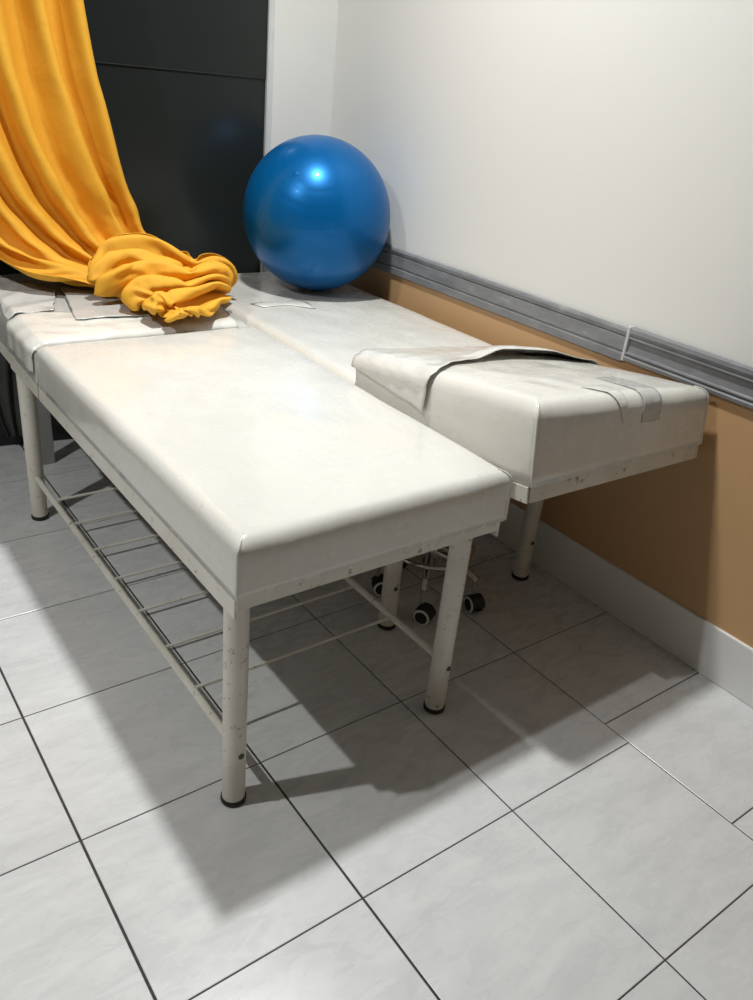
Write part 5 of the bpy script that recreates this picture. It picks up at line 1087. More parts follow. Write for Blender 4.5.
3,1,-5,-3,0,5,0,-2,1,1,-2,1,3,0,-1,0,1,0,0,2,-1,1,-1,1,0,0,-2,0,2,0,0,1,0,3,-1,-2,1,0,-1,-1,1,0,0,1,0,0,0,0,0,2,-1,0,0,0,0,0,1,3,0,-1,-1,1,1,0,-1,-1,1,
-8,-1,0,1,-2,0,2,-4,-3,-2,4,1,1,0,-5,1,4,2,1,-1,-1,1,0,-1,0,4,-1,1,0,-1,0,1,1,-1,0,1,0,2,-2,0,0,-1,0,0,2,0,-1,1,0,1,-1,0,0,1,0,2,-1,-1,1,-1,0,2,1,-1,0,
1,-1,2,-1,0,0,-1,-9,-3,2,2,-3,-1,2,-2,-3,1,-2,4,-1,1,-1,-1,3,2,0,0,0,0,-1,0,0,2,0,0,1,1,0,0,3,-2,0,-1,0,-3,2,2,0,0,-1,-1,-1,2,1,0,1,1,2,-1,-1,-1,1,2,
-2,0,-1,1,0,1,-1,2,0,0,1,1,0,-1,0,0,-30,8,10,3,-1,-3,-2,4,1,-6,2,1,0,0,4,0,0,0,0,-1,-1,2,-1,-1,2,0,0,2,0,0,0,-2,3,2,-1,-1,-2,2,1,-1,0,1,-1,-1,-1,2,0,1,
1,1,2,-1,-1,0,-1,2,0,-1,0,-1,2,-1,0,0,1,1,2,0,0,-1,-1,1,-25,2,2,8,5,-6,-3,6,1,-2,-2,1,1,0,7,1,-1,-5,1,-1,-2,1,2,1,0,-2,3,1,-1,0,0,-2,1,2,0,0,0,0,1,-2,
2,-1,0,-2,1,2,0,0,1,-2,0,4,-1,-1,0,1,1,-1,-1,-1,4,-2,-3,4,0,1,0,3,-2,0,0,0,-22,3,1,0,4,1,-1,4,7,-6,-3,-1,-1,2,3,3,-4,1,-2,3,-2,0,3,0,-2,-1,3,-3,3,0,0,
2,0,-1,0,0,0,1,-4,2,1,0,0,1,2,-1,0,0,-3,0,-1,4,1,-1,0,-1,1,0,1,-1,-1,0,1,3,1,-1,1,2,-1,-1,0,0,-20,2,-1,-6,6,8,-2,0,1,9,-7,-3,0,-3,3,2,-1,2,1,3,4,-5,-2,
1,-2,-1,1,0,2,0,2,1,0,-1,-1,1,1,-3,-5,5,2,1,1,2,2,-3,-2,-2,0,0,-1,2,5,-1,0,-1,-2,1,2,-1,-1,2,3,2,-1,-1,0,0,-1,0,0,0,-24,-1,-2,0,6,7,1,-5,2,2,1,-3,0,-1,
-1,2,5,-1,0,3,4,-6,-1,-1,0,0,2,3,0,0,0,4,-7,-1,2,0,-1,-1,2,2,1,1,1,3,0,-5,0,0,0,1,2,-2,3,2,0,-1,-2,-1,3,0,-2,2,7,0,-3,-1,-1,-3,2,0,0,1,-25,1,1,-1,3,4,
1,-2,-7,2,11,-4,-2,1,3,-2,4,2,-3,2,-1,-1,0,-1,2,0,1,3,-1,0,0,-2,-2,1,0,0,1,1,2,2,0,-1,1,-3,-2,3,1,1,1,2,3,0,-5,3,3,-1,-1,-2,0,0,-1,4,1,3,-2,-2,-1,0,0,
0,0,0,-26,1,3,-1,2,2,0,1,-7,1,4,4,-2,3,5,-5,0,1,2,-2,7,-4,-3,1,0,1,-1,4,0,-1,1,0,0,-1,0,0,0,1,3,0,-1,1,-1,-1,2,1,0,-1,0,0,3,-1,0,2,1,1,2,-4,-4,2,-1,0,
-5,3,7,-1,-1,-1,1,1,0,0,-30,1,1,2,3,-3,3,1,-3,3,-1,0,2,-1,-3,0,5,6,-2,1,10,-9,0,0,0,-1,-1,5,0,1,-1,3,3,-3,-2,-1,-1,-1,0,4,0,0,1,1,3,-2,-2,0,-2,0,1,6,0,
-1,3,0,2,-2,-5,0,2,-1,-1,1,3,2,-2,-2,-1,3,1,-1,-32,0,3,3,-2,12,-2,-5,-1,7,-1,0,-1,-12,6,1,3,6,0,1,-5,5,0,0,-1,1,1,2,-1,1,0,1,6,-4,-2,-2,0,-1,1,2,1,1,0,
1,0,-1,1,-1,1,0,1,2,0,1,1,2,-2,-1,-3,1,1,4,-1,-1,0,1,0,-4,2,0,1,-1,-37,0,3,3,0,3,1,2,2,-9,9,-1,-4,-7,4,7,2,0,4,1,-5,5,2,-2,1,0,4,1,-2,-1,0,-2,-2,4,1,0,
0,2,2,-2,0,0,1,0,-1,2,1,0,0,2,0,1,2,-2,1,1,-2,1,-1,-1,1,5,1,-2,-1,1,0,-2,0,2,-1,0,-36,-1,-1,4,4,3,3,-2,4,0,-4,1,-10,4,-2,5,5,-3,9,0,-2,2,1,2,-3,0,4,-1,
-1,1,0,0,0,1,0,1,0,-1,-4,3,3,1,0,-1,3,1,-1,0,1,1,1,1,-1,1,-6,1,1,3,2,-1,-1,2,3,1,-1,-3,1,0,0,0,0,-1,-35,-1,-2,-1,2,6,7,-2,2,5,-3,1,8,-19,-3,5,2,12,-5,
7,-3,4,-3,-1,0,-1,-3,2,2,1,2,1,2,-1,0,-1,0,-1,-1,2,1,1,0,0,4,0,-1,0,0,0,3,2,-2,0,-1,-4,6,-2,1,2,-2,-3,0,1,6,3,-4,1,-1,0,0,-1,-37,-1,-2,-1,2,-2,10,3,1,
4,4,-1,-3,-5,-13,8,4,5,2,8,5,-10,0,-1,1,-1,0,1,0,2,2,4,0,-5,0,1,-1,0,3,-1,0,1,0,-1,1,2,0,0,-1,0,0,3,-3,0,2,3,0,0,2,1,-2,-4,0,4,4,0,0,0,2,-2,-1,2,-38,
-1,-3,0,-9,10,5,4,2,7,-3,0,1,1,-17,7,0,9,1,-3,9,-3,-2,2,-1,0,-1,2,1,0,1,0,-1,3,0,0,0,1,4,-1,-2,0,1,1,0,5,-3,-1,-1,0,0,2,1,-2,7,-3,0,2,-1,1,-1,-4,-2,6,
-2,2,2,1,2,0,-1,0,-35,-5,2,-2,-6,-1,10,7,5,5,-4,-1,-2,6,-12,2,3,-7,22,-12,2,6,2,-8,0,-1,0,1,5,-1,0,-2,2,2,0,-1,1,0,5,0,-3,-1,1,3,4,-3,0,0,-1,-3,-2,2,5,
1,-7,11,-1,-2,0,1,0,-4,-4,5,3,1,2,0,1,0,1,-1,-27,-6,-2,-3,25,-30,2,14,6,5,-7,-2,-3,1,-1,0,0,8,2,0,-3,8,-4,-4,-2,0,-1,1,3,1,0,2,1,0,-2,0,0,0,-1,1,2,1,1,
4,2,-5,-1,0,-1,-3,-1,4,1,3,-2,6,2,-2,-1,0,0,0,-3,1,7,-2,0,1,1,-1,0,1,-20,1,-12,3,2,3,-14,16,3,-2,-5,-3,0,-2,1,4,-2,3,4,4,0,-3,-1,-1,-2,-1,0,0,0,4,0,2,
3,-3,-2,0,-1,0,-1,3,2,1,2,5,1,-6,-2,-1,-1,1,-2,4,0,1,-3,-1,8,2,-3,0,2,2,2,-3,2,0,-1,3,-1,0,-1,-2,-19,0,0,10,-25,35,-9,-29,30,-13,14,-25,1,-5,13,-3,-8,
7,4,4,6,-8,-1,2,-5,-1,-1,0,7,-3,1,0,5,-3,-1,-1,0,-2,0,4,1,1,1,0,-4,3,0,-1,-1,-1,1,3,1,-2,-1,-1,4,2,3,-3,1,6,4,-4,-3,0,-2,6,-4,-1,0,-2,-18,-10,2,-2,24,
-32,19,-1,-13,10,5,0,-20,11,4,-1,-8,2,6,3,14,-12,-3,-2,-2,-1,-1,1,4,1,0,0,1,1,-1,-1,-1,0,-2,2,1,2,-1,-4,2,5,0,-2,-1,2,-1,2,1,0,0,0,-3,4,6,0,-4,4,4,0,
-3,-4,4,-1,-8,5,-2,1,-31,26,10,-9,-40,14,-12,40,-23,2,-6,31,1,-20,-7,1,9,-18,7,5,-11,13,-3,-8,1,-1,-1,1,4,2,1,1,2,1,0,-2,-3,-2,0,2,1,2,2,-1,3,2,-3,-1,
-1,-3,3,4,3,-2,3,1,-1,2,0,-1,1,-5,5,2,-1,6,12,8,-24,-7,7,-1,-16,3,11,7,16,-23,-16,-37,35,-5,-2,-1,-11,-6,4,-5,1,9,4,22,-17,-3,0,-1,-1,1,-7,5,3,2,4,2,2,
3,-1,-3,1,-8,-2,2,10,-3,4,2,3,-2,0,-3,-3,-1,-2,7,-2,5,6,10,2,-11,-1,-3,-1,-4,-2,8,3,6,-3,4,17,-12,-21,13,-21,9,-10,-5,-3,5,-4,1,1,-5,0,-4,5,0,2,4,-5,5,
-4,-2,-9,5,5,13,-16,-5,-2,4,-5,21,-4,0,3,1,-2,3,-10,-2,-2,2,7,4,-1,6,3,-4,-4,-1,-1,-1,-3,6,1,2,1,1,6,4,-7,2,-6,-4,0,1,2,0,-4,4,14,7,-14,-9,-11,-10,-14,
5,-3,14,1,16,-34,3,3,-1,2,-2,10,-2,10,-23,0,-10,19,5,-7,-2,19,-32,10,0,23,-19,8,-1,3,-1,0,-1,-5,-4,-1,4,2,5,0,6,0,-3,1,-1,-6,-3,2,3,3,0,3,4,-5,5,-3,-3,
-1,-2,-3,4,2,5,1,4,-7,3,23,-25,-9,-34,20,-9,16,-11,7,-13,7,-2,6,-5,-3,6,10,-3,-6,-6,2,15,-8,1,2,-4,-6,0,1,3,-2,4,-7,4,3,-1,1,-1,1,-7,-1,3,1,2,2,4,-1,
-2,1,0,-2,2,-5,2,3,0,-3,9,3,-1,-7,-2,-1,-1,7,3,-2,4,3,-5,3,-3,-4,15,-31,26,-32,-2,4,13,3,-3,-8,6,-1,-6,-2,14,-1,1,-4,-6,-3,-2,14,2,-12,-2,4,1,0,-6,10,
-6,5,-4,3,-1,3,-2,0,-3,1,1,-2,2,-1,4,-1,3,-1,-2,1,2,-1,-1,1,-3,-1,0,6,-2,-1,0,0,0,4,0,-3,3,1,-4,9,-7,0,-3,-8,-1,-5,-13,2,5,-4,6,-6,-2,-1,6,18,-12,2,-1,
3,0,-21,3,5,-2,1,-3,-5,11,-2,5,-7,-3,1,-1,1,1,2,0,0,1,0,0,-2,-1,0,0,1,1,-2,0,6,-7,5,0,0,-2,-3,-2,3,1,2,1,1,-1,4,-1,0,-2,-1,-5,1,5,2,2,-11,-1,0,13,-4,
-16,-1,1,-1,7,-8,0,9,9,-10,-2,-3,-1,-5,-5,2,0,1,-2,7,16,-9,2,-17,2,-4,6,2,1,1,-2,-4,2,1,-1,-1,3,0,1,2,0,-2,-1,0,8,-7,1,2,0,-1,2,-3,3,1,0,0,3,-4,1,3,-2,
1,-2,1,1,0,0,-14,-1,19,-14,-8,1,27,-13,-3,-11,2,8,-11,10,-12,-3,10,3,-3,-14,2,-7,6,-5,3,-2,6,-1,-10,2,6,5,10,-3,-7,-4,-3,3,1,-2,-1,4,2,3,1,0,-2,0,0,-2,
1,0,3,1,1,0,-3,3,0,-1,0,0,-1,3,-1,0,1,3,0,1,-2,1,-13,-2,-1,-5,4,-1,2,4,19,-19,9,-30,11,-1,8,-8,0,-2,5,-7,2,-4,4,-2,-2,8,-15,-7,30,-5,-4,4,-8,0,-2,1,7,
-5,0,0,-2,1,2,3,2,0,-2,-2,0,-3,5,1,0,1,1,4,-1,-3,-2,1,0,-1,-1,5,-1,1,2,1,-2,-2,1,-2,-24,-1,6,3,-2,4,-4,1,9,-11,-16,28,-3,-4,6,-3,-14,5,-9,4,-1,6,-4,2,
3,-17,13,2,7,-10,2,23,-30,1,-3,0,4,5,-2,-4,2,-4,3,3,-1,1,1,-1,0,3,-1,0,-2,0,1,-8,8,-1,3,-1,0,0,8,-8,0,-3,0,4,0,0,-1,1,-23,2,4,2,3,-3,-14,1,3,-2,6,-3,
-2,6,-4,5,0,-2,-6,3,0,-1,-3,19,-24,10,0,0,1,8,8,-27,-1,1,2,0,1,10,-1,-12,0,0,4,2,1,-1,1,0,1,1,-1,-1,-2,0,-2,6,0,-3,1,2,0,3,-4,-1,-4,-1,0,4,0,0,1,0,-22,
-4,3,2,-5,2,-3,13,-17,2,4,0,0,7,3,-8,-6,3,1,-1,1,2,12,-13,2,1,4,-2,-4,-1,1,0,-1,1,0,0,-1,0,1,0,0,-1,0,-2,1,0,1,1,0,1,0,-1,-4,1,1,1,-6,7,2,0,2,-3,-1,-1,
-2,0,0,2,1,0,0,1,-21,-1,-2,2,2,-3,2,-11,-5,20,2,-15,4,3,2,2,-5,-2,6,-5,-1,1,4,-3,3,0,-2,0,3,-3,0,1,0,0,-1,1,0,-1,0,0,0,1,0,-3,2,-1,1,0,-1,-2,1,2,-1,0,
1,1,-1,1,2,0,-1,-3,1,0,-2,0,2,3,-1,0,0,-1,-22,0,0,-4,2,-1,1,-1,0,2,0,-3,8,0,-9,2,0,-1,10,-6,6,-6,-3,5,-1,-1,-12,7,3,1,0,1,1,-2,1,-2,0,0,-1,1,1,0,1,-3,
1,0,0,2,3,-2,-2,-2,0,0,1,1,1,-1,1,-1,-2,0,-2,-1,3,-1,1,3,0,0,-1,0,-21,2,-4,5,-1,-2,-3,1,1,4,1,5,-8,-1,9,-6,-2,4,0,-5,1,2,-2,0,-1,4,7,0,-17,4,2,0,1,0,
-2,0,-2,0,-1,1,1,1,0,-1,1,-1,0,3,-9,5,-1,-2,3,-1,4,1,-2,1,-2,1,-5,1,-1,1,0,2,1,2,0,-1,-1,-1,-22,-2,1,4,0,2,-6,4,-6,8,0,-7,9,-2,-4,4,2,-6,6,-3,-4,4,-6,
2,0,2,-6,0,-10,13,1,1,2,-1,-1,-2,0,-2,0,0,2,1,2,-3,1,-2,1,-7,4,2,2,-2,1,3,-3,3,-2,0,0,-3,-1,0,1,-2,1,1,2,2,0,-1,-1,-1,-8,-17,1,-4,6,3,17,-14,-6,-4,1,6,
-1,-2,6,-2,-1,7,-7,-1,-2,2,2,-5,0,9,6,-14,-17,16,0,1,-1,0,0,1,0,0,-1,1,0,1,-1,-1,-2,0,-4,8,12,-16,1,0,-1,0,5,-1,1,-1,0,-1,0,-1,1,-1,-1,-1,2,2,0,0,1,0,
-18,14,-10,6,-17,13,-11,8,-2,-8,-2,19,-3,-4,-2,1,0,13,-19,4,4,0,-14,-4,14,3,9,4,-19,-1,0,1,1,0,-1,0,-1,0,0,1,0,0,1,-5,0,-2,10,6,-17,-1,2,-2,-1,17,-10,
2,2,-3,0,-4,4,2,-9,4,-1,0,1,3,0,0,-1,0,-8,-2,11,-23,0,-3,11,-4,11,-5,1,-4,-13,7,4,-1,1,3,-5,5,-5,-11,-1,25,-10,2,-14,10,23,-27,2,0,2,-2,0,-2,-1,-1,-1,
1,1,2,1,-10,6,8,2,-18,2,0,-2,-4,10,1,2,-1,2,0,-7,5,2,0,13,-21,0,2,2,4,-2,-1,0,-2,-19,3,-2,7,-3,-3,6,8,3,-12,1,-13,18,-16,-8,20,5,-14,3,33,-37,0,12,-7,
21,-28,-8,-2,9,1,2,4,1,-2,-2,-2,-3,-2,-1,2,2,2,3,1,-11,8,-4,4,-12,-6,3,1,24,-16,5,1,0,-6,5,8,-7,-6,-10,1,3,2,5,4,-2,-2,-2,-6,-19,5,-13,15,0,-2,-8,7,1,
9,-2,-1,-9,6,4,-3,12,-18,25,-33,9,1,6,-17,-15,15,-10,7,8,-3,4,3,5,-5,-5,-4,-4,-5,-4,4,4,5,4,4,2,-18,3,-3,9,-21,-2,3,9,14,-1,3,-3,6,4,-32,-4,-4,6,-4,5,
17,1,5,-7,-6,-4,-9,-17,-3,-9,-12,31,-5,-5,10,3,-3,-4,-7,8,-3,-19,2,4,24,-13,8,3,-1,-12,10,-6,-16,-1,0,4,26,-16,2,13,-2,-13,-5,-5,-16,1,8,1,11,4,19,11,
2,-38,-1,-8,-10,5,3,1,20,8,3,-12,7,-32,-2,-6,-6,-1,14,4,3,15,4,-2,-10,-21,-6,-23,-3,-11,-1,8,30,2,-14,-4,18,-14,-11,-7,1,-6,2,1,0,7,18,4,-4,-12,-5,-8,
-2,-2,0,1,7,11,17,-14,-2,0,-16,-5,-2,-5,5,19,-8,1,22,5,-2,9,-20,-23,4,1,2,-6,5,32,5,3,-35,-12,-1,-4,-3,2,-3,12,13,6,2,-11,-10,-8,-4,-20,-6,9,33,-35,
-10,7,-3,17,-11,0,8,-18,-5,2,-2,1,4,14,-9,7,-1,14,-23,0,-8,0,0,2,4,25,-16,7,-4,-8,7,-17,-2,1,7,-11,14,28,12,-15,-9,-23,0,-4,-1,3,1,3,9,9,-9,12,-17,5,
-7,-8,-3,2,13,-2,0,16,-9,-6,-12,6,-1,-14,-12,11,-3,-6,-3,7,5,7,-4,-8,0,-7,-3,-2,-1,2,-4,11,8,-5,17,-16,-7,0,-6,0,0,2,9,-3,4,6,0,3,-3,-8,-12,-6,4,21,19,
5,-13,-10,2,4,-20,18,0,-1,-6,6,1,6,-11,2,18,2,-16,-3,-23,4,7,0,17,-18,2,-6,34,-10,-16,-11,-3,-6,-13,22,-18,17,9,-8,30,-19,-18,-8,-3,-9,2,6,14,-7,11,16,
-12,0,-19,-3,-4,-3,4,2,7,-5,13,6,-14,5,10,15,-7,3,13,5,-12,-35,10,0,-10,20,3,-20,20,4,10,4,-1,-38,10,-10,-1,16,3,-26,-2,-2,10,27,-8,-13,5,35,-37,-7,-4,
-17,-4,-2,-15,9,30,-17,10,28,-14,-6,-18,-5,-6,-7,2,6,12,10,0,18,-14,-19,6,-11,-12,3,4,9,5,12,-9,15,-3,-16,-15,3,30,19,-7,-28,-10,17,-4,2,-15,1,-2,28,
21,2,-6,-10,-20,-1,6,9,-5,-3,1,8,-5,3,-2,1,-10,11,4,-8,-5,-2,-4,-17,-8,-10,-4,9,7,11,-3,12,2,-7,0,-1,-15,2,-2,1,4,5,14,-13,0,4,-2,-11,2,3,1,2,-4,10,7,
0,-9,10,-13,19,2,5,-17,13,-13,-1,-3,14,-15,-2,43,-19,3,0,-8,-21,10,-1,0,-13,32,-19,6,-6,25,-4,-4,-1,11,-10,-3,-6,-2,4,-1,-18,-5,-5,-3,8,1,6,18,-24,13,
2,5,-12,-4,0,6,6,-2,-3,-1,4,-5,-1,6,-2,-9,9,-2,-5,12,-5,18,-13,18,-4,5,-35,32,-7,5,-21,9,13,-13,-3,22,13,-49,40,-5,2,-26,17,-36,36,1,9,-16,-12,-12,37,
13,-4,-22,1,-17,27,-1,-7,4,1,-2,-14,-4,-7,3,2,10,-6,4,5,-11,-2,5,18,-11,-4,2,1,-1,5,0,4,-6,-3,-2,2,0,3,-1,11,-10,0,3,-9,8,8,-14,13,-7,7,0,-6,19,-20,17,
-6,19,-36,13,-19,8,-2,22,-46,48,-1,-1,4,-29,-3,50,15,-17,3,4,-50,10,-1,6,-6,-10,16,13,-5,11,-13,-7,2,-6,4,0,5,-3,6,-3,-3,17,-12,-5,1,6,1,1,1,8,-6,3,
-12,-1,7,-2,1,5,-3,-1,0,9,-7,-5,9,11,-13,4,2,-3,4,-8,15,-11,-5,33,-33,-22,1,-20,54,-4,-6,1,0,14,1,3,-46,41,-10,6,-6,2,3,-2,-4,0,5,1,-23,13,17,-12,3,-7,
-2,1,3,2,-1,-4,-7,8,10,1,-10,2,-5,5,-1,9,3,-9,3,-1,1,2,-7,0,7,-2,1,6,-6,5,-12,-10,10,1,30,-28,4,7,1,9,0,-20,6,19,-5,-3,9,-18,7,-3,1,7,-4,-17,-10,-34,
12,10,46,-7,0,-1,-3,0,-19,3,-22,5,-10,24,-4,-4,6,-6,0,3,-5,0,6,-12,19,-1,-7,0,1,-4,-12,21,3,-2,-4,4,2,-2,2,5,-1,-23,18,13,-10,5,-9,-21,-4,1,5,34,-12,7,
-3,6,-3,18,-13,-25,-20,45,-10,18,-9,-2,-6,3,0,-31,9,10,-6,10,-6,17,-2,-1,4,2,-3,-13,-35,14,-1,22,-14,3,1,-5,-3,-1,-1,4,3,-1,11,2,-9,-2,6,0,-4,0,6,2,-1,
0,6,1,2,0,-14,13,0,-3,3,-3,16,-12,0,4,-4,-18,23,-19,4,17,-3,8,-5,3,3,-7,3,-5,4,4,-23,5,4,23,-15,-7,5,-4,7,-2,1,5,-7,-1,-7,-6,-56,10,16,0,7,4,3,3,-10,
-4,2,2,4,2,-2,7,-2,-1,3,1,5,1,-4,2,-1,1,8,-5,6,-5,4,5,1,0,-3,4,12,-27,12,3,-21,22,0,-1,-2,-2,1,4,3,-10,8,3,3,-5,0,0,15,-28,1,8,7,1,-1,1,-1,0,0,-1,3,-8,
-3,-3,-40,-8,37,-11,-8,7,-7,8,-7,1,2,2,-2,16,16,-4,-8,-5,1,2,5,-4,-5,2,3,3,5,1,-2,1,3,3,0,-1,2,17,-34,33,-23,-17,29,-5,-18,19,-2,-8,1,4,-1,23,-17,5,-1,
8,-27,-5,15,16,-8,-6,0,7,-5,-2,2,-1,-1,-6,4,7,-1,-1,-18,-11,4,7,16,-19,-2,-2,1,0,5,0,4,11,10,0,10,-21,-2,-5,4,-1,10,-6,2,15,-8,-1,-3,-1,7,0,1,-1,17,
-18,11,5,1,7,-22,-15,14,2,-1,-8,-1,-1,0,12,20,-18,-23,9,13,-15,0,19,9,-40,9,26,1,-24,6,4,-3,3,-10,13,2,3,22,-27,-17,13,-19,4,3,1,2,-2,6,-2,6,10,3,-3,
13,-20,1,-2,4,-5,3,-1,9,12,-1,6,0,-2,-7,-4,1,-7,10,-1,12,1,3,2,8,-8,-21,0,0,-7,1,-2,7,-28,-5,6,15,-9,21,14,-11,-6,-9,30,-10,-39,-1,35,-3,-8,7,1,21,-7,
-2,2,-5,19,-21,-1,-1,-7,3,-1,11,-12,6,0,7,4,-1,1,4,-9,-2,-1,-9,9,1,0,8,11,-3,1,-2,-1,3,-7,0,-3,7,4,14,7,-5,-4,-15,-15,14,-2,-2,-7,4,-13,13,18,5,5,0,-2,
-12,-22,-12,28,20,-22,0,5,9,-15,6,2,-3,-2,-4,-8,0,0,-28,0,26,-15,-5,10,1,-3,7,-6,10,-7,8,10,-7,3,0,-3,-1,-1,0,-16,16,-2,10,11,-8,-7,-2,-1,0,7,-2,0,3,7,
13,-23,11,1,-16,5,7,-5,-7,-16,35,-28,33,4,-4,-34,11,4,-3,14,-6,-16,-4,26,1,-4,3,-3,-6,6,-1,-1,-2,0,-1,-1,-2,-9,-17,13,20,-12,12,-9,-5,27,-18,0,10,-24,
14,-7,17,-7,2,-6,4,-13,5,5,8,-5,10,5,-5,-4,-2,-1,1,4,-17,17,-13,14,7,-4,-5,12,-21,4,0,8,-20,35,-5,6,-5,-13,-15,5,9,5,10,-46,46,-19,11,-1,0,3,-3,-5,1,1,
-1,0,1,5,14,1,-19,-15,11,14,-18,3,10,-5,-4,-5,11,25,-25,-1,-3,5,-11,6,5,19,-28,12,13,-1,-1,0,-1,0,-3,-3,1,-16,28,11,-4,-10,0,-2,9,-24,10,-1,-1,-5,13,
-2,11,2,5,-9,-15,-8,7,5,1,-4,-13,36,7,-16,-2,1,5,-6,-2,-1,-1,4,-1,0,7,3,-6,-16,-4,21,-1,-11,2,3,-15,15,-16,12,20,-16,-5,14,-4,-16,1,8,23,-10,-1,3,-1,1,
4,-3,0,-6,-1,-6,-14,7,5,12,1,-5,-3,-1,10,0,1,6,-3,12,2,0,1,5,-26,6,0,2,-5,-1,-9,8,15,4,-2,-10,5,8,-2,-4,-5,7,6,1,8,-3,7,-12,-7,-3,1,1,-7,0,13,4,-3,-11,
3,15,-16,26,-1,-18,-8,0,17,5,6,-7,-1,1,-1,-1,-5,3,-1,12,-13,-15,1,15,-2,-7,-11,22,6,1,0,15,-11,1,-15,3,3,-8,35,-7,-20,-7,7,-1,5,-18,7,21,2,9,-9,-18,-6,
4,17,-2,1,0,0,0,8,12,-13,-22,1,13,-2,-8,19,1,-13,-1,-3,-2,17,-15,7,12,-20,-10,0,30,1,4,-8,2,-2,1,-2,0,0,5,8,-12,-11,7,-10,6,-4,18,-2,-1,7,5,-4,-23,17,
5,-6,-2,-14,-7,21,8,-5,-1,-1,10,-3,4,2,-13,-4,6,-1,2,5,-2,2,2,-13,-6,-5,37,-2,-3,-15,11,-1,-12,16,-1,9,11,-37,-2,-2,23,-30,5,20,0,-17,28,-19,1,8,-1,3,
0,3,-3,1,-2,-15,28,-17,-8,-34,30,26,1,-1,0,5,-2,13,-27,2,1,3,-6,5,5,-6,-4,18,-3,-3,-6,12,-5,3,-1,-1,2,-1,1,-4,3,4,3,1,7,-11,-19,20,20,-13,9,3,-5,-3,-3,
8,-11,9,-9,-10,4,13,-4,0,-4,-8,-18,34,1,-9,-1,1,6,3,-2,-2,-2,-7,3,21,-52,21,-6,32,0,-2,-5,2,-2,-22,29,-20,-2,8,2,15,7,-2,-11,3,16,-24,2,-2,12,-3,12,2,
0,-1,-10,-5,7,0,1,12,-5,-6,-12,2,7,7,-5,3,15,-5,-6,-12,-9,-6,6,1,4,24,-1,0,2,2,-14,-18,12,3,-1,-3,6,-4,10,-1,-1,-7,-11,9,7,5,-1,0,5,-2,-12,5,-7,7,-22,
19,-14,4,49,2,-10,-16,-22,3,20,21,0,-5,-15,2,-7,-5,-3,-9,-16,17,11,10,-2,4,0,13,-21,-1,-13,22,-9,2,2,3,11,-16,-3,-5,4,13,-25,2,25,-2,1,13,9,-11,-31,13,
0,7,-15,13,4,-1,-1,-2,2,-8,8,6,-4,2,0,-24,22,-13,-1,-10,35,-34,0,-4,9,-18,13,-3,3,0,-2,-3,-10,-19,33,-5,4,-3,-13,-8,16,11,-6,24,-6,-2,11,-9,32,-18,-22,
0,7,-17,10,7,-5,29,-49,35,6,-16,16,-27,-10,1,0,18,4,5,-7,-1,0,4,8,5,-3,-5,3,-1,-6,-11,15,5,5,-5,-35,31,-37,-5,22,31,-37,12,1,0,-30,25,-30,0,20,-6,-1,
-1,-15,27,-2,-2,-5,-10,1,7,6,1,12,11,18,0,-22,38,-41,14,10,7,-4,-2,6,-19,5,-6,11,3,-1,-2,16,8,-11,-5,-6,-29,1,20,10,-3,1,1,10,-3,3,-1,-2,1,-13,9,12,-1,
-1,-40,27,-30,10,9,-13,10,-3,11,-3,3,-10,-15,16,-14,2,-5,13,-14,22,-3,-1,-12,-6,9,7,3,0,-13,38,-35,15,6,-8,-1,6,-3,-2,2,-4,6,-2,-16,-4,-7,11,-3,-2,20,
0,11,6,-3,5,-5,-21,-3,7,6,-1,-3,-5,4,3,5,2,3,-3,1,8,8,-22,-15,-21,12,14,-2,-13,1,12,17,-27,7,24,5,-32,-7,-8,-8,15,10,6,-6,3,13,13,4,-4,3,-15,-13,-37,
26,-1,9,13,-31,18,-1,-5,-10,4,10,0,13,-21,10,-5,6,3,-12,2,3,8,-21,15,20,0,-49,17,3,-5,3,7,0,0,3,3,5,-4,-5,3,0,-19,6,26,-27,0,-1,-9,-9,16,-20,39,-17,15,
-45,2,11,-4,12,-20,15,-18,22,0,-13,-16,1,6,7,6,-7,13,-27,-4,30,-3,2,-11,-7,9,1,-17,-24,-8,33,39,-20,-15,0,-2,8,-14,-22,10,27,-4,12,-15,-8,-1,1,2,3,0,0,
0,1,1,4,0,-7,6,-15,-16,38,-3,-18,-3,-2,26,-2,5,-38,0,2,1,-3,9,-16,10,-3,20,-31,29,-1,-21,-7,7,-3,11,-16,2,24,-24,3,33,4708,1,1,2,2,1,2,1,2,2,1,1,1,0,1,
3,2,1,2,2,2,2,1,0,1,1,2,2,2,2,1,2,3,2,1,0,1,1,1,3,2,2,1,2,2,2,1,1,0,1,2,2,2,1,2,1,3,1,1,0,1,1,2,2,1,2,1,2,2,1,1,0,-38,-1,0,0,0,1,-1,1,-1,1,0,-1,0,0,1,
-1,0,0,0,0,0,0,0,1,-1,0,0,0,0,0,0,0,0,0,0,0,0,0,0,0,0,-1,1,0,0,0,0,-1,1,-1,0,1,-1,1,-1,1,0,0,-1,1,-1,0,0,0,1,-1,1,0,0,0,-1,0,-33,1,0,-1,1,-1,1,-1,1,-1,
1,0,-1,1,-1,0,0,1,0,-1,0,1,-1,0,1,-1,0,1,-1,0,1,0,-1,0,0,1,-1,0,1,-1,0,1,-1,0,0,0,0,1,-1,1,-1,0,0,0,1,-1,0,0,1,-1,0,0,0,0,0,1,-1,0,1,-1,0,1,-38,-1,0,1,
0,0,-1,1,0,0,-1,0,1,-1,0,1,-1,0,0,0,1,-1,1,-1,0,1,-1,0,1,-1,0,0,0,0,0,0,0,0,-1,1,0,0,0,0,0,0,0,0,0,-1,1,0,0,0,0,0,0,0,-1,1,0,-1,1,0,0,0,0,1,-1,0,0,-1,
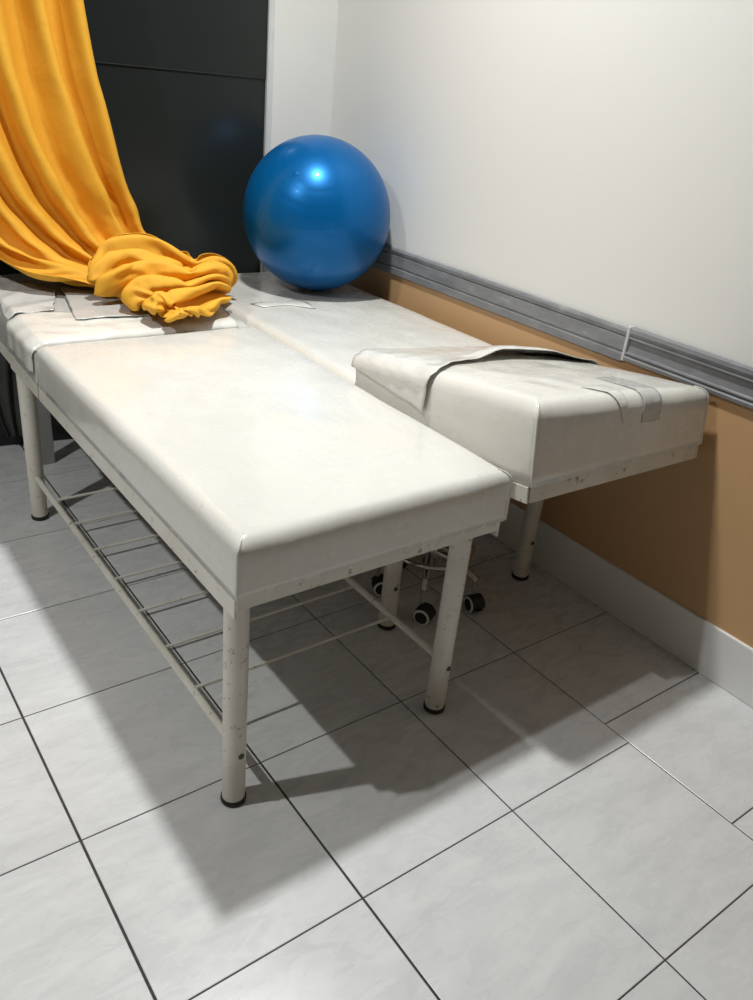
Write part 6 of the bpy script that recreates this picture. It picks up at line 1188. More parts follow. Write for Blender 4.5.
-32,0,0,0,0,0,0,0,-1,1,0,0,-1,1,0,-1,1,0,0,0,-1,1,-1,1,-1,0,1,-1,0,1,0,-1,1,0,0,-1,1,0,0,-1,0,0,1,0,0,0,-1,0,0,0,0,0,0,0,0,1,-1,1,0,-1,0,0,0,0,0,0,1,
-1,0,0,0,0,-39,1,0,0,0,0,0,-1,1,-1,1,0,0,-1,0,1,0,-1,0,1,0,-1,1,-1,1,-1,0,0,0,0,0,1,-1,0,0,0,0,0,0,1,-1,0,0,0,0,0,0,0,0,0,0,0,0,0,0,0,0,0,0,0,0,0,0,0,
0,0,0,0,0,0,0,0,-32,0,0,-1,1,0,0,0,0,0,0,0,0,0,0,-1,0,1,0,-1,1,0,-1,1,-1,1,-1,1,0,0,-1,0,1,0,-1,1,-1,0,0,0,1,0,-1,0,0,0,1,-1,0,1,-1,0,1,-1,0,0,1,-1,0,
0,0,0,0,0,0,0,0,1,0,0,0,-1,-38,-1,0,1,-1,0,0,0,1,0,-1,0,0,0,0,1,0,-1,0,1,-1,0,1,-1,1,-1,1,-1,0,0,1,0,-1,0,1,-1,1,-1,1,-1,0,0,1,-1,1,0,-1,0,0,0,0,0,0,0,
0,0,0,0,0,0,0,0,0,0,0,0,1,-1,0,0,0,0,-33,1,0,0,0,0,0,0,-1,0,1,0,0,0,0,-1,0,1,0,-1,1,0,-1,1,-1,1,-1,1,0,0,-1,0,1,0,-1,1,-1,1,-1,1,0,-1,0,1,-1,0,1,0,0,
-1,0,0,0,1,0,0,0,0,0,-1,0,1,-1,1,0,0,-1,1,0,-1,0,1,-38,-1,0,1,-1,0,0,1,0,0,-1,0,0,0,0,0,0,0,0,1,-1,0,1,-1,0,0,1,-1,0,0,1,-1,0,0,1,-1,0,0,0,0,0,1,-1,0,
1,-1,0,0,0,0,1,-1,0,0,0,0,0,0,0,1,0,-1,1,-1,0,0,1,-1,0,1,0,-1,-33,1,0,-1,1,0,0,-1,0,0,1,0,-1,0,1,0,0,0,-1,0,1,0,-1,1,0,0,-1,1,0,-1,0,1,-1,0,0,1,0,-1,1,
-1,0,0,1,0,-1,1,-1,0,0,1,-1,1,0,0,0,0,0,0,0,-1,0,0,0,1,0,0,-1,1,0,0,-1,1,-39,0,0,0,0,0,0,0,0,1,-1,0,0,0,0,0,0,0,0,0,0,0,0,0,0,0,0,0,0,1,-1,0,1,0,-1,0,
0,1,-1,1,0,-1,0,0,0,0,1,0,0,-1,0,0,0,0,0,0,0,0,0,1,-1,1,-1,0,0,0,1,0,-1,0,1,-1,-32,-1,1,-1,0,1,-1,1,0,-1,0,0,1,0,-1,0,0,0,1,0,-1,0,1,-1,1,-1,1,-1,0,0,
1,0,-1,0,1,-1,1,-1,0,0,0,1,0,0,0,0,-1,0,0,0,1,0,0,0,0,0,0,0,0,-1,1,-1,1,0,0,0,0,0,0,0,0,0,-40,1,-1,2,-1,-1,1,-1,1,0,0,0,-1,0,1,0,0,0,0,0,0,0,0,0,-1,1,
0,0,0,0,0,0,0,0,0,0,0,0,0,0,0,0,0,0,0,0,0,0,0,0,0,0,0,0,0,0,0,0,0,0,0,1,-1,0,0,1,-1,0,1,-1,0,1,-33,0,1,-1,0,1,-1,1,-1,0,0,0,1,-1,0,0,0,0,0,0,0,1,-1,0,
1,-1,0,0,1,-1,0,0,0,1,-1,1,-1,0,1,-1,1,-1,0,0,1,-1,1,0,0,0,-1,0,0,0,1,0,0,0,-1,1,0,-1,1,0,0,-1,1,0,0,0,0,-1,-39,0,-1,0,1,-1,1,-1,0,0,1,0,-1,1,0,0,0,0,
0,-1,1,-1,1,0,-1,1,0,0,-1,1,0,0,0,-1,1,-1,1,0,0,0,0,0,0,0,0,0,0,0,0,0,0,0,0,1,-1,0,0,0,1,-1,0,1,-1,0,1,0,-1,0,0,1,-1,1,-34,1,0,0,0,0,0,0,0,0,0,-1,1,0,
-1,1,0,0,0,0,0,0,0,0,1,-1,0,0,0,0,0,0,1,0,-1,1,-1,1,-1,1,-1,1,0,-1,0,1,-1,0,0,0,1,0,0,-1,0,1,0,0,-1,1,0,-1,1,0,-1,1,0,0,0,0,0,0,-33,-1,1,0,0,0,0,0,0,0,
-1,1,0,0,0,0,0,0,-1,1,0,0,0,0,-1,1,0,0,0,0,0,0,0,0,0,0,0,0,0,0,0,0,0,1,-1,0,1,-1,0,0,0,0,0,0,1,-1,0,0,1,0,-1,1,0,0,0,-1,1,0,0,0,0,0,-40,0,0,0,0,0,0,0,
0,0,0,0,0,0,0,0,0,0,1,0,-1,1,-1,1,0,-1,0,1,0,0,0,0,-1,0,1,-1,1,-1,1,0,0,0,0,-1,1,0,-1,1,0,0,0,0,0,0,0,0,0,0,0,0,0,0,0,0,0,0,0,0,0,0,0,0,-34,0,0,0,0,0,
0,0,0,0,1,0,-1,0,1,-1,1,-1,0,0,1,-1,1,-1,1,0,0,-1,1,0,-1,0,1,0,0,0,0,0,0,-1,1,0,0,1,-1,0,0,0,0,0,0,0,1,0,-1,0,0,1,-1,0,1,0,0,-1,1,0,0,0,0,0,0,0,-40,0,
0,0,0,0,0,0,0,0,0,-1,1,0,0,0,-1,1,0,0,0,0,0,0,0,0,0,1,-1,0,1,0,-1,0,0,1,-1,0,0,1,-1,0,0,0,1,-1,1,0,0,0,0,0,-1,0,1,0,0,-1,1,0,0,0,-1,1,0,0,-1,1,0,0,0,0,
-34,1,-1,0,0,0,0,0,0,1,-1,1,-1,0,0,1,0,0,0,0,0,0,0,0,-1,1,-1,0,0,0,0,0,1,0,0,-1,0,1,0,0,0,0,0,0,-1,1,0,0,-1,1,0,0,0,0,-1,1,0,0,0,0,0,0,1,-1,0,0,0,0,0,
0,0,0,-33,-1,1,0,0,0,0,0,0,-1,0,0,1,0,0,-1,0,0,0,0,0,0,0,0,1,-1,1,0,0,0,0,0,-1,0,0,1,0,0,-1,0,0,0,0,0,1,0,-1,0,1,-1,0,0,1,0,0,-1,1,0,0,-1,0,0,0,1,-1,0,
1,-1,0,0,1,0,-34,0,0,0,0,0,0,0,0,0,0,0,0,0,0,1,0,-1,0,0,0,0,0,1,-1,0,0,0,0,0,0,0,0,1,-1,0,0,0,1,-1,1,-1,0,0,0,0,0,0,0,1,-1,0,0,0,0,1,-1,0,0,1,0,0,0,-1,
1,0,-1,0,1,0,0,-1,-40,0,-1,1,0,0,-1,0,0,0,0,1,-1,1,-1,0,0,1,-1,1,-1,1,-1,0,0,1,0,-1,0,0,0,0,0,0,1,-1,0,0,0,1,-1,1,-1,0,0,0,0,0,0,0,1,0,-1,0,0,0,0,0,0,
0,0,0,0,1,-1,0,0,0,0,0,0,1,-35,1,0,0,0,0,0,0,0,0,0,-1,1,-1,1,0,0,0,0,-1,1,-1,1,0,0,0,-1,1,0,0,0,-1,1,-1,0,1,0,0,0,-1,0,0,1,0,-1,0,1,0,0,0,-1,0,1,0,0,
-1,0,0,1,0,0,0,0,-1,0,0,1,0,-1,0,0,0,-34,-1,1,-1,0,0,1,0,-1,0,1,0,0,0,0,0,-1,0,1,0,0,0,0,-1,1,-1,1,0,0,-1,0,1,-1,1,0,-1,1,-1,0,1,0,0,-1,0,1,0,-1,0,0,0,
1,0,-1,0,0,0,1,0,-1,0,0,0,0,1,0,0,-1,0,0,1,0,0,-34,0,-1,1,0,0,-1,0,0,0,0,0,0,0,0,0,1,-1,0,0,0,0,0,1,-1,1,-1,0,0,1,-1,0,1,-1,0,0,0,1,-1,0,0,0,1,-1,0,0,
0,1,0,-1,0,0,0,0,0,1,-1,0,0,0,1,0,0,-1,0,0,0,0,1,-1,0,1,-35,0,1,-1,0,0,0,0,0,0,0,0,0,1,-1,0,0,1,-1,0,0,0,0,0,0,0,1,-1,0,0,0,0,0,0,0,1,-1,0,1,-1,0,0,0,
0,0,0,1,-1,0,1,-1,0,1,-1,0,0,0,0,1,0,-1,0,0,1,-1,0,0,0,0,1,0,-1,-35,0,-1,1,0,0,0,0,0,0,0,0,0,-1,1,0,0,0,0,0,0,0,0,0,0,0,0,0,0,0,0,0,0,0,0,0,0,0,0,1,-1,
0,0,0,0,0,0,0,0,0,1,0,-1,1,0,-1,0,1,-1,0,0,1,0,-1,1,-1,0,1,-1,0,0,1,-35,0,0,0,0,0,0,-1,1,0,-1,1,0,0,0,0,0,-1,1,0,0,0,0,0,0,0,-1,1,0,0,0,0,0,0,0,0,0,0,
0,0,0,0,0,0,0,0,0,0,0,0,0,0,0,0,0,0,0,0,0,0,1,-1,0,0,0,1,0,-1,0,0,1,-1,-36,0,1,-1,0,1,0,0,-1,0,1,-1,0,1,0,-1,0,1,0,0,0,0,0,0,0,-1,1,0,0,0,0,0,0,0,0,0,
0,0,0,0,0,0,0,0,0,0,0,0,0,0,0,0,0,0,0,0,0,0,0,1,-1,0,0,1,-1,0,0,0,1,0,-1,1,-35,0,-1,1,0,-1,0,1,0,0,-1,1,0,-1,0,1,0,0,0,0,-1,1,0,0,0,0,0,0,0,-1,1,0,-1,
1,0,0,0,0,0,0,0,0,0,0,0,0,0,0,0,0,0,0,0,0,0,0,1,-1,1,-1,1,0,0,-1,1,-1,0,0,0,0,1,-1,-36,0,1,-1,0,1,0,-1,0,0,1,0,0,0,0,0,0,0,-1,0,1,0,0,-1,1,0,0,0,0,0,0,
0,0,0,0,0,0,0,0,-1,1,0,0,1,-1,0,0,0,1,-1,0,0,0,0,0,1,-1,1,-1,0,0,0,0,0,0,1,0,0,0,0,0,0,-42,0,-1,0,1,-1,0,0,1,0,-1,0,0,0,0,0,0,0,1,0,0,0,0,0,-1,1,-1,0,
1,0,0,0,1,-1,0,0,0,0,0,1,0,-1,0,0,0,1,-1,1,-1,1,0,0,0,0,0,-1,1,0,0,0,0,0,0,0,0,0,0,0,0,0,0,0,-36,0,0,0,0,1,0,0,-1,0,1,0,0,0,0,0,0,0,0,0,0,-1,1,0,0,-1,
1,0,-1,1,0,0,0,0,0,0,0,0,0,0,0,1,-1,0,1,-1,1,-1,0,0,0,0,0,0,1,0,-1,0,1,0,0,0,0,0,0,-1,0,1,0,0,0,1,-36,0,0,1,0,-1,0,0,1,0,0,-1,0,0,0,0,1,0,0,0,0,0,0,0,
0,0,0,0,0,0,0,0,0,0,1,-1,0,0,0,0,0,0,1,0,-1,1,0,0,0,0,0,0,0,0,-1,1,0,0,0,0,0,0,0,0,0,1,0,-1,0,0,0,0,-35,0,0,-1,0,1,0,0,-1,0,0,1,0,0,0,0,0,0,0,0,0,0,0,
0,0,0,0,0,1,-1,0,0,0,1,-1,0,1,-1,0,1,0,-1,0,0,1,0,-1,1,0,-1,1,0,0,0,0,0,1,0,-1,0,0,0,0,1,-1,0,0,0,1,0,0,0,-36,0,0,0,1,-1,0,0,1,0,0,0,-1,1,-1,1,-1,1,0,
0,0,1,-1,0,0,0,0,0,0,1,0,0,0,0,0,0,-1,1,0,-1,0,1,0,0,0,0,0,0,0,0,0,0,0,0,1,-1,0,0,0,1,-1,1,0,-1,1,-1,0,1,0,0,0,0,-35,0,0,0,-1,1,0,0,0,0,0,0,0,-1,1,0,1,
-1,0,0,1,-1,0,0,0,1,-1,1,-1,0,0,1,0,-1,1,0,0,0,0,0,0,0,0,0,0,0,1,-1,0,1,-1,0,1,0,-1,1,0,0,0,-1,1,0,0,0,0,0,0,0,0,0,0,0,-35,-1,0,0,1,0,0,0,0,0,0,0,0,0,
0,0,0,0,0,1,-1,1,0,0,0,-1,1,-1,1,0,0,0,0,1,-1,0,0,0,0,0,1,-1,0,1,0,0,-1,0,1,-1,1,0,0,0,0,0,0,0,0,1,-1,0,0,0,0,1,0,-1,0,1,0,0,-43,1,0,0,0,0,0,0,0,1,0,
-1,0,0,0,0,0,1,0,0,0,0,0,0,0,0,-1,1,0,0,1,-1,1,-1,0,1,0,-1,0,1,-1,1,1,-1,0,0,1,0,-1,1,-1,1,-1,1,0,0,0,0,0,0,0,0,0,0,0,0,0,1,0,0,0,-1,-35,0,0,0,0,0,0,0,
0,0,1,0,0,0,0,-1,1,0,0,0,1,-1,0,0,0,0,0,0,0,1,-1,1,0,0,0,-1,0,1,0,0,0,0,0,0,1,-1,0,0,0,0,0,0,1,-1,1,0,0,0,0,-1,1,0,0,1,0,-1,1,-1,1,-1,0,1,-34,-1,0,0,1,
0,-1,0,1,0,0,-1,1,-1,0,1,0,0,0,0,0,1,0,-1,0,0,1,0,0,0,0,0,0,1,-1,0,0,0,0,0,1,0,-1,1,-1,1,0,0,0,-1,1,0,0,0,0,0,0,1,0,0,-1,0,0,0,0,1,-1,1,0,0,0,0,-41,0,
0,0,0,0,0,1,0,0,-1,1,-1,1,0,0,0,0,0,0,1,-1,0,1,-1,0,0,0,0,0,1,0,0,0,0,0,0,0,0,0,0,0,1,-1,1,0,0,0,0,0,0,0,0,0,0,0,1,0,-1,0,1,0,0,0,0,0,0,0,0,0,0,0,-34,
0,0,0,0,0,1,-1,0,0,1,0,0,-1,0,1,0,0,0,1,-1,0,0,0,0,0,0,0,1,0,-1,1,0,0,0,0,0,-1,1,0,0,0,0,1,0,0,-1,0,0,1,-1,1,0,0,0,0,0,0,1,-1,0,0,0,0,0,0,1,0,-1,1,0,0,
-40,0,0,0,0,1,-1,0,1,0,0,-1,0,1,0,-1,1,0,0,0,0,1,-1,0,0,0,0,1,-1,0,1,-1,1,0,0,0,0,0,0,0,0,0,0,0,0,0,1,0,0,-1,1,-1,0,1,0,1,-1,0,0,1,-1,0,1,0,0,0,-1,1,0,
0,0,0,-34,1,0,0,1,-1,0,0,0,0,0,0,0,0,0,1,0,0,0,-1,1,-1,1,0,0,0,0,0,0,0,0,1,-1,0,1,-1,0,1,-1,1,0,0,0,0,0,0,0,0,0,0,0,0,1,0,-1,0,1,0,-1,0,1,0,-1,0,1,0,0,
-1,1,0,0,0,-39,0,0,0,0,0,0,0,0,1,-1,1,0,-1,1,-1,0,0,0,1,0,0,0,-1,1,0,0,0,0,0,0,0,1,0,-1,1,0,-1,1,-1,0,1,0,0,0,0,0,0,0,0,1,0,-1,0,1,0,-1,0,1,0,-1,0,1,0,
-1,1,0,1,0,-1,0,0,-33,0,0,0,0,0,0,0,1,-1,1,-1,1,0,0,0,0,0,1,-1,0,1,-1,1,-1,0,0,0,1,0,0,0,-1,1,0,0,0,0,0,0,0,0,0,0,0,1,-1,0,0,1,-1,0,1,0,0,-1,1,0,0,-1,
1,0,0,0,0,0,0,0,0,1,0,0,-38,0,0,0,0,0,0,0,0,0,0,0,-1,1,0,0,1,0,-1,1,0,-1,0,0,0,1,0,0,-1,1,0,0,1,-2,1,0,-1,1,0,0,0,0,0,1,0,-1,1,0,0,0,0,0,-1,0,1,0,0,0,
0,0,0,0,0,0,1,-1,1,-1,0,0,0,0,-39,0,0,1,0,0,0,0,0,0,0,1,-1,0,0,0,0,0,0,1,0,0,0,-1,1,-1,1,-1,1,0,0,0,0,1,-1,0,1,-1,0,1,0,0,0,-1,1,0,-1,0,1,-1,1,0,0,1,
-1,1,0,0,-1,1,-1,1,0,0,-1,1,-1,1,0,0,0,0,-38,0,1,-1,0,0,0,1,0,0,0,-1,1,0,0,0,0,0,0,0,0,0,0,0,0,0,0,0,0,0,0,1,0,-1,1,-1,0,1,0,-1,0,0,0,1,0,0,0,0,0,0,0,
0,1,-1,0,0,1,-1,1,-1,1,0,-1,0,1,0,0,0,0,0,0,0,-37,0,-1,1,0,0,-1,0,1,0,0,0,0,-1,1,0,0,0,0,0,1,-1,0,0,0,0,0,1,0,-1,1,-1,1,0,-1,1,0,-1,0,1,0,0,1,-1,1,-1,
1,0,-1,0,0,1,-1,1,0,0,0,0,-1,1,-1,0,1,0,0,0,0,0,1,0,0,0,-32,0,0,0,1,0,0,0,0,0,0,0,0,0,-1,1,0,0,1,-1,0,1,0,0,-1,0,0,0,0,1,0,0,0,0,0,0,0,0,0,0,0,0,0,0,0,
1,-1,0,0,1,-1,0,1,-1,0,1,-1,1,0,-1,1,-1,1,0,0,0,0,0,0,0,0,0,-37,0,0,0,-1,1,0,0,0,1,0,0,-1,1,-1,0,0,1,0,0,0,0,0,-1,1,0,0,0,0,0,0,1,-1,1,0,-1,0,0,0,0,0,
1,-1,1,-1,0,0,0,0,0,1,-1,0,1,0,0,0,0,0,0,0,0,-1,1,0,0,1,-1,0,0,0,0,-37,0,1,-1,1,-1,1,0,0,0,-1,0,1,-1,1,0,0,0,-1,1,1,-1,-1,1,0,0,-1,1,0,0,0,0,1,-1,0,0,
0,0,0,0,1,-1,1,0,0,0,0,0,0,0,0,0,0,0,1,-1,1,0,-1,0,0,1,0,-1,1,-1,0,1,0,0,0,-1,-37,1,-1,1,-1,1,-1,1,0,0,1,-1,-1,1,0,0,0,0,1,0,-1,0,1,-1,0,0,0,0,1,-1,1,
0,0,0,0,0,-1,1,0,0,-1,1,0,0,1,-1,0,0,0,0,-1,1,0,0,0,1,-1,0,1,0,-1,0,0,1,-1,1,0,0,-1,1,-1,1,-36,-1,1,0,0,-1,1,0,1,0,-1,0,0,0,0,0,0,0,0,0,1,0,-1,1,-1,0,
1,-1,0,1,-1,1,0,0,-1,0,1,-1,0,0,1,0,0,0,0,0,0,0,0,0,0,0,0,1,0,-1,1,0,-1,0,0,0,0,0,0,1,0,0,0,0,0,0,-36,0,-1,1,0,1,-1,0,1,0,0,0,-1,0,0,0,1,0,0,0,0,0,0,
-1,0,0,0,1,0,0,0,0,0,0,0,0,-1,1,0,0,0,0,0,0,0,1,-1,0,0,0,0,0,1,-1,0,1,0,0,0,-1,1,-1,1,-1,1,-1,0,0,1,-1,1,-1,-36,0,0,0,1,-1,1,0,0,0,0,-1,1,0,-1,0,1,0,0,
0,1,-1,-1,1,0,0,-1,0,0,0,1,0,0,0,0,0,0,-1,0,1,0,0,0,1,0,-1,1,-1,0,0,0,0,0,1,0,0,0,0,-1,0,0,1,-1,1,0,0,0,0,0,0,0,0,-36,0,1,-1,0,0,0,1,0,0,0,0,0,-1,1,0,
0,0,0,1,-1,0,0,0,0,-1,1,0,0,1,-1,0,1,-1,0,0,0,0,0,0,0,0,0,0,1,0,-1,0,0,0,1,0,-1,0,1,0,0,0,0,0,-1,0,1,-1,0,1,0,1,0,-1,0,0,-36,1,-1,1,0,0,0,0,0,0,0,0,-1,
1,0,0,0,0,0,0,1,0,0,-1,-1,1,0,0,0,0,1,0,0,0,0,-1,0,0,0,0,0,0,1,0,0,0,-1,0,0,0,0,0,1,0,0,0,0,0,0,-1,1,-1,0,1,0,0,0,0,0,1,-1,-1,-36,0,1,0,0,0,0,0,1,0,0,
0,0,-1,0,0,0,0,1,0,0,0,-1,0,0,0,0,0,0,0,0,1,-1,1,-1,0,0,0,0,0,0,1,-1,1,-1,0,1,0,-1,0,0,0,0,0,1,0,0,0,0,0,-1,0,0,1,0,0,0,-1,1,-1,0,1,-44,0,0,1,3,1,0,0,
3,1,1,-2,-2,0,1,1,2,0,-1,1,0,0,0,0,0,-1,0,0,1,-1,1,-1,1,-1,1,0,-1,0,0,0,1,-1,1,0,0,0,-1,0,1,-1,0,0,1,0,-1,1,0,0,-1,0,0,0,0,0,0,0,1,0,-1,1,0,-1,-43,0,0,
0,0,0,0,1,0,1,-1,-1,1,-1,0,0,2,1,1,2,2,-1,0,-2,0,0,0,2,1,1,-1,1,0,0,-1,0,0,0,0,0,0,0,0,0,1,0,0,-1,-1,1,0,0,0,0,1,-1,1,0,-1,0,0,0,0,0,0,0,0,0,0,0,0,0,
-44,1,0,0,0,0,1,-1,1,0,0,0,-1,-1,1,0,0,0,0,0,1,-1,0,0,-1,0,0,0,1,0,2,2,2,0,-1,-1,0,0,0,2,1,1,0,0,0,0,-1,1,0,0,-1,1,-1,1,-1,1,0,0,0,-1,0,0,1,-1,0,0,0,1,
0,0,-1,0,-44,0,1,0,0,0,0,0,0,1,0,1,-2,-1,1,0,-1,1,0,0,0,0,-1,0,0,0,0,0,0,0,0,0,0,0,0,0,-1,0,1,0,-1,1,1,2,2,-1,0,-1,0,0,1,1,2,1,1,0,-1,0,1,-1,0,0,-1,1,
0,0,0,0,0,-1,1,0,-44,0,0,0,1,0,0,-1,1,0,-2,4,-3,0,-1,1,1,0,0,-1,1,0,0,-1,0,-1,0,1,-1,1,0,0,0,-1,0,0,1,-1,0,0,1,-1,1,0,-1,1,-1,0,0,0,0,0,0,0,1,3,2,0,-2,
0,-2,2,1,1,1,1,1,0,0,0,0,-1,-46,1,0,0,1,1,-2,1,1,-1,7,-8,2,-1,-1,0,1,-1,1,1,-1,0,0,-1,0,0,1,-1,0,0,0,0,1,0,-1,0,-1,0,1,0,0,0,0,-1,2,-1,1,-1,-1,0,1,0,0,
0,0,0,0,1,-1,-1,0,0,1,0,0,0,0,1,2,1,-1,0,-38,0,0,1,1,-1,1,-1,0,0,1,-1,0,-1,-1,1,0,2,-1,0,0,0,0,0,0,-1,-1,2,0,0,0,0,0,0,0,0,0,-1,-1,1,0,1,-1,1,-1,1,-1,
0,0,0,0,1,0,0,0,-1,0,1,0,0,0,-1,0,1,0,0,-1,0,1,0,0,0,-46,1,2,-2,0,3,-1,1,-1,-2,2,2,-3,-1,0,0,0,0,0,1,1,-2,0,1,-1,0,0,-1,1,0,0,1,0,-1,1,-1,0,0,0,0,0,0,
1,0,0,-1,0,0,0,0,0,-1,1,0,1,1,0,-1,0,0,-1,0,0,-1,1,0,1,0,-1,0,1,0,-44,-1,1,-1,-1,1,3,-1,-1,3,-3,1,-2,-2,2,0,0,1,0,0,0,1,-2,0,0,0,0,0,0,0,0,0,1,1,-1,0,
-1,0,0,0,1,0,-1,1,1,0,-1,-1,0,0,0,1,-1,1,0,0,0,1,0,-1,0,0,0,1,0,-1,0,1,-1,1,-1,0,-45,0,0,0,0,-1,0,-1,4,2,-2,0,-1,0,-1,1,-2,1,0,1,1,0,0,-1,-2,1,0,1,-1,
0,1,0,1,-1,0,0,-1,0,0,2,-1,0,1,-1,1,0,0,0,-1,-1,0,0,1,0,0,1,1,-1,0,-1,0,0,0,0,0,1,0,0,0,0,0,0,-46,0,0,0,2,0,-2,0,3,2,-1,0,-1,-2,2,-1,-1,0,1,0,1,0,0,1,
-1,-2,0,0,1,0,0,1,-1,1,-1,0,0,-1,0,1,0,0,0,1,0,0,0,-1,0,0,1,0,0,0,1,0,0,0,0,0,-2,0,1,1,-1,0,1,0,0,-1,1,0,-47,1,0,1,1,1,-1,0,2,1,4,-7,2,-2,0,0,0,1,-1,1,
1,0,1,0,-1,-3,1,0,0,0,0,1,0,-1,1,-1,0,1,0,0,0,-1,0,1,1,1,0,-2,-1,1,0,1,0,0,0,1,-1,1,0,-1,0,0,0,0,1,0,0,-1,1,0,-1,0,-30,-6,-6,-1,0,3,-1,-1,0,3,0,-1,-2,
-2,-1,0,2,1,0,-1,2,0,1,-1,-1,-1,0,0,-1,1,0,1,0,-1,0,0,1,-1,0,0,-1,1,1,0,2,0,-1,0,-1,-1,1,0,0,1,0,0,1,0,-1,0,-1,1,0,-1,0,1,1,1,-2,1,0,0,-25,-4,-2,-5,2,
2,2,-3,-5,-2,1,-2,3,1,-2,-1,-1,1,-1,0,1,0,-2,0,-1,1,-1,0,2,0,-1,0,2,-1,-1,0,0,-1,0,0,1,0,0,1,2,0,-1,-1,0,0,0,2,-1,0,0,1,0,0,0,-1,-2,1,1,1,-1,1,0,1,0,
-1,1,0,-28,-3,-2,-1,-1,4,0,2,-3,-1,-1,0,-1,0,-1,1,1,0,2,-4,-2,1,-3,1,3,2,-2,-1,-3,1,0,-1,0,0,-1,0,0,-1,1,-1,0,1,1,1,0,-1,0,0,1,0,-1,0,2,-1,0,2,0,0,-1,
-1,1,0,-1,1,1,0,0,0,0,0,0,1,-29,-2,0,1,-5,-2,5,4,-4,-2,1,3,0,-1,-3,0,1,-1,1,2,-2,-1,2,-2,3,0,-1,-1,1,1,1,-3,-4,0,1,1,-1,4,-1,-4,-1,0,1,1,-2,-1,0,2,1,
-1,-2,0,2,0,1,-1,2,1,-1,-1,0,-1,0,1,1,0,0,0,0,0,0,1,-33,0,0,-2,-3,-1,1,2,2,-3,-2,1,0,2,-1,-1,-1,3,0,1,-2,2,0,2,-1,-1,-2,0,2,1,1,-2,2,1,-1,-1,1,-1,-1,
-1,2,1,0,-3,-4,2,2,0,-1,0,-1,-2,-1,1,0,1,0,0,1,-1,-2,0,0,2,2,-1,1,-1,1,0,-1,0,-32,-2,-1,1,-3,0,1,-2,6,2,-9,4,-1,-2,-1,2,-1,3,1,-1,2,1,2,0,-2,-2,-2,1,2,
0,3,-3,3,1,0,-1,-1,-2,-1,1,1,2,-1,0,2,-1,-1,0,-1,-2,2,2,-1,0,-1,-3,-2,0,1,2,-1,-1,-1,1,1,0,-1,2,-1,0,1,-1,-32,-2,-1,1,-2,0,2,-2,5,2,-3,0,-4,-2,-2,3,1,
0,0,4,-3,3,3,-2,-1,-1,0,-1,2,2,-1,0,1,1,-1,0,-1,-1,-1,2,1,0,0,1,0,0,0,-2,1,0,0,1,0,1,1,0,-1,-2,1,1,1,-1,1,-3,1,0,-1,-1,2,0,0,0,-36,-1,3,3,-2,-9,9,-4,3,
0,1,-6,-5,2,5,-1,-1,0,2,1,-3,6,0,-1,-2,2,-2,0,1,2,-1,2,-2,0,1,0,2,0,-3,1,1,0,1,1,1,-1,0,2,-2,0,-2,1,2,1,1,1,-2,-1,0,0,0,0,1,0,0,2,1,0,-2,0,0,1,-29,2,
-4,1,8,0,-7,5,-9,-1,1,-6,20,-1,-7,2,-5,-4,3,-1,2,-2,0,0,0,-1,-1,-1,3,1,-2,3,-2,-1,2,3,-1,-1,-2,0,1,2,1,1,1,2,-1,-1,-1,-2,0,1,2,1,0,1,0,-1,0,-1,-1,0,1,
2,1,1,1,2,1,-2,0,0,-26,-2,-6,-1,5,9,10,-3,-9,-1,-10,24,-7,-3,-8,-1,2,-2,5,-6,0,-4,1,5,0,-2,0,3,-1,-5,1,1,4,0,-1,-2,-2,-2,0,1,2,0,1,3,2,0,-3,-1,-2,0,0,
2,1,2,2,0,1,0,-2,0,-2,-2,3,2,1,2,1,1,1,-2,-1,1,-17,-1,-4,-7,-1,5,8,5,-5,-1,11,-7,-7,-1,-4,1,-1,2,1,2,1,0,-2,-2,1,-2,-4,5,2,3,-5,-4,2,-1,-3,-1,2,4,3,-9,
0,3,1,1,3,-2,-2,-2,-1,-2,3,3,1,0,1,3,0,0,0,-2,-2,-1,1,1,3,1,1,1,-1,1,-1,-1,-16,0,2,-2,-3,-4,5,7,-3,-3,0,-10,9,6,-7,-3,0,-1,-1,2,1,-3,2,-2,0,2,2,-3,-1,
2,5,0,-8,-1,2,3,2,0,0,-2,-3,-1,0,1,1,-3,0,-1,-2,-1,1,3,1,2,1,1,2,0,-2,0,0,-2,0,1,1,5,-3,0,0,-1,0,0,-15,0,-2,0,-2,2,-8,6,4,3,-9,10,-3,-1,-2,-5,-1,0,0,1,
-4,2,0,-2,1,1,0,2,-1,0,8,-1,-6,3,1,-2,-1,-1,-1,3,1,1,-5,-1,3,-1,-1,-1,2,0,-2,-2,2,0,1,1,1,0,-1,0,-1,0,-1,2,1,-1,2,2,0,-1,-1,-4,-14,-1,-4,3,11,-13,-4,4,
7,8,-5,-2,-8,-2,7,-9,0,-2,1,4,0,2,-8,0,-1,1,2,1,0,1,-2,4,6,-1,-4,-3,-3,-1,-1,8,2,-4,2,-1,-1,-5,5,0,-1,-1,1,1,-3,-1,1,1,0,0,-1,-1,1,0,-1,-1,1,0,3,2,-1,
-1,-1,0,-11,-4,1,-1,5,7,-14,3,8,2,-4,-3,-7,-2,6,-5,-1,7,-1,-2,4,1,2,-6,-3,-1,0,-1,5,-1,-3,2,5,-2,-4,-3,-3,-2,-1,11,-1,0,1,2,-2,2,-8,0,0,5,-1,-2,2,0,-3,
-2,1,0,-2,1,3,1,-4,0,0,0,3,2,-1,-2,-3,-1,-5,-4,-2,22,-17,8,-12,2,3,-2,-5,-3,0,-2,2,-2,2,-3,1,1,4,-8,9,-1,-2,-2,-1,1,0,1,0,1,-1,0,-2,-3,-1,2,2,-1,1,2,3,
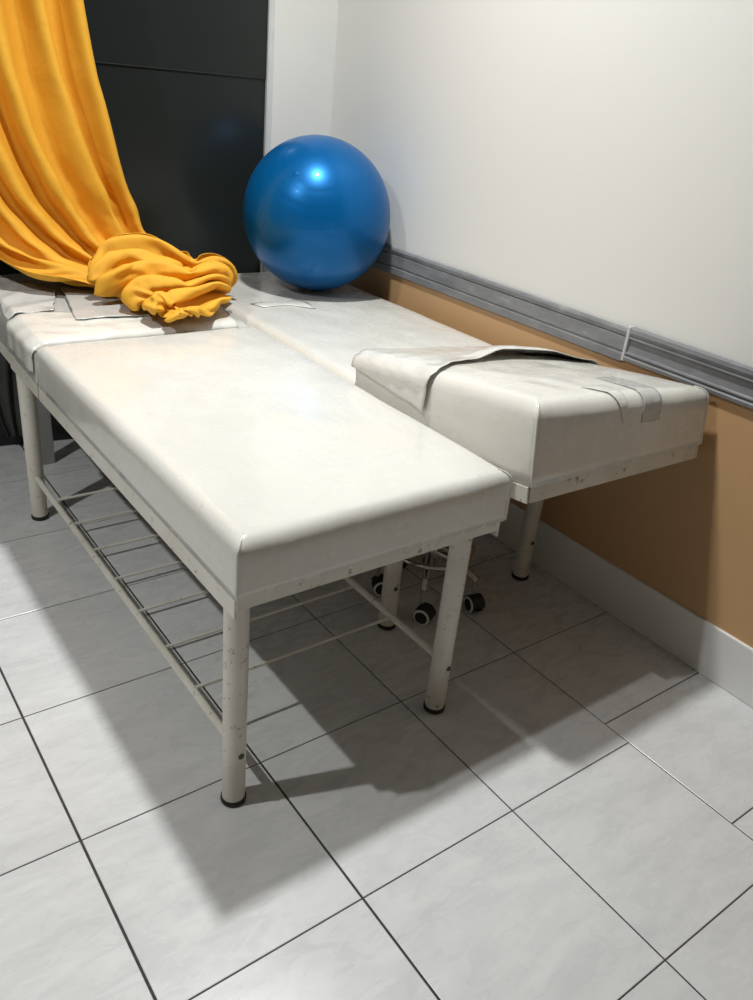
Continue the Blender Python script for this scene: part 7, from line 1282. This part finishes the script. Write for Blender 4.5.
-1,-8,1,-1,4,4,2,-4,-2,-1,2,-1,-6,-1,1,-1,3,4,2,-1,-7,2,0,1,1,-1,-3,-1,-2,-6,2,-1,0,-11,4,23,-22,5,-4,-3,-4,3,0,-3,2,1,-2,0,2,-2,3,0,2,-2,-1,-1,-1,-1,
4,-1,1,-3,-1,0,2,2,-2,-2,0,3,3,2,-4,-10,3,8,-2,0,-2,0,-2,0,0,2,0,-5,-5,5,-1,0,-1,3,1,-4,1,-1,0,0,-3,-1,-1,-3,3,-1,-14,21,-17,3,14,-20,3,4,-7,1,1,-6,6,
10,-11,-2,1,-1,7,3,-2,-4,-2,-2,2,2,-6,3,1,-2,-1,4,0,-2,-1,-2,0,5,2,1,-4,3,2,-4,-2,-3,0,-2,0,0,0,2,3,-1,0,-4,-5,-2,-1,4,3,2,-2,-5,2,1,-7,2,2,-1,0,1,2,
-12,14,-19,3,18,-21,7,-1,-1,-4,-1,4,4,-1,-4,2,-5,6,2,-2,-2,-1,0,-1,1,1,-1,1,1,1,-1,-2,-1,-2,0,-1,0,1,-3,4,10,-9,2,-4,-1,-4,2,0,2,0,0,3,2,-2,-1,2,-7,-6,
1,5,2,-2,3,-6,6,5,-5,1,-9,19,4,-26,5,-1,14,-21,-3,7,-7,7,0,2,0,-2,-5,22,-19,4,11,-14,3,-3,1,0,-2,0,1,0,0,1,4,0,-2,-1,-3,-2,0,0,-2,-1,1,5,6,3,-10,2,0,
-2,-5,0,2,-2,4,0,-4,3,0,4,5,-10,-4,0,4,0,3,4,-9,11,9,-14,-15,3,18,21,-27,-16,-20,27,-11,5,3,2,8,11,4,0,-1,-19,4,-2,5,5,-12,-3,2,6,-7,-1,1,-4,4,2,4,0,
-2,-1,2,-8,-2,2,5,-6,3,1,3,0,-1,-2,-3,-3,2,-1,2,6,-7,-2,4,-6,2,1,-2,4,0,-2,-1,4,-5,3,5,-13,7,17,-20,12,1,-1,-1,-8,10,-10,0,7,4,-3,0,2,-1,-3,2,-4,8,9,
-3,-10,-9,25,-6,-4,-2,-1,0,15,-11,-1,3,-3,-2,6,-8,-1,-2,1,2,3,-4,4,-3,-1,1,-1,4,2,-8,-1,2,0,1,2,-2,-5,0,-3,0,3,3,1,-2,-1,7,1,-2,0,-17,7,-21,-14,24,-2,
28,-16,2,2,1,-11,6,1,-3,-1,6,5,-8,19,-12,0,-4,12,-10,-13,16,-14,15,4,-6,-14,13,-5,1,-4,2,0,-2,-2,-1,1,-1,3,-1,1,-1,-3,3,4,-8,-3,6,-2,0,-3,3,-2,6,-8,-3,
0,1,5,3,-2,-6,0,3,3,-2,-1,3,-13,-24,18,-24,16,1,30,-19,-11,6,11,1,-2,-3,-6,8,-2,4,-4,10,-6,10,-5,6,-5,-4,0,7,-9,2,3,-13,5,-1,-2,1,0,1,-2,0,-2,1,2,-2,1,
-2,-2,8,0,0,4,-6,-4,-2,-1,1,-5,-4,12,-4,-2,3,-2,-4,-1,6,5,-5,-2,-2,7,-7,-9,-7,-12,17,2,1,6,6,-22,6,-1,9,-5,2,-3,4,1,0,-7,14,0,-9,-1,-12,9,5,1,13,-6,-4,
-12,10,-2,-5,-2,6,-3,-1,0,0,0,-1,1,0,0,-1,6,-2,-1,0,2,-1,-3,-1,-5,2,2,-9,4,1,1,-3,5,-6,1,0,2,-2,-1,-9,10,1,-2,-8,3,-1,5,-1,0,0,-2,-2,1,3,3,1,-2,3,2,2,
-1,6,-1,-9,-3,1,-15,14,3,-12,5,5,-2,2,-3,-1,0,3,-1,-1,1,0,-1,0,0,1,0,-1,1,-4,-3,13,-13,7,-3,2,-5,-1,4,-7,2,1,1,0,4,-6,0,2,0,-4,2,4,-6,1,0,-7,0,0,-5,2,
-4,5,0,-1,-3,8,2,1,-1,11,-3,-1,4,-3,2,-11,1,1,-2,-12,32,-12,4,-2,4,-23,8,0,2,4,-4,-1,-1,0,1,0,2,-1,0,-4,4,-3,-1,-3,14,-8,-1,2,-3,-2,0,2,-2,0,1,0,-6,5,
-2,1,2,-3,2,2,-5,1,0,-6,-2,-1,1,2,0,-16,31,-5,7,-27,14,0,1,6,3,0,-2,-1,1,2,-13,5,-2,3,-1,9,-9,2,-8,-3,4,-10,26,-12,-3,-1,1,0,1,-2,2,2,-1,1,0,-2,0,5,-4,
1,-1,-1,0,-4,1,1,-3,2,0,0,-3,2,0,0,-2,2,2,1,-6,-1,2,12,-16,-1,3,-2,-7,-1,-5,10,0,19,-19,11,1,-2,9,-4,-4,1,-2,-2,-4,3,-2,-9,-16,24,-7,-10,12,4,0,15,-13,
-3,1,3,-2,1,1,-1,0,2,0,0,-1,-1,-2,-2,-3,5,2,1,-1,-1,-3,0,1,0,-1,6,-5,3,-5,0,-1,1,-1,1,1,-3,1,-12,12,-4,0,-1,6,5,-5,-2,-16,22,8,-6,-1,-6,0,2,-1,0,-2,-1,
8,-5,2,2,-9,-16,4,-4,6,9,-1,4,-1,-3,0,2,1,-2,2,2,-2,3,0,1,-3,-1,-1,0,8,1,-5,-2,1,-2,0,-2,1,1,0,-3,2,-10,6,1,-3,2,-1,-2,0,1,-1,2,0,-6,0,1,-11,20,-4,-2,
7,-3,-3,-4,3,4,-1,0,0,-3,0,1,1,-2,13,-18,0,1,1,0,-19,18,1,3,-13,1,0,2,7,-1,-1,0,0,6,-1,1,-4,0,-1,1,-6,0,3,2,-3,1,-1,1,0,0,2,0,8,-13,1,-2,-3,4,-3,-3,0,
1,1,0,6,-10,0,-1,7,-20,20,-1,3,-4,-3,-4,8,0,4,-4,-2,1,2,-2,-1,7,-9,1,2,-8,0,10,-2,0,0,1,-1,-1,0,0,-1,1,-1,0,1,-1,2,-4,-1,0,1,-9,7,2,1,-3,-2,3,-3,5,-4,
3,2,5,-12,0,0,-2,-2,4,-3,-1,1,0,0,1,0,-2,0,0,-1,-1,-4,0,7,-2,-8,5,21,-15,2,-7,2,2,-1,-9,3,5,-2,1,0,16,-2,-23,12,0,0,-1,0,1,0,-2,1,-1,1,0,-1,1,1,-4,-2,
2,0,-4,5,1,-3,0,-1,1,-1,1,-1,5,2,-10,-5,5,-1,-3,2,1,-2,0,1,0,-1,2,-2,0,-1,0,0,1,0,2,-3,0,1,11,-22,13,0,-3,-3,3,-3,12,-7,-5,3,-1,-3,2,6,8,-11,1,0,-2,1,
-1,0,1,-1,0,0,-1,1,0,0,-2,-1,0,1,5,-19,3,7,2,1,0,-2,-3,4,2,-8,-2,-1,7,0,2,-5,1,-1,-1,-1,0,-1,1,0,-2,0,0,-1,2,2,0,-2,1,2,-18,5,-5,-1,3,11,1,-6,4,3,-2,1,
0,1,-10,5,13,-7,-1,1,0,0,0,-1,0,-1,0,0,1,0,0,-2,-2,-1,1,5,-12,20,-2,-16,1,3,5,-3,-3,0,-4,1,-5,3,4,1,0,-2,0,0,-1,-1,-2,0,4,-1,-1,-2,0,-1,6,2,-4,-2,-4,1,
11,-9,3,1,0,-5,-2,-1,6,-1,-2,1,0,-3,7,4,0,-7,1,-1,1,-1,0,0,0,0,0,0,0,0,-1,1,-5,0,2,-9,7,-13,-1,9,0,8,-1,-2,-2,-2,0,-4,-2,6,1,2,-1,-1,1,-1,-2,-2,0,0,-8,
10,2,0,-1,3,14,-10,-3,4,-12,3,-3,-3,-8,-3,3,9,1,1,3,-2,4,-4,-1,16,-2,6,-8,-8,0,0,0,0,-1,0,-1,1,-1,0,0,0,1,-2,-3,-1,-5,9,14,-6,-6,-10,0,0,4,-1,-1,-2,0,
-3,0,12,-6,1,-1,-1,1,-1,-3,0,-1,0,-4,-10,23,-1,-6,6,-6,7,-2,2,-15,8,-5,-1,2,0,-3,5,-6,2,-10,21,-7,-1,11,2,2,-1,-9,-2,0,1,-1,0,0,0,0,-1,0,0,1,0,0,1,-4,
-6,10,7,-18,-4,-5,5,0,13,-5,-2,2,-5,-2,-2,4,-7,16,-4,-1,-2,1,-2,-2,-1,1,0,-2,4,-11,-4,-1,0,16,-3,6,0,2,-6,-6,6,-1,1,-3,4,-9,3,19,-13,-1,15,-2,1,-34,
-17,37,2,0,0,-1,0,1,0,0,0,0,0,-1,0,0,-19,11,12,1,-17,0,2,-7,4,2,1,-5,6,3,0,-9,4,5,12,-21,8,-3,3,1,-4,-1,0,0,-2,2,-6,4,7,-7,-4,7,5,-2,-3,2,-7,13,-8,-13,
-9,14,1,0,3,1,4,4,-3,11,-31,2,5,-13,25,0,0,-1,0,0,1,0,0,0,0,0,0,0,1,-19,9,-3,1,-4,-3,12,2,-6,-8,8,1,2,-8,5,14,-4,-26,12,0,-2,9,0,-3,0,0,0,-3,2,-2,5,-2,
9,-7,-6,5,-8,-1,7,4,-4,3,7,-11,3,-12,13,-10,-2,7,10,-13,-9,13,-7,4,2,6,-1,-1,0,1,0,1,1,2,0,-1,-1,-1,0,-7,4,-21,5,3,4,-1,2,14,-11,4,-4,-10,1,11,10,-22,
-3,15,-6,-6,7,8,-2,-2,-4,0,1,-2,-1,8,7,-10,5,-1,-9,-8,7,0,-3,7,9,0,-15,1,7,7,-8,-1,-2,-8,-1,19,-2,-1,-3,0,1,13,-11,-5,1,2,2,2,5,-2,8,-3,-5,-2,-28,23,7,
0,-9,3,2,2,0,-3,8,2,-1,-2,-6,10,-17,2,3,-6,8,5,-4,-3,-1,0,4,1,-9,4,3,1,-3,15,-20,22,-3,-7,-7,6,0,-1,0,0,-6,11,-1,-4,-5,7,1,-1,-3,2,-1,5,5,-2,-3,-3,2,
-1,-2,1,5,-1,1,4,0,0,2,-28,12,-1,7,9,2,-1,-3,2,-4,7,-3,-6,6,-2,1,-12,1,6,2,-1,3,-5,3,-1,-2,0,-1,-2,2,2,9,-16,10,-17,30,-10,-13,7,7,-5,5,3,-7,7,6,1,-2,
-7,5,-6,-2,0,10,-12,12,-2,4,3,-7,-2,4,-14,8,6,-3,8,-3,4,5,-2,-25,15,-6,-11,15,1,-2,5,4,3,2,-1,-2,-3,-36,29,9,-7,6,1,1,3,0,0,-4,-3,-20,14,2,-2,8,3,14,
-7,-7,-4,-10,12,11,-5,6,-8,-1,4,-4,5,7,2,-3,-8,1,2,-5,12,-11,2,6,5,4,1,-5,-1,-9,-2,2,7,4,3,5,0,-5,-6,10,-15,-1,5,-1,4,4,0,6,5,2,-3,-4,-26,9,-2,11,4,0,
7,4,-1,-1,-3,-4,-15,7,-3,1,9,6,4,2,11,-20,17,6,-17,-4,8,-9,1,8,3,-1,6,2,8,-8,3,-13,-1,-9,7,10,-1,3,7,10,0,-7,-4,-15,1,-9,3,18,7,5,12,8,-16,-7,7,-18,
-15,0,6,18,8,5,13,0,-14,-12,8,-13,-10,1,12,14,8,4,8,-3,-7,-7,-2,-14,-4,8,9,6,9,0,3,17,-5,-8,3,-6,-20,-5,5,1,13,11,7,11,-2,-8,-5,-4,-15,-8,0,17,11,4,6,
18,-4,-10,-8,-4,-13,-16,4,-5,16,26,22,8,-11,-20,-17,2,-12,-2,0,17,14,21,6,8,-14,-14,-17,-5,-7,0,16,13,11,17,12,-9,-14,-9,-13,-5,-18,16,12,13,10,0,3,-1,
6,0,-6,7,-9,-3,-2,6,-12,24,-2,10,0,-13,-5,4,5,-5,-6,6,7,1,8,6,-3,-6,-12,9,-4,-7,-6,15,-1,6,3,2,-10,0,-7,-4,-4,-8,14,6,3,6,7,-5,-5,-9,1,-3,2,0,3,6,9,-1,
8,1,-5,-6,-1,-6,-6,8,4,7,5,-4,5,1,0,-12,13,3,7,-9,-4,-3,19,-7,1,6,-1,5,-8,-12,2,0,-1,3,10,3,-3,2,-3,-5,13,-9,8,-16,12,2,1,-6,-7,3,1,-3,2,5,-8,-12,12,
-5,-2,1,4,7,-7,5,-3,7,-6,-3,10,-7,-2,17,-1,-4,-12,0,-8,16,-5,6,5,2,-1,3,1,-2,5,7,-27,7,4,14,-4,-2,-2,12,-4,2,-4,2,-2,0,-17,13,-4,-1,0,8,3,2,-4,7,-17,
-4,6,-11,10,4,-12,10,4,-5,1,0,7,-13,9,-6,0,-10,14,4,-1,-15,9,6,3,5,-9,-1,-7,5,1,-5,5,-1,2,-10,3,-14,24,2,-9,7,9,10,6,-7,-1,-2,-6,3,0,-9,8,3,-7,4,14,-6,
4,-8,2,-1,-1,-8,6,-2,5,-7,4,0,-3,-3,4,-2,-3,5,-3,-2,-2,3,-16,7,5,0,-1,4,-6,7,6,-11,-4,-10,9,10,-1,-5,6,-3,7,-6,4,-6,-1,-9,-18,23,-4,6,4,8,1,1,-7,0,1,
-10,4,12,-4,-2,-5,0,3,-4,-1,7,-4,-5,7,3,-1,-7,4,-5,11,-4,4,-1,-8,2,-1,0,-2,-3,2,5,-3,2,-2,-3,2,-6,11,-17,1,9,-7,0,6,6,3,-17,5,-4,-10,6,1,16,-9,5,11,-2,
-2,-12,9,-9,16,-25,36,-6,-9,2,-2,-3,-8,-3,0,-13,2,-5,-1,9,-1,0,11,2,5,-13,0,2,-5,5,-3,-4,1,0,9,-8,-1,4,-5,-7,5,1,-2,4,10,-1,-15,17,-9,-6,5,-7,10,-14,0,
0,11,-4,17,-10,-1,7,1,-24,5,8,8,-10,15,-9,-6,11,-3,-5,-8,13,10,-8,-12,1,25,-11,-5,2,3,-5,-24,-9,-5,-6,-2,9,1,-1,4,6,0,5,-9,0,1,0,-2,-1,-3,4,1,-4,0,1,2,
-6,4,0,1,1,0,-9,6,-5,2,6,-4,5,0,2,7,-1,-12,29,-27,7,-13,10,1,-3,-2,-2,22,-3,-10,3,-7,1,7,7,-2,-9,6,1,-9,2,5,3,-5,-1,12,-17,2,3,-11,15,5,-23,0,-5,-3,11,
0,3,-2,2,0,5,-6,-1,-5,5,-1,2,0,-3,3,-3,4,-3,-5,13,-15,2,4,1,-1,0,7,2,-20,15,10,-10,21,-16,0,3,-1,-4,-2,3,-1,-9,9,11,-5,11,-9,-4,-4,12,-5,-1,-4,5,5,-11,
6,1,4,2,-3,3,2,1,15,-15,3,-18,14,8,-18,5,-1,1,1,0,7,-7,3,-2,-2,10,-11,4,0,-1,5,-2,-5,-18,25,-13,3,1,4,1,2,1,13,-18,11,14,-22,15,-10,-10,17,-5,-1,-1,-6,
7,-4,11,-25,19,6,-17,21,-7,2,-4,-1,-5,-2,8,-6,8,-4,9,-13,-1,2,-3,5,8,4,11,-30,24,-15,2,-7,1,-2,5,-3,2,1,-4,3,1,-5,-1,-12,17,2,4,-15,16,4,8,-25,-3,0,6,
1,4,0,8,-9,9,2,-2,1,-9,-8,7,6,-1,1,3,-3,3,-4,-10,24,-39,14,3,13,3,-6,5,-13,23,-27,14,-9,20,-10,-7,3,-5,10,-1,3,9,-4,7,11,-22,2,-2,-4,1,0,3,-1,1,-2,-1,
-3,4,0,-4,-2,7,-1,3,-2,8,1,4,8,-2,-3,-9,-7,2,4,2,-3,4,3,-2,2,-3,-4,-7,0,9,2,6,2,8,-1,2,-32,7,-13,24,-13,7,1,-14,24,-25,18,4,12,-12,-16,2,13,1,-3,11,2,
0,3,-2,7,-1,-3,-3,-2,-5,5,2,-1,0,-3,0,1,1,2,-6,1,9,-4,0,-1,6,1,2,-1,0,-2,3,-7,0,2,0,2,-1,-3,9,-5,-1,1,3,-6,5,2,8,3,9,-3,-9,3,0,-2,-25,11,11,-11,17,-9,
13,3,-9,-12,7,2,-3,3,-2,-16,-2,-2,-3,3,-8,10,-4,3,1,-2,-7,2,1,5,-3,-4,5,-5,-2,5,1,-3,-3,6,2,4,3,-6,6,-9,-1,1,0,6,-2,0,-1,4,-2,7,-4,-1,1,1,4,-6,2,-1,11,
-1,-3,3,-9,-11,11,2,-1,-3,-10,14,2,12,-3,8,-3,-8,-10,7,-1,-2,3,1,-5,3,-1,-3,9,-8,9,-3,-25,29,12,-15,-8,0,-6,10,-23,-1,19,7,-2,-1,-2,1,-1,8,0,2,-5,7,-4,
-3,-1,0,0,-1,0,5,5,0,-3,-4,2,-1,-7,11,1,1,-2,-6,8,0,-8,7,-10,7,4,-3,3,-4,0,-2,17,1,-1,2,-8,-7,4,-4,3,3,5,9,9,-6,-11,8,18,2,-18,15,-32,7,-2,14,-6,-15,
29,5,-2,-11,-10,2,-3,0,1,9,-4,1,2,2,-1,0,-2,-4,2,4,-5,2,3,-1,0,1,-6,2,6,4,-1,0,3,3,-6,-5,0,4,0,-6,18,-9,0,-4,5,6,6,2,-2,3,2,-10,-4,-3,2,13,1,0,5,0,-9,
2,-2,13,4,-12,6,-16,3,-3,16,-3,-17,7,17,-2,-4,-5,3,-9,8,-3,-1,0,1,2,3,-2,1,-4,1,2,2,-2,0,-1,-3,1,2,1,3,2,1,1,1,-11,3,10,-4,-9,10,16,-7,-10,1,-2,3,0,3,
-1,8,-8,15,7,-9,-16,2,9,13,1,1,-2,9,-11,-7,6,4,-4,9,-6,-4,5,1,8,-14,-9,14,1,5,-2,3,3,-15,3,-2,0,1,1,0,-1,-1,4,0,-2,2,0,-2,-4,0,3,6,-3,6,-2,2,0,0,5,15,
3,-6,5,-5,-21,-15,17,0,-3,0,7,1,2,-1,6,-18,-15,-3,22,4,-2,1,-1,-8,3,1,-3,20,-26,1,1,3,3,6,-1,3,0,17,-2,-21,-2,3,-4,8,1,-8,-1,1,-3,2,1,-2,2,-1,1,3,-1,0,
-1,-2,-6,8,4,-2,8,11,-14,-3,2,-3,17,-6,-12,2,-1,-7,0,21,-12,-1,-3,1,-2,0,1,-1,-9,-2,4,2,2,0,-2,0,1,-3,-4,-1,-2,14,1,-7,-5,-4,6,-1,15,-8,-5,10,5,-12,4,
-7,4,-11,4,6,-9,4,-1,-3,-3,3,2,3,0,2,-1,-3,-1,-3,3,-1,19,-6,13,-10,3,-16,3,4,-1,4,-8,-1,7,-2,1,-10,6,-3,-1,1,0,-3,2,-3,1,0,3,0,-7,-4,2,3,2,-1,1,-11,12,
-11,22,-8,-8,1,6,3,-12,-1,-3,-1,5,-9,10,7,1,-9,-4,1,9,-14,-2,-2,0,3,5,4,-1,2,0,-5,-1,3,-5,4,9,17,-10,-7,-3,-1,3,-10,-2,6,-1,12,-4,1,8,-3,-21,-1,14,-8,
-4,2,-5,0,10,3,2,0,-17,-3,0,-2,-3,8,-8,1,0,-11,14,6,-7,-12,8,9,0,-10,7,-5,-10,-2,3,10,1,1,-2,-1,-12,9,-11,-5,-1,2,8,-1,8,-3,-2,-4,1,-4,3,-3,-10,6,9,6,
-8,6,-4,3,-1,-19,23,28,-19,2,-9,-10,-4,-5,2,2,-5,-10,0,-9,-1,4,6,3,0,-11,-3,-4,-9,4,5,-3,-9,-7,-2,14,8,-10,-2,-6,13,-11,-2,1,-2,14,-16,-1,9,-3,-3,1,1,
-8,3,-10,2,6,-4,6,11,-6,-2,-6,-2,-1,1,-3,-7,6,11,-6,21,-13,-1,-8,-3,4,-4,-22,17,2,7,0,7,-13,2,2,0,1,-39,8,7,4,3,10,3,-12,-4,-4,-3,-12,5,-8,7,25,-31,22,
-6,-2,-1,-6,-8,3,2,-13,3,15,5,-14,0,6,1,-9,-2,-3,-4,-2,2,4,4,15,-4,-5,0,-5,-2,-1,1,0,8,2,-10,2,6,8,-22,6,0,-3,-4,5,1,0,5,9,-1,-8,1,-2,1,-14,9,-14,2,5,
4,0,8,-12,-2,-8,5,-11,-5,22,-11,-13,7,-4,9,-5,0,-3,2,-2,1,-10,-1,4,12,7,-5,-9,-1,11,-3,-15,-3,-2,1,2,8,-2,5,1,-2,0,-4,-1,-1,-2,6,1,-6,18,-15,1,9,-8,-1,
-6,0,-1,4,6,-4,7,4,-1,-7,2,-12,0,-1,1,7,0,0,-1,-4,10,-13,2,-7,0,-10,-4,0,5,-1,-3,5,6,-7,5,1,7,-20,11,-2,-13,4,5,5,2,7,-13,-10,0,-7,-5,2,6,6,-2,2,6,-3,
0,-6,-4,-5,-6,0,5,17,-4,1,2,-2,-5,-6,-9,-3,2,5,3,-1,29,0,7,-28,-8,-4,-6,-11,7,6,5,3,8,-6,-6,18,-24,-5,11,-11,-17,3,1,3,12,-19,20,-11,-2,-12,1,-1,-3,6,
-3,2,5,20,-16,-8,9,-4,-5,-5,0,7,-2,-3,2,2,2,-2,-1,-4,-3,-2,-3,2,1,5,0,1,2,-4,3,-6,12,-20,0,1,20,16,-23,4,1,17,-26,6,-18,0,10,20,2,-13,-12,8,3,-12,40,5,
-5,-5,-2,-7,1,1,-6,17,-19,14,-3,22,-27,-6,3,-3,16,-17,12,-10,8,-7,4,-3,1,1,3,-7,0,-1,0,-2,2,1,1,2,-1,1,0,5,-3,-3,-2,-1,0,3,0,4,2,-1,-2,0,3,-5,4,-4,1,
-6,28,-24,26,-12,8,-9,6,13,-11,-13,-9,22,-11,6,
]


def curtain_grid():
    d = np.array(CLOTH_GRID, dtype=np.int64).reshape(3, CNV, CNU)
    g = np.cumsum(np.cumsum(d, axis=2), axis=1)
    return np.transpose(g, (1, 2, 0)).reshape(-1, 3) * .0005


bm = bmesh.new()
vs = [bm.verts.new(p) for p in curtain_grid().tolist()]
for j in range(CNV - 1):
    for i in range(CNU - 1):
        bm.faces.new((vs[j * CNU + i], vs[j * CNU + i + 1], vs[(j + 1) * CNU + i + 1], vs[(j + 1) * CNU + i]))
cur = obj('curtain', bm, CLOTH, None, True)
tag(cur, 'golden yellow cloth curtain hanging by the dark pane, its end bunched on the bed', 'curtain')
md = cur.modifiers.new('smooth', 'SUBSURF'); md.levels = 1; md.render_levels = 1
md = cur.modifiers.new('thickness', 'SOLIDIFY'); md.thickness = .0018; md.offset = 0

# ------------------------------------------------------------------ camera and light
Rm = [[0.8051, -0.58573, 0.09345], [-0.20463, -0.42217, -0.88312], [0.55672, 0.69188, -0.45975]]
cam = bpy.data.cameras.new('camera')
co = bpy.data.objects.new('camera', cam); col.objects.link(co)
rx, dn, fw = [Vector(r).normalized() for r in Rm]
m = Matrix((rx, -dn, -fw)).transposed().to_4x4()
m.translation = (-.28573, -.76638, 1.38281)
co.matrix_world = m
cam.sensor_fit = 'HORIZONTAL'; cam.sensor_width = 36; cam.lens = 813.615 / 753 * 36
cam.clip_start = .02
scene.camera = co


def lamp(name, loc, size, power, colr=(1, 1, 1), spread=180):
    L = bpy.data.lights.new(name, 'AREA')
    L.shape = 'DISK'; L.size = size; L.energy = power; L.color = colr; L.spread = math.radians(spread)
    o = bpy.data.objects.new(name, L); col.objects.link(o); o.location = loc
    return o


lamp('ceiling_lamp', (.72, .98, 2.985), .15, 40, (.985, 1, .985), 140)
lamp('ceiling_lamp', (-1.22, .83, 2.985), .07, 33, (.985, 1, .985), 150)
w = bpy.data.worlds.new('world'); scene.world = w; w.use_nodes = True
w.node_tree.nodes['Background'].inputs[0].default_value = (.02, .02, .02, 1)

scene.view_settings.view_transform = 'Standard'
scene.view_settings.look = 'None'
scene.view_settings.gamma = 1
scene.view_settings.use_curve_mapping = False
scene.view_settings.exposure = 0
scene.cycles.use_denoising = True
scene.cycles.max_bounces = 10
scene.cycles.diffuse_bounces = 6
